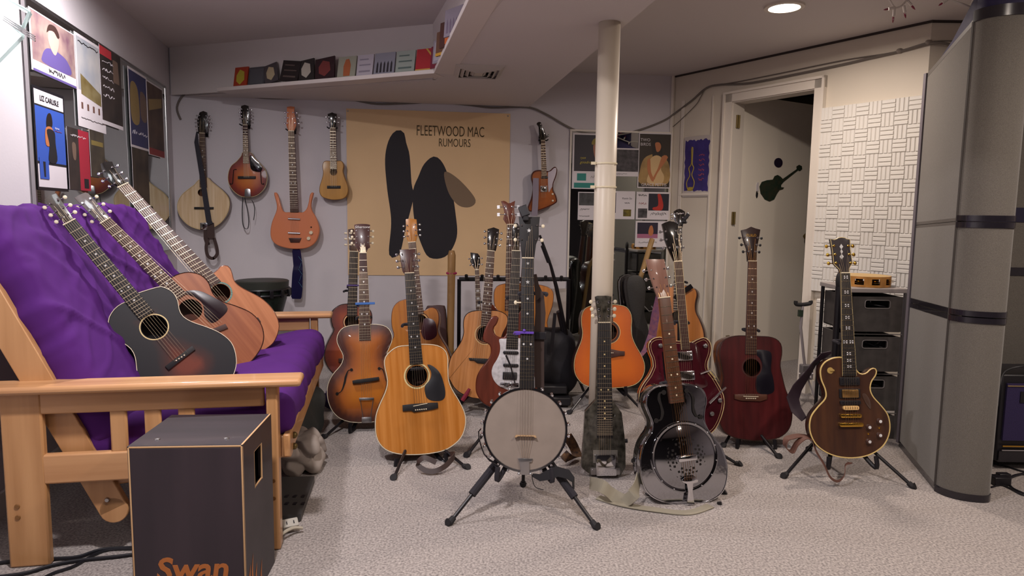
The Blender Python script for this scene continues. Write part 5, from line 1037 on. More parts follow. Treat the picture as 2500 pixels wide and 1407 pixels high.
# ---------------- cajon ----------------
zc = .49; a = atz(592, 1087, zc); b = atz(310, 1091, zc); bk = atz(650, 1011, zc); ex = (a-b); ex.z = 0; wC = ex.length; ex.normalize(); ey = V((-ex.y, ex.x, 0)); dC = (bk-a).dot(ey)
CM = Matrix(((ex.x, ey.x, 0, b.x), (ex.y, ey.y, 0, b.y), (0, 0, 1, 0), (0, 0, 0, 1)))
cj = thing('cajon', 'dark plywood cajon drum with pale edges in front of the futon arm', 'drum', CM)
CJ = wood('dark_stained_ply', '2f262c', '241d22', .55, .1, 12, (.1, 1, 1)); EDG = mat('bare_birch_edge', 'b8936a', .6)
mb = MB(); t_ = .012
# shell with a handle slot in the right side
mb.box((t_/2, dC/2, zc/2), (t_, dC, zc)); mb.box((wC/2, dC/2, zc-t_/2), (wC-2*t_, dC, t_)); mb.box((wC/2, dC/2, t_/2), (wC-2*t_, dC, t_)); mb.box((wC/2, dC-t_/2, zc/2), (wC-2*t_, t_, zc-2*t_))
h0, h1, g0, g1 = zc-.165, zc-.055, dC*.36, dC*.62
for y0, y1, z0, z1 in ((0, g0, 0, zc), (g1, dC, 0, zc), (g0, g1, 0, h0), (g0, g1, h1, zc)): mb.box((wC-t_/2, (y0+y1)/2, (z0+z1)/2), (t_, y1-y0, z1-z0))
mb.build('shell', CJ, cj, 0)
MB().box((wC/2, .004, zc/2), (wC-.012, .009, zc-.012)).build('tapa', wood('dark_tapa', '33282f', '261e25', .6, .05, 12, (1, 1, .1)), cj, 35, .002)
mb = MB()
for p, q in (((.003, .002, zc-.003), (wC-.003, .002, zc-.003)), ((wC-.003, .002, 0), (wC-.003, .002, zc-.003)), ((.003, .002, 0), (.003, .002, zc-.003)), ((wC-.003, .002, zc-.002), (wC-.003, dC, zc-.002))): mb.bar(p, q, .006, .006)
mb.build('edge_band', EDG, cj, 35, .002)
mb = MB(); 
for y0, z0, y1, z1 in ((g0, h0, g1, h0), (g0, h1, g1, h1), (g0, h0, g0, h1), (g1, h0, g1, h1)): mb.bar((wC-.003, y0, z0), (wC-.003, y1, z1), .006, .004)
mb.build('handle_slot_edge', EDG, cj, 0)
for x in (.055, wC-.06): MB().lathe([(.008, 0), (.007, .003), (.001, .004)], (x, .055, zc), 14).build('screw_head', M_steel, cj)
ORG = mat('orange_print', 'a5602c', .6)
lg = text('Swan', .092, ORG, cj, (wC*.52, -.0008, zc-.352), name='printed_name', shear=.15, bold=.0022)
mb = MB()
for x, z, h_, l_ in ((.055, .0, .03, -.012), (.10, .0, .035, .01), (.15, .0, .03, -.01), (.20, 0, .034, .012)):
    mb.prism([(wC*.12+x, zc-.42+z), (wC*.12+x+.012, zc-.41), (wC*.12+x+.006+l_, zc-.42+h_+.02), (wC*.12+x-.006, zc-.41)], -.0006, 0)
R90 = Matrix(((0, -1, 0), (1, 0, 0), (0, 0, 1)))
fl_ = MB()
for y, z, h_ in ((.03, .0, .07), (.055, -.01, .10), (.09, -.03, .075), (.14, -.06, .09)):
    v_ = [(wC+.0007, y-.014, zc-.45+z), (wC+.0007, y+.014, zc-.46+z), (wC+.0007, y+.006, zc-.42+z+h_*.4), (wC+.0007, y+.01, zc-.43+z+h_), (wC+.0007, y-.006, zc-.42+z+h_*.45)]
    fl_.add(v_, [(0, 1, 2, 3, 4)])
fl_.build('printed_flame', ORG, cj, 0)
# ---------------- hand drum on the far side of the futon ----------------
dc = atY(640, 700, 4.45); dr_ = thing('djembe', 'black and green hand drum with a dark skin behind the far futon arm', 'drum', V((dc.x, dc.y, 0)))
R = 62/1667*4.45*1.0; zt_ = atY(640, 684, 4.45).z
MB().lathe([(R*.55, 0), (R*.42, .1), (R*.40, .3), (R*.62, zt_-.30), (R*.93, zt_-.12), (R*.97, zt_-.02)], n=32).build('drum_shell', mat('green_black_shell', '1d2a22', .4, ns=30, col2='101312'), dr_)
MB().lathe([(R*1.0, zt_-.05), (R*1.02, zt_-.005), (R*.97, zt_), (R*.6, zt_-.001), (.001, zt_-.001)], n=40).build('drum_skin', mat('drum_skin_dark', '2b2d28', .5), dr_)
for zz in (zt_-.055, zt_-.09): MB().tube([(R*1.03*math.cos(2*PI*k/32), R*1.03*math.sin(2*PI*k/32), zz) for k in range(32)], .007, 6, True).build('tuning_ring', M_black, dr_)
for k in range(14): an = 2*PI*k/14; MB().box((R*1.04*math.cos(an), R*1.04*math.sin(an), zt_-.08), (.022, .022, .05), Matrix.Rotation(an, 3, 'Z')).build('lug', M_blackm, dr_, bevel=.003)
# ---------------- walls: cable ----------------
M_cab = mat('grey_cable', '6a625c', .5)
def wp(x, y, off=.012): return onp(x, y, V((0, bw(0)-off, 0)), V((-.12, 1, 0)))
def rp(x, y, off=.012): return onp(x, y, dw(0, off), DN)
pts = [wp(441, 292), wp(432, 262), wp(450, 230), wp(490, 218), wp(560, 226), wp(640, 239), wp(740, 240), wp(800, 238), wp(860, 244), wp(920, 254), wp(1000, 252), wp(1060, 250), wp(1140, 256), wp(1200, 263), wp(1285, 262), wp(1330, 278), wp(1390, 312), wp(1430, 325), wp(1500, 330), wp(1560, 318), wp(1620, 295), rp(1650, 275), rp(1690, 245), rp(1725, 215), rp(1760, 207), rp(1830, 203), rp(1950, 180), rp(2060, 157), rp(2120, 143), rp(2200, 125), rp(2268, 107)]
pts += [V((2.32, 3.80, atY(2290, 106, 3.8).z)), atY(2335, 118, 3.8)]
cb = thing('wall_cable', 'grey cable strung along the back wall and over the door', 'cable', pts[0])
MB().tube([p-pts[0] for p in curve3(pts, 5)], .0075, 7).build('main_run', M_cab, cb)
p2 = [rp(1640, 312), rp(1665, 290), rp(1700, 255), rp(1712, 235), rp(1730, 213), rp(1800, 200), rp(1900, 180), rp(2060, 147), rp(2180, 128), rp(2268, 103), atY(2330, 100, 3.8)]
MB().tube([p-pts[0] for p in curve3(p2, 5)], .0035, 6).build('thin_wire', M_cab, cb)
for q in (p2[9], rp(2197, 124)): MB().ball(q-pts[0], .014, (1.5, .8, 1)).build('tape_wrap', mat('grey_tape', '8a8078', .6), cb)
# ---------------- flat prints ----------------
class Pr:
    """a sheet fixed flat on a surface: u across, v up, both 0..1"""
    def __init__(s, name, label, o, ux, uz, w_, h_, base, t=.0015, cat='poster', group=None, off=0.0):
        ux = V(ux).normalized(); uz = V(uz).normalized(); n = ux.cross(uz)      # n points at the viewer (out of the sheet)
        n = -n if n.dot(V((0, 0, H))-V(o)) < 0 else n
        yy = -n; s.flip = ux.cross(uz).dot(n) < 0
        s.M = Matrix(((ux.x, yy.x, uz.x, o[0]), (ux.y, yy.y, uz.y, o[1]), (ux.z, yy.z, uz.z, o[2]), (0, 0, 0, 1)))
        s.w, s.h = w_, h_; s.lay = 0
        s.r = tag(MB().box((w_/2, 0, h_/2), (w_, t, h_)).build(name, base, None, 0), label, cat, group); s.r.matrix_world = s.M; s.y = -t/2
    def poly(s, pts, m, name='print', k=0, sm=0):
        P = [(u*s.w, v*s.h) for u, v in pts]
        if sm: P = smooth2(P, sm)
        s.lay += 1; y = s.y-.00025*s.lay
        return MB().prism(P, y, y+.0002).build(name, m, s.r, 0)
    def rect(s, u0, v0, u1, v1, m, name='print'): return s.poly([(u0, v0), (u1, v0), (u1, v1), (u0, v1)], m, name)
    def text(s, t, u, v, size, m, align='CENTER', shear=0, bold=0, name='lettering', sx=1):
        s.lay += 1; o = text(t, size*s.h, m, s.r, (u*s.w, s.y-.0003*s.lay, v*s.h), name=name, ext=.0001, shear=shear, bold=bold, align=align); o.scale.x *= sx; return o
    def scrib(s, u0, u1, v, m, amp=.02, n=14, r=.0009, name='handwriting'):
        random.seed(int(u0*1000+v*777)); pts = []
        for i in range(n*2): pts.append(V(((u0+(u1-u0)*i/(n*2-1))*s.w, s.y-.0012, (v+amp*random.uniform(-1, 1))*s.h)))
        return MB().tube(curve3(pts, 3), r, 4).build(name, m, s.r, 0)
INK = mat('ink_black', '1c1a1e', .6); PAP = mat('white_paper', 'cfc8cc', .6); INKB = mat('ink_brown', '4a3a1e', .7)
def c_(name, h, **k): return mat(name, h, .55, **k)
# large tan poster on the back wall: corners from the wall plane
def wallpr(name, label, x0, y0, x1, y1, base, off=.006, x0b=None, **k):
    a = wp(x0, y0, off); b = wp(x1, y0, off); lo = wp(x0, y1, off).z; ux = V((b.x-a.x, b.y-a.y, 0)); zt = (a.z+wp(x1, y0, off).z)/2
    hh = zt-lo; return Pr(name, label, (a.x, a.y, lo), ux, (0, 0, 1), ux.length, hh, base, **k)
TAN = mat('tan_poster_paper', 'dbb98e', .75, ns=2, nv=.04)
a = wp(845, 265, .006); b = wp(1246, 278, .006); lo = wp(850, 672, .006)
ux = V((b.x-a.x, b.y-a.y, 0)); pr = Pr('poster', 'large square tan poster with dark shapes and ornate title on the back wall', (a.x, a.y, lo.z), ux, (0, 0, 1), ux.length, a.z-lo.z, TAN)
def uv(x, y): q = wp(x, y, .008)-V((a.x, a.y, lo.z)); return (q.dot(ux.normalized())/pr.w, q.z/pr.h)
DK = mat('poster_black', '201c22', .7)
# plain generic shapes stand in for the artwork
pr.poly([uv(*p) for p in ((948, 345), (965, 320), (985, 322), (992, 350), (1000, 380), (1005, 450), (1010, 480), (990, 560), (975, 620), (950, 622), (955, 540), (945, 460), (940, 390))], DK, 'dark_shape', sm=60)
pr.poly([uv(*p) for p in ((1036, 400), (1060, 382), (1082, 400), (1100, 450), (1112, 520), (1115, 580), (1090, 625), (1050, 630), (1030, 600), (1012, 540), (1008, 470), (1022, 430))], DK, 'dark_shape', sm=60)
pr.poly([uv(*p) for p in ((1085, 420), (1120, 438), (1160, 485), (1150, 505), (1120, 502), (1095, 470))], mat('poster_brown', '7a6550', .7), 'brown_shape', sm=40)
uc = uv(1100, 322); pr.text('FLEETWOOD MAC', uc[0], uc[1], .088, INKB, sx=.56); uc = uv(1110, 350); pr.text('RUMOURS', uc[0], uc[1], .07, INKB, sx=.6)
for q in (((.01, .985)), ((.985, .985))): MB().ball((q[0]*pr.w, -.004, q[1]*pr.h), .006, (1, .5, 1)).build('thumbtack', M_steel, pr.r)
# ---------------- mirror with posters, right part of the back wall ----------------
MRM = mat('mirror_glass', 'cdd3d0', .02, metal=1)
ma = wp(1394, 318, .012); mb_ = wp(1640, 318, .012); mux = V((mb_.x-ma.x, mb_.y-ma.y, 0)).normalized()
def mirror(name, label, o, ux, w_, h_, frame=M_white):
    t = thing(name, label, 'mirror', None); nn = V((ux.y, -ux.x, 0)); nn = nn if nn.dot(V((0, 0, 0))-o) > 0 else -nn; y = -nn
    t.matrix_world = Matrix(((ux.x, y.x, 0, o.x), (ux.y, y.y, 0, o.y), (0, 0, 1, o.z), (0, 0, 0, 1)))
    MB().box((w_/2, 0, h_/2), (w_, .006, h_)).build('mirror_glass', MRM, t, 0)
    for c, d in (((w_/2, 0, h_), (w_+.016, .014, .012)), ((0, 0, h_/2), (.012, .014, h_)), ((w_, 0, h_/2), (.012, .014, h_))): MB().box(c, d).build('mirror_frame', frame, t, 0)
    return t
mirror('wall_mirror', 'tall wall mirror covered with band posters between pole and door', V((ma.x, ma.y, .10)), mux, (V((mb_.x, mb_.y, 0))-V((ma.x, ma.y, 0))).length, ma.z-.10)
def mpr(name, label, x0, y0, x1, y1, base, **k): return wallpr(name, label, x0, y0, x1, y1, base, off=.022, **k)
p = mpr('poster', 'dark poster of a man in a cap, left of the pole on the mirror', 1399, 326, 1500, 461, PAP)
p.rect(.04, .32, .97, .97, c_('charcoal_violet', '2f2a33')); TEAL = c_('teal_print', '1f7a72')
p.poly([(.50, .80), (.62, .83), (.78, .80), (.80, .62), (.70, .48), (.62, .44), (.52, .62)], c_('skin_print', 'a5705a'), sm=30); p.poly([(.46, .80), (.50, .90), (.66, .93), (.82, .88), (.84, .80), (.65, .82)], c_('cap_print', '8a7a32'), sm=24)
p.rect(.12, .15, .34, .28, TEAL); p.rect(.05, .02, .97, .11, TEAL); p.text('ryan', .18, .56, .06, c_('yellow_ink', 'b3a53a'), 'LEFT', .3); p.text('goodrow', .18, .48, .07, c_('yellow_ink', 'b3a53a'), 'LEFT', .3); p.scrib(.45, .9, .21, INK, .035)
p = mpr('poster', 'poster of a woman in a cream dress, right edge of the mirror', 1560, 325, 1641, 459, PAP)
p.rect(.03, .02, .97, .98, c_('deep_umber', '2e2218')); p.poly([(.1, .08), (.9, .08), (.93, .45), (.6, .62), (.2, .55), (.06, .3)], c_('straw_print', '9a7a48', ns=9, nv=.3), sm=40)
p.poly([(.4, .85), (.55, .88), (.68, .84), (.72, .6), (.62, .5), (.46, .52), (.42, .65)], c_('dark_hair_print', '1f140e'), sm=30); p.poly([(.5, .82), (.62, .83), (.68, .76), (.64, .68), (.56, .66), (.52, .72)], c_('warm_skin_print', 'b06c42'), sm=24)
p.poly([(.36, .52), (.56, .60), (.75, .52), (.7, .35), (.8, .22), (.72, .08), (.3, .10), (.34, .3)], c_('cream_dress_print', 'c9a878'), sm=40); p.poly([(.28, .5), (.36, .53), (.40, .3), (.50, .16), (.44, .12), (.3, .3)], c_('warm_skin_print', 'b06c42'), sm=24); p.poly([(.72, .58), (.86, .6), (.88, .54), (.6, .28), (.5, .14), (.46, .18), (.6, .36)], c_('warm_skin_print', 'b06c42'), sm=24)
p.text('TWO', .05, .87, .075, PAP, 'LEFT'); p.text('BIRDS', .05, .79, .075, PAP, 'LEFT'); p.text('GRACE PETTIS', .5, .06, .075, PAP)
p = mpr('poster', 'black-and-white band photo poster between the pole and the woman in cream', 1490, 362, 1561, 430, PAP); p.rect(.0, .17, .98, .95, c_('grey_band_photo', '4a4248', ns=30, col2='1d1a1e')); p.scrib(.1, .6, .08, INK, .02)
p = mpr('poster', 'white flyer with black-and-white landscape photo left of the pole', 1412, 469, 1459, 537, PAP); p.rect(.04, .52, .96, .97, c_('bw_photo', '4a4a4c', ns=22, col2='2a2a2c')); p.scrib(.1, .6, .38, INK, .03); p.scrib(.05, .6, .14, INK, .02)
p = mpr('poster', 'white flyer with small yellow photo right of the pole', 1500, 467, 1551, 535, PAP); p.rect(.02, .22, .09, .94, c_('navy_print', '26223e')); p.rect(.45, .1, .83, .35, c_('olive_photo', '7a6a1c', ns=30, col2='3d3510')); p.text('Kevin So', .62, .74, .1, INK); p.scrib(.5, .75, .58, INK, .02)
p = mpr('poster', 'signed white flyer with a red-shirted player photo on the mirror', 1554, 469, 1637, 536, PAP); p.rect(.36, .33, .96, .94, c_('stage_navy', '1b1828')); p.poly([(.62, .92), (.7, .93), (.76, .75), (.8, .5), (.74, .34), (.5, .36), (.5, .44), (.64, .5), (.64, .75)], c_('red_shirt_print', 'b02a20'), sm=30)
p.rect(.06, .06, .33, .40, c_('bw_player_photo', '5a5458', ns=26, col2='1e1c20')); p.scrib(.06, .3, .88, INK, .04); p.scrib(.08, .3, .58, c_('red_ink', 'a04a48'), .04); p.scrib(.42, .9, .22, INK, .06, 18)
p = mpr('poster', 'flyer with a stage photo and pink floor, lowest on the mirror', 1552, 540, 1640, 603, PAP); p.rect(.05, .34, .62, .94, c_('stage_violet', '231c30')); p.rect(.05, .34, .62, .50, c_('pink_stage', 'a0607c')); p.poly([(.40, .8), (.46, .82), (.5, .6), (.46, .44), (.38, .46), (.36, .6)], c_('warm_skin_print', 'b06c42'), sm=20); p.scrib(.1, .6, .18, INK, .03)
# purple painting
s0, zt2 = dws(1672, 345, .02); s1 = dws(1731, 338, .02)[0]; zb2 = dws(1700, 470, .02)[1]
pts = []; random.seed(5); W_ = s1-s0; H_ = zt2-zb2
n = 14
for i in range(n): pts.append((i/n, .03*random.random()))
for i in range(n): pts.append((1+.03*random.uniform(-1, 1), i/n))
for i in range(n): pts.append((1-i/n, 1+.05*random.uniform(-1, 0)))
for i in range(n): pts.append((.03*random.uniform(-1, 1), 1-i/n))
bp_ = Pr('painting', 'torn-edged purple painting of a gold guitar left of the door', dw(s0-.015, .008, zb2-.03), V((dd.x, dd.y, 0)), (0, 0, 1), W_+.03, H_+.06, mat('paint_paper', 'b9b0ac', .7), cat='painting')
bp_.poly([(.06+.88*u, .08+.87*v) for u, v in pts], c_('violet_paint', '3a2f72', ns=14, nv=.2)); YEL = c_('gold_paint', 'a8923a')
gp = [(.30, .80), (.31, .55), (.22, .48), (.27, .36), (.16, .24), (.22, .12), (.38, .12), (.44, .24), (.34, .36), (.40, .48), (.34, .55), (.34, .80)]
MB().tube([(u*bp_.w, -.003, v*bp_.h) for u, v in smooth2(gp, 60, True)], .0035, 4, True).build('guitar_outline', YEL, bp_.r, 0); bp_.poly([(.18, .1), (.4, .1), (.38, .16), (.22, .16)], YEL)
for k in range(6): bp_.scrib(.58, .78, .68-.08*k, c_('coral_paint', 'a0484e'), .02, 5, .002, 'painted_letters')
# ---------------- left wall mirror and posters ----------------
LNn = V((-LN.y, LN.x, 0)); LNn = LNn if LNn.x > 0 else -LNn
def lp(x, y, off=.012): return onp(x, y, V((C0.x, C0.y, 0))+LNn*off, LNn)
LU = V((-LN.x, -LN.y, 0))                                  # away from the camera = rightwards in view
la = lp(60, 60); lb = lp(402, 213)
mirror('wall_mirror', 'large wall mirror above the futon on the left wall', V((la.x, la.y, .85)), LU, (V((lb.x, lb.y, 0))-V((la.x, la.y, 0))).length, lb.z-.85, M_steel)
def lpr(name, label, xl, yt, xr, ybl, base=PAP, off=.022, **k):    # left x, top y at left, right x, bottom y at left
    a = lp(xl, yt, off); b = lp(xr, yt, off); zb = lp(xl, ybl, off).z; w_ = (V((b.x, b.y, 0))-V((a.x, a.y, 0))).length
    return Pr(name, label, (a.x, a.y, zb), LU, (0, 0, 1), w_, a.z-zb, base, **k)
p = lpr('poster', 'large signed poster of a man in a blue-violet shirt by the lamp', 68, 14, 178, 165)
p.rect(.03, .18, .97, .98, c_('plum_photo', '6a4a58', ns=9, col2='a08a80')); p.poly([(.22, .30), (.30, .45), (.42, .5), (.58, .5), (.78, .42), (.84, .2), (.26, .2)], c_('violet_shirt', '5a4c86'), sm=40); p.poly([(.40, .52), (.36, .68), (.40, .80), (.52, .84), (.60, .74), (.58, .58), (.5, .42)], c_('pale_face', 'b99a90'), sm=30); p.poly([(.34, .74), (.40, .90), (.54, .92), (.62, .80), (.58, .74), (.5, .82), (.40, .80)], c_('brown_hair_print', '3a2420'), sm=24); p.rect(.03, .0, .97, .04, c_('violet_shirt', '5a4c86')); p.scrib(.35, .7, .12, INK, .04, 12, .0015)
p = lpr('poster', 'pale blue-white tall poster with a road photo', 180, 75, 247, 303)
p.rect(.05, .40, .95, .97, c_('sky_photo', '8c93a0', ns=5, col2='b5b2b0')); p.poly([(.14, .36), (.86, .30), (.86, .44), (.14, .58)], c_('road_photo', '6a5a32', ns=12, col2='8a7e5a')); 
for k in range(4): p.rect(.12+.2*k, .20, .18+.2*k, .27, c_('tiny_portrait', '6a4a40'))
p.scrib(.1, .8, .92, INK, .01, 8, .002); p.scrib(.1, .9, .10, INK, .006)
p = lpr('poster', 'narrow black poster with a red corner and white lettering', 241, 106, 291, 298, off=.026)
p.rect(.0, .05, 1, 1, c_('near_black_print', '26201f', ns=8, col2='3a302c')); p.poly([(0, .88), (.55, .88), (.55, .99), (0, .99)], c_('red_corner', 'b0323a')); p.poly([(.6, .9), (.85, .9), (.9, .6), (.6, .6)], c_('sepia_print', '6a564a'))
for k in range(5): p.scrib(.1, .6, .82-.11*k, PAP, .02, 6, .002)
p = lpr('poster', 'narrow framed poster reading LIZ CARLISLE with a woman in black on blue', 77, 205, 153, 462, M_black)
p.rect(.04, .03, .96, .97, PAP); p.rect(.04, .28, .96, .82, c_('blue_sky_print', '3252a8')); p.rect(.04, .255, .96, .28, INK); p.rect(.04, .815, .96, .83, INK); p.text('LIZ CARLISLE', .5, .895, .075, INK, bold=.0004, sx=1.0)
p.poly([(.42, .76), (.52, .77), (.56, .68), (.5, .62), (.38, .6), (.36, .68)], c_('dark_hair_print', '1f140e'), sm=24); p.poly([(.34, .62), (.54, .63), (.62, .5), (.6, .46), (.5, .45), (.34, .44), (.30, .5)], c_('warm_skin_print', 'b06c42'), sm=24); p.poly([(.36, .60), (.6, .60), (.62, .48), (.64, .30), (.38, .29), (.42, .45)], INK, sm=30)
p.rect(.08, .11, .36, .32, c_('blue_sky_print', '3252a8')); p.poly([(.18, .28), (.26, .28), (.25, .13), (.2, .13)], INK); p.text('big brave', .62, .64, .028, PAP, 'LEFT'); p.scrib(.62, .85, .61, c_('red_ink', 'a04a48'), .006, 5)
p = lpr('poster', 'black and crimson folded poster right of the blue one', 162, 308, 214, 462, off=.03); p.rect(0, 0, .5, 1, c_('near_black_print', '26201f')); p.rect(.5, 0, 1, 1, c_('crimson_print', '9a2436')); p.poly([(.2, .75), (.36, .74), (.34, .5), (.22, .52)], c_('sepia_print', '6a564a'), sm=20); p.scrib(.15, .85, .88, PAP, .02); p.rect(.68, .04, .9, .2, INK)
p = lpr('poster', 'small dark poster with olive band half hidden by the clip-on headstock', 217, 315, 252, 430, off=.03); p.rect(.0, .0, 1, 1, c_('brown_black_print', '2c2622', ns=9, col2='4a4236')); p.rect(.1, .68, .9, .78, c_('olive_band', '7a6a3a'))
p = lpr('poster', 'tall blue and ochre poster on the far end of the mirror', 311, 160, 356, 355, off=.026); p.rect(.03, .03, .97, .97, c_('blue_ink_photo', '2e3260', ns=7, col2='3c3a58')); p.poly([(.1, .8), (.45, .78), (.5, .35), (.1, .35)], c_('ochre_print', '8a7448'), sm=30); p.poly([(.6, .75), (.9, .7), (.9, .4), (.6, .42)], c_('sepia_print', '6a564a'), sm=30); p.scrib(.1, .9, .2, PAP, .03)
p = lpr('poster', 'tall brown poster with a red foot at the mirror end', 356, 193, 395, 375, off=.030); p.rect(.03, .1, .97, .98, c_('umber_photo', '3c2c28', ns=8, col2='5a4638')); p.rect(.03, .01, .97, .1, c_('brick_red_print', '8a3432')); p.poly([(.1, .75), (.9, .85), (.9, .72), (.1, .6)], c_('ochre_print', '8a7448'))
p = lpr('poster', 'dark sepia poster hanging below the blue and ochre one', 321, 358, 360, 545, off=.026); p.rect(.0, .0, 1, 1, c_('sepia_black_photo', '2a231e', ns=8, col2='4c4034'))
# ---------------- ledge with CD cases ----------------
sh0 = V((-2.019, 4.744)); sh1 = V((-.466, 4.049)); sd1 = (sh1-sh0).normalized(); sd2 = fd
def shelf(name, label, a, d, L, side):
    t = thing(name, label, 'shelf', None); n = V((d.y, -d.x)) if side > 0 else V((-d.y, d.x))
    t.matrix_world = Matrix(((d.x, -n.x, 0, a[0]), (d.y, -n.y, 0, a[1]), (0, 0, 1, HS), (0, 0, 0, 1)))
    MB().box((L/2, .055, .006), (L, .115, .018)).build('board', mat('shelf_white', 'd0c6c2', .5), t, 0, .002); MB().box((L/2, .001, .010), (L, .008, .022)).build('front_lip', mat('shelf_white', 'd0c6c2', .5), t, 0, .002)
    return t, n
t1, n1 = shelf('picture_ledge', 'long white ledge of CD cases on the slanted soffit face', sh0, sd1, (sh1-sh0).length, 1)
t2, n2 = shelf('picture_ledge', 'white ledge on the soffit side running towards the viewer', sh1+fd*.0, fd, 2.2, 1)
covers = [('red, yellow and green', 'a83a22', 'b8a83c', 'oval'), ('plain slate grey', '4a4a50', '55555a', None), ('cream flower on charcoal', '4a4448', 'b8a888', 'oval'), ('black with small yellow corner', '241e20', '5a4c48', 'bars'), ('black and white collage', '2a2626', 'b8b0a4', 'oval'), ('tilted dark red portrait', '2e1a20', '7a3a38', 'oval'), ('pale green with red-haired portrait', '9a9a8a', 'a8603c', 'face'), ('lilac-white text-only', 'b5aeb8', '8a8490', 'bars'), ('grey band silhouette', '8c8c98', '2e2a30', 'people'), ('mint and grey drawing', '9aa49c', '5a6a66', 'bars'), ('bright red with yellow arc', 'b03038', 'c8a048', 'arc')]
xs_ = [570, 605, 648, 683, 730, 770, 823, 870, 912, 965, 1014, 1060]
def cd(label, M, w_, h_, c0, c1, kind, group):
    t = thing('cd_case', label, 'CD case', M, group)
    MB().box((w_/2, 0, h_/2), (w_, .010, h_)).build('jewel_case', mat('clear_case_'+c0, c0, .2, coat=.6), t, 0, .001)
    m = mat('cover_'+c1, c1, .4); y = -.0056
    P = {'oval': [[(.2, .3), (.5, .12), (.8, .35), (.75, .75), (.4, .88), (.18, .6)]], 'bars': [[(.15, .2), (.85, .2), (.85, .28), (.15, .28)], [(.15, .5), (.85, .5), (.85, .56), (.15, .56)], [(.15, .75), (.7, .75), (.7, .81), (.15, .81)]],
         'face': [[(.35, .1), (.7, .1), (.72, .6), (.6, .88), (.42, .86), (.32, .55)]], 'people': [[(.12+.17*k, .12), (.22+.17*k, .12), (.21+.17*k, .5), (.17+.17*k, .62), (.13+.17*k, .5)] for k in range(5)], 'arc': [[(.3, 1), (.5, 1), (.8, .7), (.98, .45), (.98, .55), (.8, .82), (.6, 1)], [(0, 0), (1, 0), (1, .12), (0, .12)]], None: [[(.1, .1), (.9, .1), (.9, .9), (.1, .9)]]}[kind]
    for q in P: MB().prism([(u*w_, v*h_) for u, v in q], y-.0003, y).build('cover_art', m, t, 0)
    return t
ang = math.atan2(sd1.y, sd1.x)
for i, (lb, c0, c1, kd) in enumerate(covers):
    xa, xb = xs_[i], xs_[i+1]-3
    qa = onp(xa, 205-(xa-570)*.075, V((sh0.x, sh0.y, 0))-V((n1.x, n1.y, 0))*.03, V((n1.x, n1.y, 0))); qb = onp(xb, 205-(xb-570)*.075, V((sh0.x, sh0.y, 0))-V((n1.x, n1.y, 0))*.03, V((n1.x, n1.y, 0)))
    w_ = min(max((V((qb.x, qb.y))-V((qa.x, qa.y))).length, .10), .15)
    tilt = {2: -.25, 3: .12, 4: -.12, 5: -.1}.get(i, 0)
    z0 = HS+.0175+abs(math.sin(tilt))*w_*(1 if tilt < 0 else 0)+.0
    M = Matrix.Translation((qa.x, qa.y, z0)) @ Matrix.Rotation(ang, 4, 'Z') @ Matrix.Rotation(-.18, 4, 'X') @ Matrix.Rotation(-tilt if tilt > 0 else -tilt, 4, 'Y')
    if tilt: M = Matrix.Translation((qa.x, qa.y, HS+.0175+(w_*math.sin(abs(tilt)) if tilt > 0 else 0))) @ Matrix.Rotation(ang, 4, 'Z') @ Matrix.Rotation(-.18, 4, 'X') @ Matrix.Rotation(tilt, 4, 'Y')
    cd(lb+' CD case on the slanted ledge', M, w_, .138 if i not in (1, 2) else .128, c0, c1, kd, 'CD cases on the ledge')
a2 = math.atan2(fd.y, fd.x)
for i, (s_, lb, c0, c1, kd) in enumerate([(.02, 'plum-red CD case nearest the ledge corner', '7a2a3c', '5a2030', 'bars'), (.16, 'lavender-grey CD case second from the ledge corner', '9a94a0', 'a8a2aa', None), (.34, 'umber and gold CD case leaning on the side ledge', '6a4a38', 'c09030', 'arc'), (.52, 'orange and red portrait CD case on the side ledge', '4a2a24', 'c0602c', 'face'), (.74, 'pale lilac CD case highest in view on the side ledge', '8a8290', '6a5a70', 'people')]):
    nd = sh1+fd*(s_+.13)-n2*.045; a3 = a2+.5; q = nd-V((math.cos(a3), math.sin(a3)))*.142; M = Matrix.Translation((q.x, q.y, HS+.0135)) @ Matrix.Rotation(a3, 4, 'Z') @ Matrix.Rotation(-.08, 4, 'X'); cd(lb, M, .142, .125, c0, c1, kd, 'CD cases on the ledge')
# ---------------- ceiling vent ----------------
vc = atz(1168, 172, HS); dv = (atz(1233, 157, HS)-atz(1115, 152, HS)); an = math.atan2(dv.y, dv.x)
t = thing('ceiling_vent', 'white square-ringed air vent in the low ceiling', 'vent', Matrix.Translation((vc.x, vc.y, HS)) @ Matrix.Rotation(an, 4, 'Z'))
def ring(w0, d0, w1, d1, z0, z1):
    mb = MB(); n = 4; A = [(-w0/2, -d0/2, z0), (w0/2, -d0/2, z0), (w0/2, d0/2, z0), (-w0/2, d0/2, z0)]; B = [(-w1/2, -d1/2, z1), (w1/2, -d1/2, z1), (w1/2, d1/2, z1), (-w1/2, d1/2, z1)]
    A2 = [(p[0], p[1], p[2]+.004) for p in A]; B2 = [(p[0], p[1], p[2]+.004) for p in B]
    return mb.add(A+B+A2+B2, [(i, (i+1) % 4, 4+(i+1) % 4, 4+i) for i in range(4)]+[(8+i, 12+i, 12+(i+1) % 4, 8+(i+1) % 4) for i in range(4)]+[(i, 8+i, 8+(i+1) % 4, (i+1) % 4) for i in range(4)]+[(4+i, 4+(i+1) % 4, 12+(i+1) % 4, 12+i) for i in range(4)])
VM = mat('vent_white', 'b5aca4', .5); MB().box((0, 0, .0), (.2, .24, .004)).build('duct_opening', M_dark, t, 0)
ring(.27, .31, .215, .255, -.004, -.022).build('frame', VM, t, 0)
for k in range(3): ring(.20-.055*k, .24-.055*k, .165-.055*k, .205-.055*k, -.012, -.024).build('louvre', VM, t, 0)
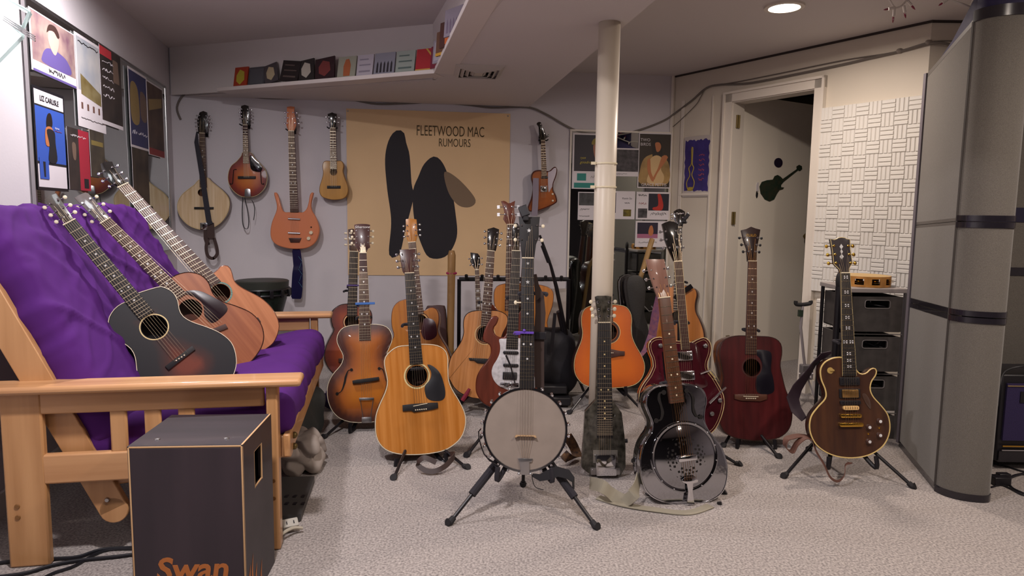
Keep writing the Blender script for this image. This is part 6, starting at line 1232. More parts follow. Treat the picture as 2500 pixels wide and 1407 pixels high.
MB().box((0, 0, -.02), (.05, .09, .004)).build('center_plate', VM, t, 0)
# ---------------- recessed lights ----------------
CE = mat('lamp_glow', (1, .86, .70), emit=14)
for i, (x, y, z, e) in enumerate(CANS[:1]):
    t = thing('recessed_light', 'glowing round recessed light in the right-hand ceiling', 'light', V((x, y, z+.015)))
    MB().lathe([(.098, 0), (.098, -.010), (.078, -.012), (.078, 0)], n=36).build('trim_ring', M_white, t); MB().lathe([(.077, -.004), (.001, -.0045)], n=36).build('lens', CE, t)
# ---------------- star lamp, top left ----------------
sp = atY(2, 42, 2.02); t = thing('star_lamp', 'glaring white star-shaped glass lamp in the top left corner', 'lamp', sp)
GE = mat('lamp_white_glow', (.92, .97, 1.0), emit=11); GL = mat('lamp_glass', 'd0e4e2', .08, trans=.5, coat=.5)
P = [(-.12, -.19), (.0, -.055), (.024, -.035), (.035, .01), (.0, .03), (.02, .12), (-.16, .14), (-.2, -.02)]
MB().prism(P, -.01, .02, .004).build('glowing_panel', GE, t)
for c, a_, l_ in (((.035, .012), -.5, .085), ((.0, -.075), .75, .12)):
    q = rrect(c[0], c[1], l_, .05, .001, 1, a_); MB().tube([(x, 0, z) for x, z in q], .006, 4, True).build('glass_point', GL, t, 0)
mb = MB()
for k in range(3): mb.bar((.02, -.02, -.0-.006*k), (.115, -.03, -.06-.006*k), .003, .003)
mb.build('fin', M_steel, t, 0); MB().ball((.0, -.005, .01), .03).build('bulb', GE, t)
MB().tube([(-.09, 0, .10), (-.16, 0, HL-sp.z-.002)], .004, 6).build('hanging_cord', M_white, t)
# ---------------- acoustic foam on the right wall ----------------
FW = mat('white_foam', 'd6d2cc', .85, bump=.2, bs=250)
un = {}
def foam(name, label, xl, yt, xr, yb, off, sk=0):
    s0, z1 = dws(xl, yt, off); s1 = dws(xr, yt, off)[0]; z0 = dws(xl, yb, off)[1]; B = .0755
    nc = max(1, round((s1-s0)/B)); nr = int((z1-z0)/B)
    t = thing(name, label, 'foam panel', Matrix(((dd.x, -nrm.x, 0, dw(s0, off).x), (dd.y, -nrm.y, 0, dw(s0, off).y), (0, 0, 1, z0), (0, 0, 0, 1))))
    MB().box((nc*B/2, off/2, nr*B/2), (nc*B, off, nr*B)).build('foam_backing', FW, t, 0)
    for v in (0, 1):
        if v not in un:
            mb = MB()
            for k in range(3):
                c = (k-1)*B/3; pr = [(-B/6*.98, 0), (-B/6*.62, -.0075), (B/6*.62, -.0075), (B/6*.98, 0)]; L = B*.49; vs = []
                for e in (-L, L):
                    for (q, y) in pr: vs.append((c+q, y, e) if v == 0 else (e, y, c+q))
                f = [(0, 1, 5, 4), (1, 2, 6, 5), (2, 3, 7, 6), (0, 3, 2, 1), (4, 5, 6, 7)]; mb.add(vs, f if v else [x[::-1] for x in f])
            o = mb.build('foam_block', FW, t, 0); un[v] = o.data; bpy.data.objects.remove(o)
    for i in range(nc):
        for j in range(nr):
            o = bpy.data.objects.new('foam_block', un[(i+j) % 2]); C.objects.link(o); o.parent = t; o.location = ((i+.5)*B, 0, (j+.5)*B)
    return t
foam('acoustic_foam', 'upper white acoustic foam of crosswise ridged squares right of the door', 2008, 245, 2246, 712, .03)
foam('acoustic_foam', 'lower white acoustic foam sheet standing slightly proud under the upper one', 1996, 716, 2140, 905, .05)
# ---------------- stickers on the door ----------------
dn = V((0, -1, 0))
da = dw(sj0+.03); da = V((da.x+.01, da.y+.09, 0)); db = V((2.30, 5.42, 0)); du = (db-da).normalized(); dnn = V((du.y, -du.x, 0))
def dpn(x, y, off=.022): return onp(x, y, da+dnn*off, dnn)
DMx = Matrix(((du.x, -dnn.x, 0, 0), (du.y, -dnn.y, 0, 0), (0, 0, 1, 0), (0, 0, 0, 1)))
def stick(name, label, pts, m, cat, K=(1640, 160, 3.517), sm=0, th=.003):
    W3 = [dpn(*px(K, p)) for p in pts]; o = W3[0]; L = [((w_-o).dot(du), (w_-o).z) for w_ in W3]
    if sm: L = smooth2(L, sm)
    ob = MB().prism(L, 0, th).build(name, m, None, 0); ob.matrix_world = Matrix.Translation(o) @ DMx; return tag(ob, label, cat)
SG = mat('green_brown_sticker', '3c3a2c', .5, ns=30, col2='20362a')
stick('guitar_sticker', 'dark single-cutaway guitar cut-out stuck slantwise on the door', [(755, 1040), (775, 1000), (820, 985), (870, 980), (885, 950), (910, 940), (935, 955), (955, 975), (1075, 890), (1072, 868), (1095, 853), (1118, 865), (1120, 890), (1100, 908), (1085, 900), (960, 1000), (940, 1025), (940, 1045), (965, 1048), (955, 1062), (925, 1070), (905, 1100), (880, 1150), (840, 1168), (800, 1150), (765, 1100)], SG, 'sticker')
stick('round_sticker', 'small round dark purple sticker above the guitar cut-out', [(917+36*math.cos(a*PI/10), 835+41*math.sin(a*PI/10)) for a in range(20)], mat('plum_sticker', '241a30', .5), 'sticker')
stick('paper_tag', 'small white tag hanging left of the guitar cut-out', [(735, 1005), (748, 1005), (745, 1080), (725, 1080), (728, 1030)], PAP, 'tag')
stick('black_charm', 'small black drop-shaped charm below the white tag', [(733, 1078), (742, 1100), (738, 1130), (730, 1140), (725, 1120), (727, 1095)], INK, 'charm', th=.008)
kp = dpn(1965, 577, .03); MB().lathe([(.001, -.06), (.022, -.055), (.028, -.04), (.012, -.025), (.012, .02), (.03, .022), (.03, .03)], n=20, ax='y').build('door_handle', M_brass, dr).location = kp+V((0, .0, 0))
# ---------------- grey fabric booth at the right ----------------
FAB = mat('grey_booth_fabric', '5f5a54', .95, ns=420, nv=.22, bump=.4, bs=500, sheen=.2); BB = mat('black_booth_band', '1c1920', .25, coat=.4)
pL = V((1.939, 3.305)); pS = V((1.775, 2.745)); 
bt = thing('fabric_booth', 'tall grey fabric partition with rounded end and black bands at the right', 'booth', V((pS.x, pS.y, 0)))
Z = [.02, .89, 1.22, 1.83]                                # base, lower joint, upper joint
def rl(p, z=0): return V((p[0]-pS.x, p[1]-pS.y, z))
zA = lambda y_, p: H-(y_-(525+.014*(CX+1667*p[0]/p[1]-CX)))/F*p[1]
# plan of the rounded panel from the seam round to the right
cen = V((1.88, 2.78))
arc = [V(p) for p in smooth2([pS, (1.782, 2.70), (1.815, 2.658), (1.865, 2.636), (1.912, 2.632), (1.942, 2.66), (1.955, 2.73), (1.96, 2.90)], 22, False)]
def wallstrip(plan, z0f, z1f, th=.03, nz=6):
    mb = MB(); n = len(plan); vs = []
    nr_ = []
    for i in range(n):
        d = (plan[min(i+1, n-1)]-plan[max(i-1, 0)]).normalized(); nr_.append(V((-d.y, d.x)))
    for s_ in (0, th):
        for i in range(n):
            q = plan[i]+nr_[i]*s_; vs += [rl(q, z0f(i)), rl(q, z1f(i))]
    N = 2*n; fs = []
    for i in range(n-1):
        a = 2*i; fs += [(a, a+2, a+3, a+1), (N+a, N+a+1, N+a+3, N+a+2), (a+1, a+3, N+a+3, N+a+1), (a, N+a, N+a+2, a+2)]
    fs += [(0, 1, N+1, N), (2*n-2, N+2*n-2, N+2*n-1, 2*n-1)]
    return mb.add(vs, fs)
flat = [pL, pL.lerp(pS, .5), pS]
# heights along the flat panel (left end, seam) measured on the photograph's own panel joints
tl = [H+(538-190)/F*3.305, 0, H+(541-67)/F*2.745]; tl[1] = (tl[0]+tl[2])/2
j2 = [H+(538-549)/F*3.305, 0, H+(541-541)/F*2.745]; j2[1] = (j2[0]+j2[2])/2
j1 = [H+(538-738)/F*3.305, 0, H+(541-768)/F*2.745]; j1[1] = (j1[0]+j1[2])/2
g_ = .014
for nm, lo_, hi_ in (('lower_panel', lambda i: .03, lambda i: j1[i]-.022), ('middle_panel', lambda i: j1[i]+.022, lambda i: j2[i]-g_), ('upper_panel', lambda i: j2[i]+g_, lambda i: tl[i]-.02)):
    wallstrip(flat, lo_, hi_).build(nm, FAB, bt, 20)
wallstrip(flat, lambda i: 0, lambda i: .03, .034).build('kick_band', BB, bt, 20)
wallstrip(flat, lambda i: j1[i]-.024, lambda i: j1[i]-.002, .036).build('joint_band', BB, bt, 20); wallstrip(flat, lambda i: j1[i]+.002, lambda i: j1[i]+.024, .036).build('joint_band', BB, bt, 20)
wallstrip(flat, lambda i: j2[i]-g_, lambda i: j2[i]-.001, .032).build('joint_strip', mat('grey_joint', '57524e', .5), bt, 20); wallstrip(flat, lambda i: j2[i]+.001, lambda i: j2[i]+g_, .032).build('joint_strip', mat('grey_joint', '57524e', .5), bt, 20)
wallstrip(flat, lambda i: tl[i]-.022, lambda i: tl[i], .034).build('top_band', mat('grey_joint', '57524e', .5), bt, 20)
J1, J2, JT = j1[2], j2[2], tl[2]
for nm, lo_, hi_ in (('lower_curved_panel', .03, J1-.022), ('middle_curved_panel', J1+.022, J2-.022), ('upper_curved_panel', J2+.022, JT-.01)):
    wallstrip(arc, lambda i: lo_, lambda i: hi_).build(nm, FAB, bt, 30)
for nm, lo_, hi_ in (('kick_band', 0, .03), ('joint_band', J1-.024, J1-.002), ('joint_band', J1+.002, J1+.024), ('joint_band', J2-.024, J2-.002), ('joint_band', J2+.002, J2+.024), ('top_band', JT-.012, JT+.03)):
    q_ = [p+(cen-p).normalized()*-.004 for p in arc]; wallstrip(q_, lambda i: lo_, lambda i: hi_, .03).build(nm, BB, bt, 30)
MB().bar(rl(pS-(pS-pL).normalized()*0, .02), rl(pS, JT-.01), .006, .01, up=(1, 0, 0)).build('seam', mat('dark_seam', '3a3532', .8), bt, 0)
MB().bar(rl(pL, .02), rl(pL, tl[0]), .02, .02, up=(1, 0, 0)).build('edge_strip', mat('grey_edge_strip', '6a646a', .4), bt, 0)
# far inner side of the booth with violet cloth over its top
FAB2 = FAB; b2 = thing('fabric_booth', 'grey fabric booth wall with black bands behind the purple amplifier', 'booth', V((2.45, 3.35, 0)))
x0 = 2.18
for nm, z0, z1, m in (('lower_panel', .03, .86, FAB), ('middle_panel', .90, 1.24, FAB), ('kick_band', 0, .03, BB), ('joint_band', .86, .90, BB), ('joint_band', 1.12, 1.19, mat('violet_black_shade', '1b1730', .6)), ('upper_panel', 1.24, 1.86, FAB)):
    MB().box((x0+.5-2.45, (.0 if 'band' not in nm else -.004), (z0+z1)/2), (1.0, .04, z1-z0)).build(nm, m, b2, 0)
dcl = thing('fabric_drape', 'deep violet cloth covering the top of the grey partition', 'cloth', V((pS.x, pS.y, 0))); VC = mat('deep_purple_cloth2', '1f183c', .7, bump=.5, bs=20)
arc2 = [p+(cen-p).normalized()*.012 for p in arc]; wallstrip(arc2, lambda i: JT+.032, lambda i: HC-.012+.004*math.sin(i*2.1), .03).build('drape_front', VC, dcl, 40)
fl2 = [p+V((.03, .02)) for p in flat]; wallstrip(fl2, lambda i: tl[i]+.001, lambda i: tl[i]+[.012, .045, .13][i], .03).build('drape_edge', VC, dcl, 40)
# ---------------- amplifier and gear at the right edge ----------------
ap = atz(2436, 1160, 0); AM = V((ap.x, 3.12, 0))
am = thing('guitar_amplifier', 'small purple-grilled amplifier with gold piping at the right edge', 'amplifier', V((2.2, 3.0, 0)))
zz1 = H-(918-541)/F*3.0
MB().box((.26, .12, zz1/2+.02), (.52, .24, zz1-.04)).build('cabinet', M_black, am, 35, .008)
MB().box((.26, -.004, .12+(zz1-.14)/2), (.48, .012, zz1-.18)).build('grille_cloth', mat('violet_grille', '2a2048', .8, ns=300, nv=.3), am, 0)
MB().bar((.02, -.012, .115), (.50, -.012, .115), .006, .006).build('gold_piping', M_gold, am, 0); MB().bar((.02, -.012, zz1-.05), (.50, -.012, zz1-.05), .004, .004).build('piping', mat('cream_piping', '8f7a52', .5), am, 0)
MB().box((.26, .0, .065), (.5, .02, .05)).build('lower_panel', BB, am, 0); MB().bar((.02, -.012, .095), (.50, -.012, .095), .004, .004).build('piping', mat('grey_piping', '8a8488', .5), am, 0)
MB().box((.13, -.012, zz1-.10), (.10, .004, .05)).build('badge', M_black, am, 0); text('IS', .03, M_steel, am, (.115, -.015, zz1-.10), name='badge_lettering')
for x in (.04, .48): MB().ball((x, .12, .015), .02).build('foot', M_rub, am)
hp = thing('headphones', 'black headphones resting on the purple amplifier', 'headphones', V((2.46, 3.08, zz1)))
for s_ in (-1, 1): MB().lathe([(.02, -.015), (.042, -.012), (.045, .0), (.04, .015), (.02, .018)], (.06*s_, 0, .045), 20, 'x').build('ear_cup', M_rub, hp)
MB().tube([(.07*math.cos(a), .01, .05+.075*math.sin(a)) for a in [PI*k/10 for k in range(11)]], .007, 8).build('headband', M_black, hp)
M_cord = mat('black_cord', '15141a', .45)
o = MB().tube(curve3([V((2.40, 3.02, zz1+.03)), V((2.28, 2.99, zz1+.04)), V((2.21, 3.0, zz1+.012)), V((2.18, 2.98, zz1-.05)), V((2.175, 2.98, .3))], 5), .004, 6).build('headphone_cord', M_cord); tag(o, 'thin black cord curling off the purple amplifier top', 'cord')
def floorcord(name, label, P, r=.005, m=M_cord, group=None):
    o = MB().tube(curve3([atz(x, y, r+.001+(z if isinstance(z, float) else 0)) for x, y, z in [(p+(0.0,))[:3] for p in P]], 6), r, 7).build(name, m); return tag(o, label, 'cord', group)
floorcord('instrument_cable', 'black cable crossing the carpet from the booth to the right edge', [(2425, 1132), (2460, 1140), (2500, 1152), (2560, 1160)], .004)
floorcord('instrument_cable', 'black cable looping low beside the booth foot', [(2422, 1165), (2450, 1172), (2485, 1160), (2530, 1150)], .005)
floorcord('instrument_cable', 'black cable curling forward at the right edge', [(2500, 1205), (2470, 1190), (2462, 1170), (2490, 1158), (2540, 1165)], .004)
floorcord('instrument_cable', 'thin black cable sagging at the bottom right', [(2420, 1190), (2445, 1185), (2470, 1195), (2500, 1210), (2550, 1215)], .0035)
q = atz(2440, 1172, .02); o = MB().box(q, (.07, .05, .035)).box(q+V((.03, .02, .008)), (.05, .03, .03)).build('power_adapter', M_black, None, bevel=.004); tag(o, 'small black plug adapter on the carpet by the booth foot', 'adapter')
# ---------------- string of small lights, top right ----------------
LW = mat('string_light_wire', 'c5bcb4', .5); LB_ = mat('string_light_bulb', '7a1c38', .2, coat=.5)
t = thing('string_lights', 'white wire fairy lights with plum bulbs hanging from the ceiling', 'lights', V((0, 0, 0)))
def sl(P, Y): return [atY(x, y, Y) for x, y in P]
w1 = sl([(2160, -25), (2175, 5), (2186, 19), (2200, 15), (2212, 2), (2225, -10)], 3.1); w2 = sl([(2290, -15), (2320, 0), (2350, 10), (2375, 20), (2395, 26), (2412, 32), (2440, 25), (2470, 27), (2500, 34)], 2.9)
for ww in (w1, w2): MB().tube(curve3(ww, 5), .004, 6).build('wire', LW, t)
for (x, y, dx, dy, Y) in ((2184, 19, -16, 3, 3.1), (2183, 22, -2, 20, 3.1), (2206, 14, 3, 18, 3.1), (2214, 0, 12, 14, 3.1), (2211, 4, 4, -6, 3.1), (2312, 0, -12, 8, 2.9), (2372, 12, 8, -14, 2.9), (2410, 32, -5, 15, 2.9)):
    a = atY(x, y, Y); b = atY(x+dx, y+dy, Y); s_ = MB().tube([a, a.lerp(b, .9)], .0062, 7).build('socket', LW, t); c = atY(x+dx*1.7, y+dy*1.7, Y); MB().tube([b, b.lerp(c, .5), c], [.004, .004, .001], 7).build('bulb', LB_, t)
# ---------------- trolley with crates, tambourine ----------------
tY = 3.42; tx0 = atY(2078, 705, tY); tx1 = atY(2212, 705, tY); zt3 = tx0.z; wT = tx1.x-tx0.x
tr = thing('drawer_trolley', 'narrow trolley of smoky black mesh crates under the tambourine', 'trolley', V((tx0.x, tY, 0)))
MB().box((wT/2, .16, zt3-.008), (wT+.02, .34, .022)).build('top_board', mat('grey_shelf_top', '8f8784', .5), tr, 35, .003)
for x in (0, wT):
    for y in (0, .31): MB().tube([(x, y, 0), (x, y, zt3-.02)], .010, 8).build('post', M_steel if x else M_blackm, tr)
SM = mat('smoky_plastic', '45413f', .35, ns=20, nv=.2, trans=.0); zc0 = zt3-.04
for k in range(4):
    z1 = zc0-k*.205; h_ = .178; cr_ = MB(); th = .006
    # front with a handle slot
    for a, b, c, d in ((0.01, wT-.01, z1-h_, z1-.055), (0.01, wT*.28, z1-.055, z1-.02), (wT*.72, wT-.01, z1-.055, z1-.02), (0.01, wT-.01, z1-.02, z1)): cr_.box(((a+b)/2, .004, (c+d)/2), (b-a, th, d-c))
    cr_.box((.013, .155, z1-h_/2), (th, .29, h_)); cr_.box((wT-.013, .155, z1-h_/2), (th, .29, h_)); cr_.box((wT/2, .155, z1-h_), (wT-.02, .29, th)); cr_.box((wT/2, .30, z1-h_/2), (wT-.02, th, h_))
    o = cr_.build('crate', SM, tr, 0); MB().tube([(x_, -.002, z_) for x_, z_ in rrect(wT/2, z1-.038, wT*.46, .042, .012)], .0022, 5, True).build('handle_rim', mat('grey_rim', '7c7674', .4), o, 0)
    MB().bar((0, -.004, z1-h_-.012), (wT, -.004, z1-h_-.012), .004, .008).build('rail', M_steel, tr, 0)
random.seed(11)
for k in range(3):
    z1 = zc0-k*.205; P = [V((tx0.x+wT*random.uniform(.15, .85), tY+random.uniform(.02, .1), z1-.05+random.uniform(-.02, .035))) for _ in range(9)]
    o = MB().tube(curve3(P, 6), .0035, 6).build('coiled_cord', M_cord); tag(o, ['black cords coiled in the top crate of the trolley', 'black cords tangled in the second crate of the trolley', 'black cords spilling in the third crate of the trolley'][k], 'cord')
tm = thing('tambourine', 'wooden tambourine lying on the trolley beside the booth', 'tambourine', V((tx0.x+.137, tY+.15, zt3+.004)))
TW = wood('tambourine_wood', 'b8823f', 'a06c2e', .4, .4, 30, (1, 1, .5)); R = .128
seg = 10
for k in range(seg):
    a0, a1 = 2*PI*(k+.12)/seg, 2*PI*(k+.88)/seg
MB().lathe([(R, 0), (R, .012), (R-.006, .012), (R-.006, 0)], n=48).build('lower_hoop', TW, tm, 50); MB().lathe([(R, .042), (R, .054), (R-.006, .054), (R-.006, .042)], n=48).build('upper_hoop', TW, tm, 50)
for k in range(seg):
    a0 = 2*PI*k/seg; mb = MB()
    for j in range(5):
        a = a0+(j-2)*.055; mb.box((math.cos(a)*(R-.003), math.sin(a)*(R-.003), .027), (.006, .0085, .032), Matrix.Rotation(a, 3, 'Z'))
    mb.build('hoop_post', TW, tm, 0); a = a0+PI/seg
    for dz in (.021, .031): MB().lathe([(.001, 0), (.018, .002), (.019, .003), (.001, .004)], (math.cos(a)*(R-.004), math.sin(a)*(R-.004), dz-.002), 14).build('jingle', M_gold, tm)
MB().lathe([(R-.003, .054), (.001, .0545)], n=40).build('drum_skin', mat('tambourine_skin', 'b0915e', .5), tm, 0)
# dark stand legs left of the trolley
p0 = atY(2048, 700, 3.5); p1 = atY(2048, 905, 3.5)
t = thing('music_stand', 'folded black stand leaning between the foam wall and trolley', 'stand', V((p0.x, 3.5, 0)))
MB().tube([(0, 0, .02), (0, 0, p0.z)], .016, 10).build('tube', M_black, t); MB().ball((0, 0, p0.z+.03), .03, (.6, .6, 1.6)).build('clamp', M_rub, t); MB().tube([(-.02, -.03, .01), (.03, .04, .4)], .01, 8).tube([(.03, -.03, .01), (-.01, .04, .4)], .01, 8).build('leg', M_black, t)
# white guitar stand in the doorway
b0 = atY(1967, 905, 4.1); 
t = thing('guitar_stand', 'empty pale grey guitar stand with black yoke in front of the door jamb', 'stand', V((b0.x, b0.y, 0))); r_ = lambda x, y, Y=4.1: atY(x, y, Y)-V((b0.x, b0.y, 0))
GW = mat('pale_grey_metal', '9b9497', .4)
MB().tube([r_(1960, 742), r_(1955, 800), r_(1962, 870), r_(1966, 900)], .009, 8).build('upright', GW, t); MB().box(r_(1968, 908), (.07, .05, .09)).build('hub', mat('grey_plastic', '6a6668', .5), t, bevel=.006)
MB().tube(curve3([r_(1943, 735), r_(1944, 743), r_(1960, 744), r_(1978, 741), r_(1979, 735)], 4), .012, 8).build('neck_yoke', M_rub, t); MB().box(r_(1954, 765), (.025, .02, .04)).build('grip', mat('green_knob', '2c3a2e', .5), t)
for x, y in ((1925, 962), (1995, 985), (1985, 925)):
    f_ = atz(x, y, .008)-V((b0.x, b0.y, 0)); MB().tube([r_(1968, 915), f_], .005, 6).build('leg', GW, t)
for s_ in (-1, 1): MB().tube([r_(1968, 905), r_(1968+s_*14, 925, 4.0), r_(1968+s_*16, 912, 3.95)], .005, 6).build('cradle_arm', GW, t)
# ---------------- rainstick ----------------
q = atz(1098, 952, 0); rs = thing('rainstick', 'tall tan wooden rainstick with a magenta bead band near the top', 'instrument', V((q.x, q.y, 0))); zt4 = atY(1098, 612, q.y+.1).z
MB().tube([V((0, 0, 0)), V((0, .04, zt4*.5)), V((0, .1, zt4-.03)), V((0, .1, zt4))], [.023, .024, .026, .018], 14).build('stick', wood('rainstick_wood', '96703f', '7c5a32', .6, .1, 20, (1, 1, .1)), rs)
for k in range(12): an_ = 2*PI*k/12; MB().ball((.027*math.cos(an_), .092+.027*math.sin(an_), zt4-.145), .0085).build('bead', mat('magenta_bead', '9c1f50', .5), rs)
# ---------------- soft case leaning behind the orange cutaway ----------------
def slabshape(name, label, cat, pts, Y, th, m, lean=.1, sm=50, K=K1, bev=.008, group=None):
    W3 = []; z0 = min(atY(*px(K, p), Y).z for p in pts)
    P = []
    for p in pts:
        q = px(K, p); d = ray(*q); t = (Y-lean*(z0-H))/(d.y-lean*d.z); w_ = O+d*t; P.append(w_)
    o = V((P[0].x, Y, z0)); s_ = math.sqrt(1+lean*lean)
    L = [(w_.x-o.x, (w_.z-o.z)*s_) for w_ in P]; L = smooth2(L, sm) if sm else L
    ob = MB().prism(L, 0, th, bev).build(name, m, None, 40); ob.matrix_world = Matrix.Translation(o) @ Matrix.Rotation(-math.atan(lean), 4, 'X'); return tag(ob, label, cat, group)
slabshape('soft_case', 'dark brown leather instrument case behind the orange cutaway guitar', 'case', [(1038, 756), (1050, 748), (1078, 747), (1086, 758), (1091, 830), (1094, 940), (1030, 945), (1034, 830)], 4.25, .09, mat('brown_case_leather', '3f2524', .6), .1)
# ---------------- pipe rack ----------------
rk = thing('guitar_rack', 'black pipe guitar rack against the back wall behind the banjo', 'rack', V((-.25, 4.6, 0)))
def rr(x, y, Y=4.55): return atY(x, y, Y)-V((-.25, 4.6, 0))
RM = mat('rack_black', '1e1b1d', .7, bump=.5, bs=60)
zl = rr(1121, 680).z; a = rr(1121, 682); b = rr(1388, 682)
MB().tube([a, b], .014, 10).build('top_rail', RM, rk)
for q in (a, b): MB().tube([q, V((q.x, q.y, .03))], .013, 10).build('upright', M_blackm, rk); MB().tube([V((q.x, q.y-.2, .02)), V((q.x, q.y+.14, .02))], .014, 8).build('foot_bar', M_blackm, rk)
MB().tube([V((a.x, a.y-.12, .12)), V((b.x, b.y-.12, .12))], .02, 10).build('bottom_rail', RM, rk)
for k in range(7): x = a.x+(b.x-a.x)*(k+.5)/7; MB().tube([V((x, a.y+.0, zl)), V((x, a.y-.06, zl+.005)), V((x, a.y-.07, zl+.03))], .011, 8).build('divider', RM, rk)
slabshape('picture_board', 'pale board standing behind the black pipe rack', 'board', [(1340, 705), (1386, 705), (1386, 945), (1300, 948)], 4.72, .02, mat('pale_board', 'a89e98', .7), .05, 0, bev=.001)
# black gig bag on the floor between rack and pole
bg = cushion('gig_bag', V((.02, 4.0, .02)), (1, .15, 0), (-.15, 1, 0), (0, 0, 1), .42, .3, .40, .12, lambda p: .03*noise.noise(V((p.x*6, p.y*6, p.z*6))), None, mat('black_nylon_bag', '18161d', .7, bump=.5, bs=30), 14, 12, 12, .01); tag(bg, 'slumped black nylon gig bag under the slanted mic stand', 'bag')
bx_ = MB().box((.22, 3.96, .10), (.46, .1, .05)).box((.22, 3.98, .04), (.5, .2, .05)).build('black_case', mat('black_case_shell', '1a181c', .5), None, bevel=.008); bx_.rotation_euler = (0, 0, .03); tag(bx_, 'flat black hard case on the carpet behind the banjo', 'case')
# slanted boom stand
t = thing('microphone_stand', 'black boom microphone stand slanting between rack and pole', 'stand', V((.3, 4.2, 0))); r_ = lambda x, y, Y: atY(x, y, Y)-V((.3, 4.2, 0))
MB().tube([r_(1318, 575, 3.95), r_(1345, 650, 4.0), r_(1358, 700, 4.05), r_(1395, 880, 4.15)], [.007, .009, .012, .013], 9).build('boom', M_blackm, t)
MB().tube([r_(1325, 600, 3.95), r_(1340, 640, 3.98)], .013, 9).build('counterweight', M_black, t); MB().tube([r_(1366, 760, 4.1), r_(1400, 900, 4.18)], .021, 9).build('tube', M_black, t)
for x, y in ((1372, 950), (1425, 955), (1402, 925)): MB().tube([r_(1398, 890, 4.18), atz(x, y, .012)-V((.3, 4.2, 0))], .009, 7).build('leg', M_blackm, t)
MB().bar(r_(1355, 765, 4.02), r_(1346, 860, 4.02), .02, .012).build('strap_end', M_black, t)
# black instrument cases standing right of the pole
HC_ = mat('black_case_hide', '24211f', .55, bump=.4, bs=120)
k8 = [(1400/1, 0)]
slabshape('instrument_case', 'tall narrow black instrument case with rounded top right of the pole', 'case', [(1535, 676), (1552, 671), (1568, 678), (1577, 700), (1575, 735), (1574, 770), (1583, 800), (1587, 850), (1588, 935), (1530, 940), (1548, 850), (1550, 800), (1540, 765), (1532, 720), (1530, 695)], 4.25, .12, HC_, .08)
slabshape('instrument_case', 'shiny black curved case edge behind the narrow case', 'case', [(1512, 700), (1515, 680), (1530, 671), (1545, 673), (1540, 690), (1538, 760), (1530, 830), (1520, 935), (1515, 935), (1520, 820), (1517, 760)], 4.42, .10, mat('glossy_black_case', '161416', .15, coat=1), .06)
o = MB().tube([atY(1592, 585, 4.75), atY(1560, 690, 4.6), V((atY(1550, 760, 4.5).x, 4.5, .05))], [.019, .017, .015], 10).build('wooden_stick', wood('ash_stick', '9a7a4c', '84663c', .5, .2)); tag(o, 'pale wooden stick leaning on the mirror', 'stick')
o = MB().ribbon([atY(1610, 720, 4.1), atY(1600, 770, 4.1), atY(1592, 820, 4.08), atY(1575, 855, 4.0), atY(1562, 872, 3.95)], (1, 0, 0), [.04, .05, .05, .03, .02], .003).build('patterned_scarf', mat('purple_pattern', '5a3a5c', .8, ns=50, col2='7a4a58')); tag(o, 'purple patterned strap hanging beside the honey natural guitar', 'strap')
# ---------------- things near the futon ----------------
cu2 = cushion('cloth_bundle', atz(690, 1170, .01)+V((-.02, .0, 0)), (.95, .3, 0), (-.3, .95, 0), (0, 0, 1), (.19), .27, .13, .05, lambda p: .04*noise.noise(V((p.x*8, p.y*8, p.z*9+2)))-.03*max(0, 1-4*abs(noise.noise(V((p.x*9+p.y*4, p.y*7, p.z*6))))), None, mat('pale_canvas_cloth', '9b9088', .85, bump=.4, bs=25), 44, 48, 18, .02); tag(cu2, 'crumpled pale canvas bundle on the carpet under the futon front rail', 'cloth')
cu3 = cushion('backpack', V((-1.22, 3.05, .01)), (1, -.1, 0), (.1, 1, 0), (0, 0, 1), .25, .4, .24, .08, lambda p: .04*noise.noise(V((p.x*8, p.y*8, p.z*8))), None, mat('slate_green_nylon', '2c3030', .7, bump=.5, bs=30), 14, 16, 10, .02); tag(cu3, 'slate green bag stuffed under the far end of the futon', 'bag')
cu4 = cushion('purple_bag', atz(800, 1012, .0)+V((-.06, .05, .01)), (1, 0, 0), (0, 1, 0), (0, 0, 1), .16, .2, .09, .04, lambda p: .03*noise.noise(V((p.x*10, p.y*10, p.z*8))), None, mat('indigo_cloth', '2b1c48', .8), 10, 12, 8, .01); tag(cu4, 'small indigo cloth bag on the carpet beside the futon end', 'bag')
fl0 = atz(688, 1195, 0); 
tr2 = thing('equipment_tray', 'flat dark equipment tray with slots on the carpet by the futon leg', 'tray', V((fl0.x, fl0.y, 0)))
pq = [atz(686, 1182, 0), atz(768, 1180, 0), atz(735, 1275, 0), atz(672, 1282, 0)]
mb = MB(); mb.add([p-V((fl0.x, fl0.y, 0))+V((0, 0, .004)) for p in pq]+[p-V((fl0.x, fl0.y, 0))+V((0, 0, .03)) for p in pq], [(0, 1, 2, 3), (7, 6, 5, 4), (0, 4, 5, 1), (1, 5, 6, 2), (2, 6, 7, 3), (3, 7, 4, 0)]); mb.build('tray_body', mat('charcoal_tray', '3a3837', .5), tr2, 0)
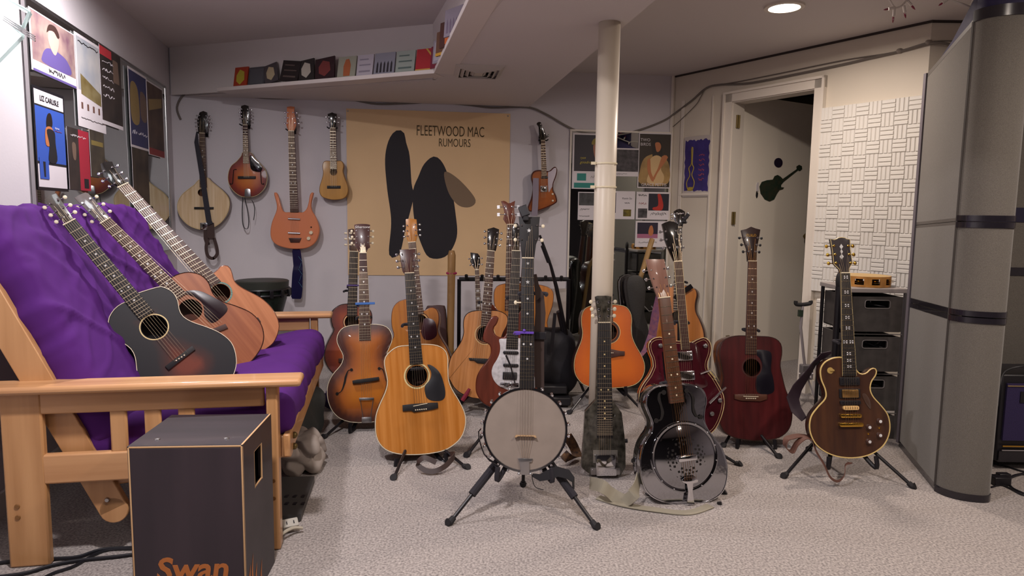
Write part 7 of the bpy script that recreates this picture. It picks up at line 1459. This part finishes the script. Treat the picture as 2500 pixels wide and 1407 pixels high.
for i in range(3):
    for j in range(2):
        q = atz(700+i*20, 1212+j*18, .031)-V((fl0.x, fl0.y, 0)); MB().box(q, (.012, .02, .003)).build('slot', M_black, tr2, 0)
op = atz(708, 1280, .03); ou = thing('outlet_box', 'white three-hole outlet end lying tilted beside the dark tray', 'outlet', V((op.x, op.y, .012)))
RO = Matrix.Rotation(.5, 3, 'Z') @ Matrix.Rotation(.5, 3, 'X')
MB().box((0, 0, .018), (.055, .035, .02), RO).build('outlet_face', mat('outlet_white', 'a9a49a', .5), ou, 0, .003)
for x in (-.012, .012): MB().box(RO @ V((x, -.002, .011))+V((0, 0, .018)), (.003, .012, .003), RO).build('socket_slot', M_black, ou, 0)
floorcord('extension_cable', 'cream flat power cord crossing in front of the futon leg', [(738, 1290, .01), (715, 1290, .02), (690, 1303, .02), (665, 1325, .01), (640, 1340)], .006, mat('cream_cord', 'a69e8e', .5))
floorcord('instrument_cable', 'uppermost black cable on the carpet left of the cajon', [(-30, 1380), (20, 1372), (130, 1365), (190, 1360), (250, 1342), (330, 1337), (380, 1330)], .006)
floorcord('instrument_cable', 'middle black cable on the carpet left of the cajon', [(-30, 1412), (60, 1400), (130, 1380), (200, 1368), (280, 1360), (340, 1352)], .006)
floorcord('instrument_cable', 'lowest black cable on the carpet left of the cajon', [(90, 1420), (130, 1400), (180, 1383), (230, 1355), (270, 1342), (340, 1340)], .005)
# ---------------- wire shelf seen only in the mirrors, behind the viewer ----------------
ws = thing('wire_shelf', 'black wire shelf with crates, seen reflected in the tall mirror', 'shelf', V((-1.3, -1.2, 0)))
for x in (0, .9):
    for y in (0, .35): MB().tube([(x, y, 0), (x, y, 1.7)], .012, 8).build('post', M_steel, ws)
for z in (.3, .7, 1.1, 1.5):
    mb = MB()
    for k in range(8): mb.tube([(0, .35*k/7, z), (.9, .35*k/7, z)], .004, 5)
    mb.build('wire_tier', M_steel, ws, 0)
for k in range(6): MB().box((.24+.42*(k % 2), .17, .42+.4*(k//2)), (.36, .3, .22)).build('crate', [M_black, mat('grey_crate', '4a4c52', .6)][k % 2], ws, 0, .01)
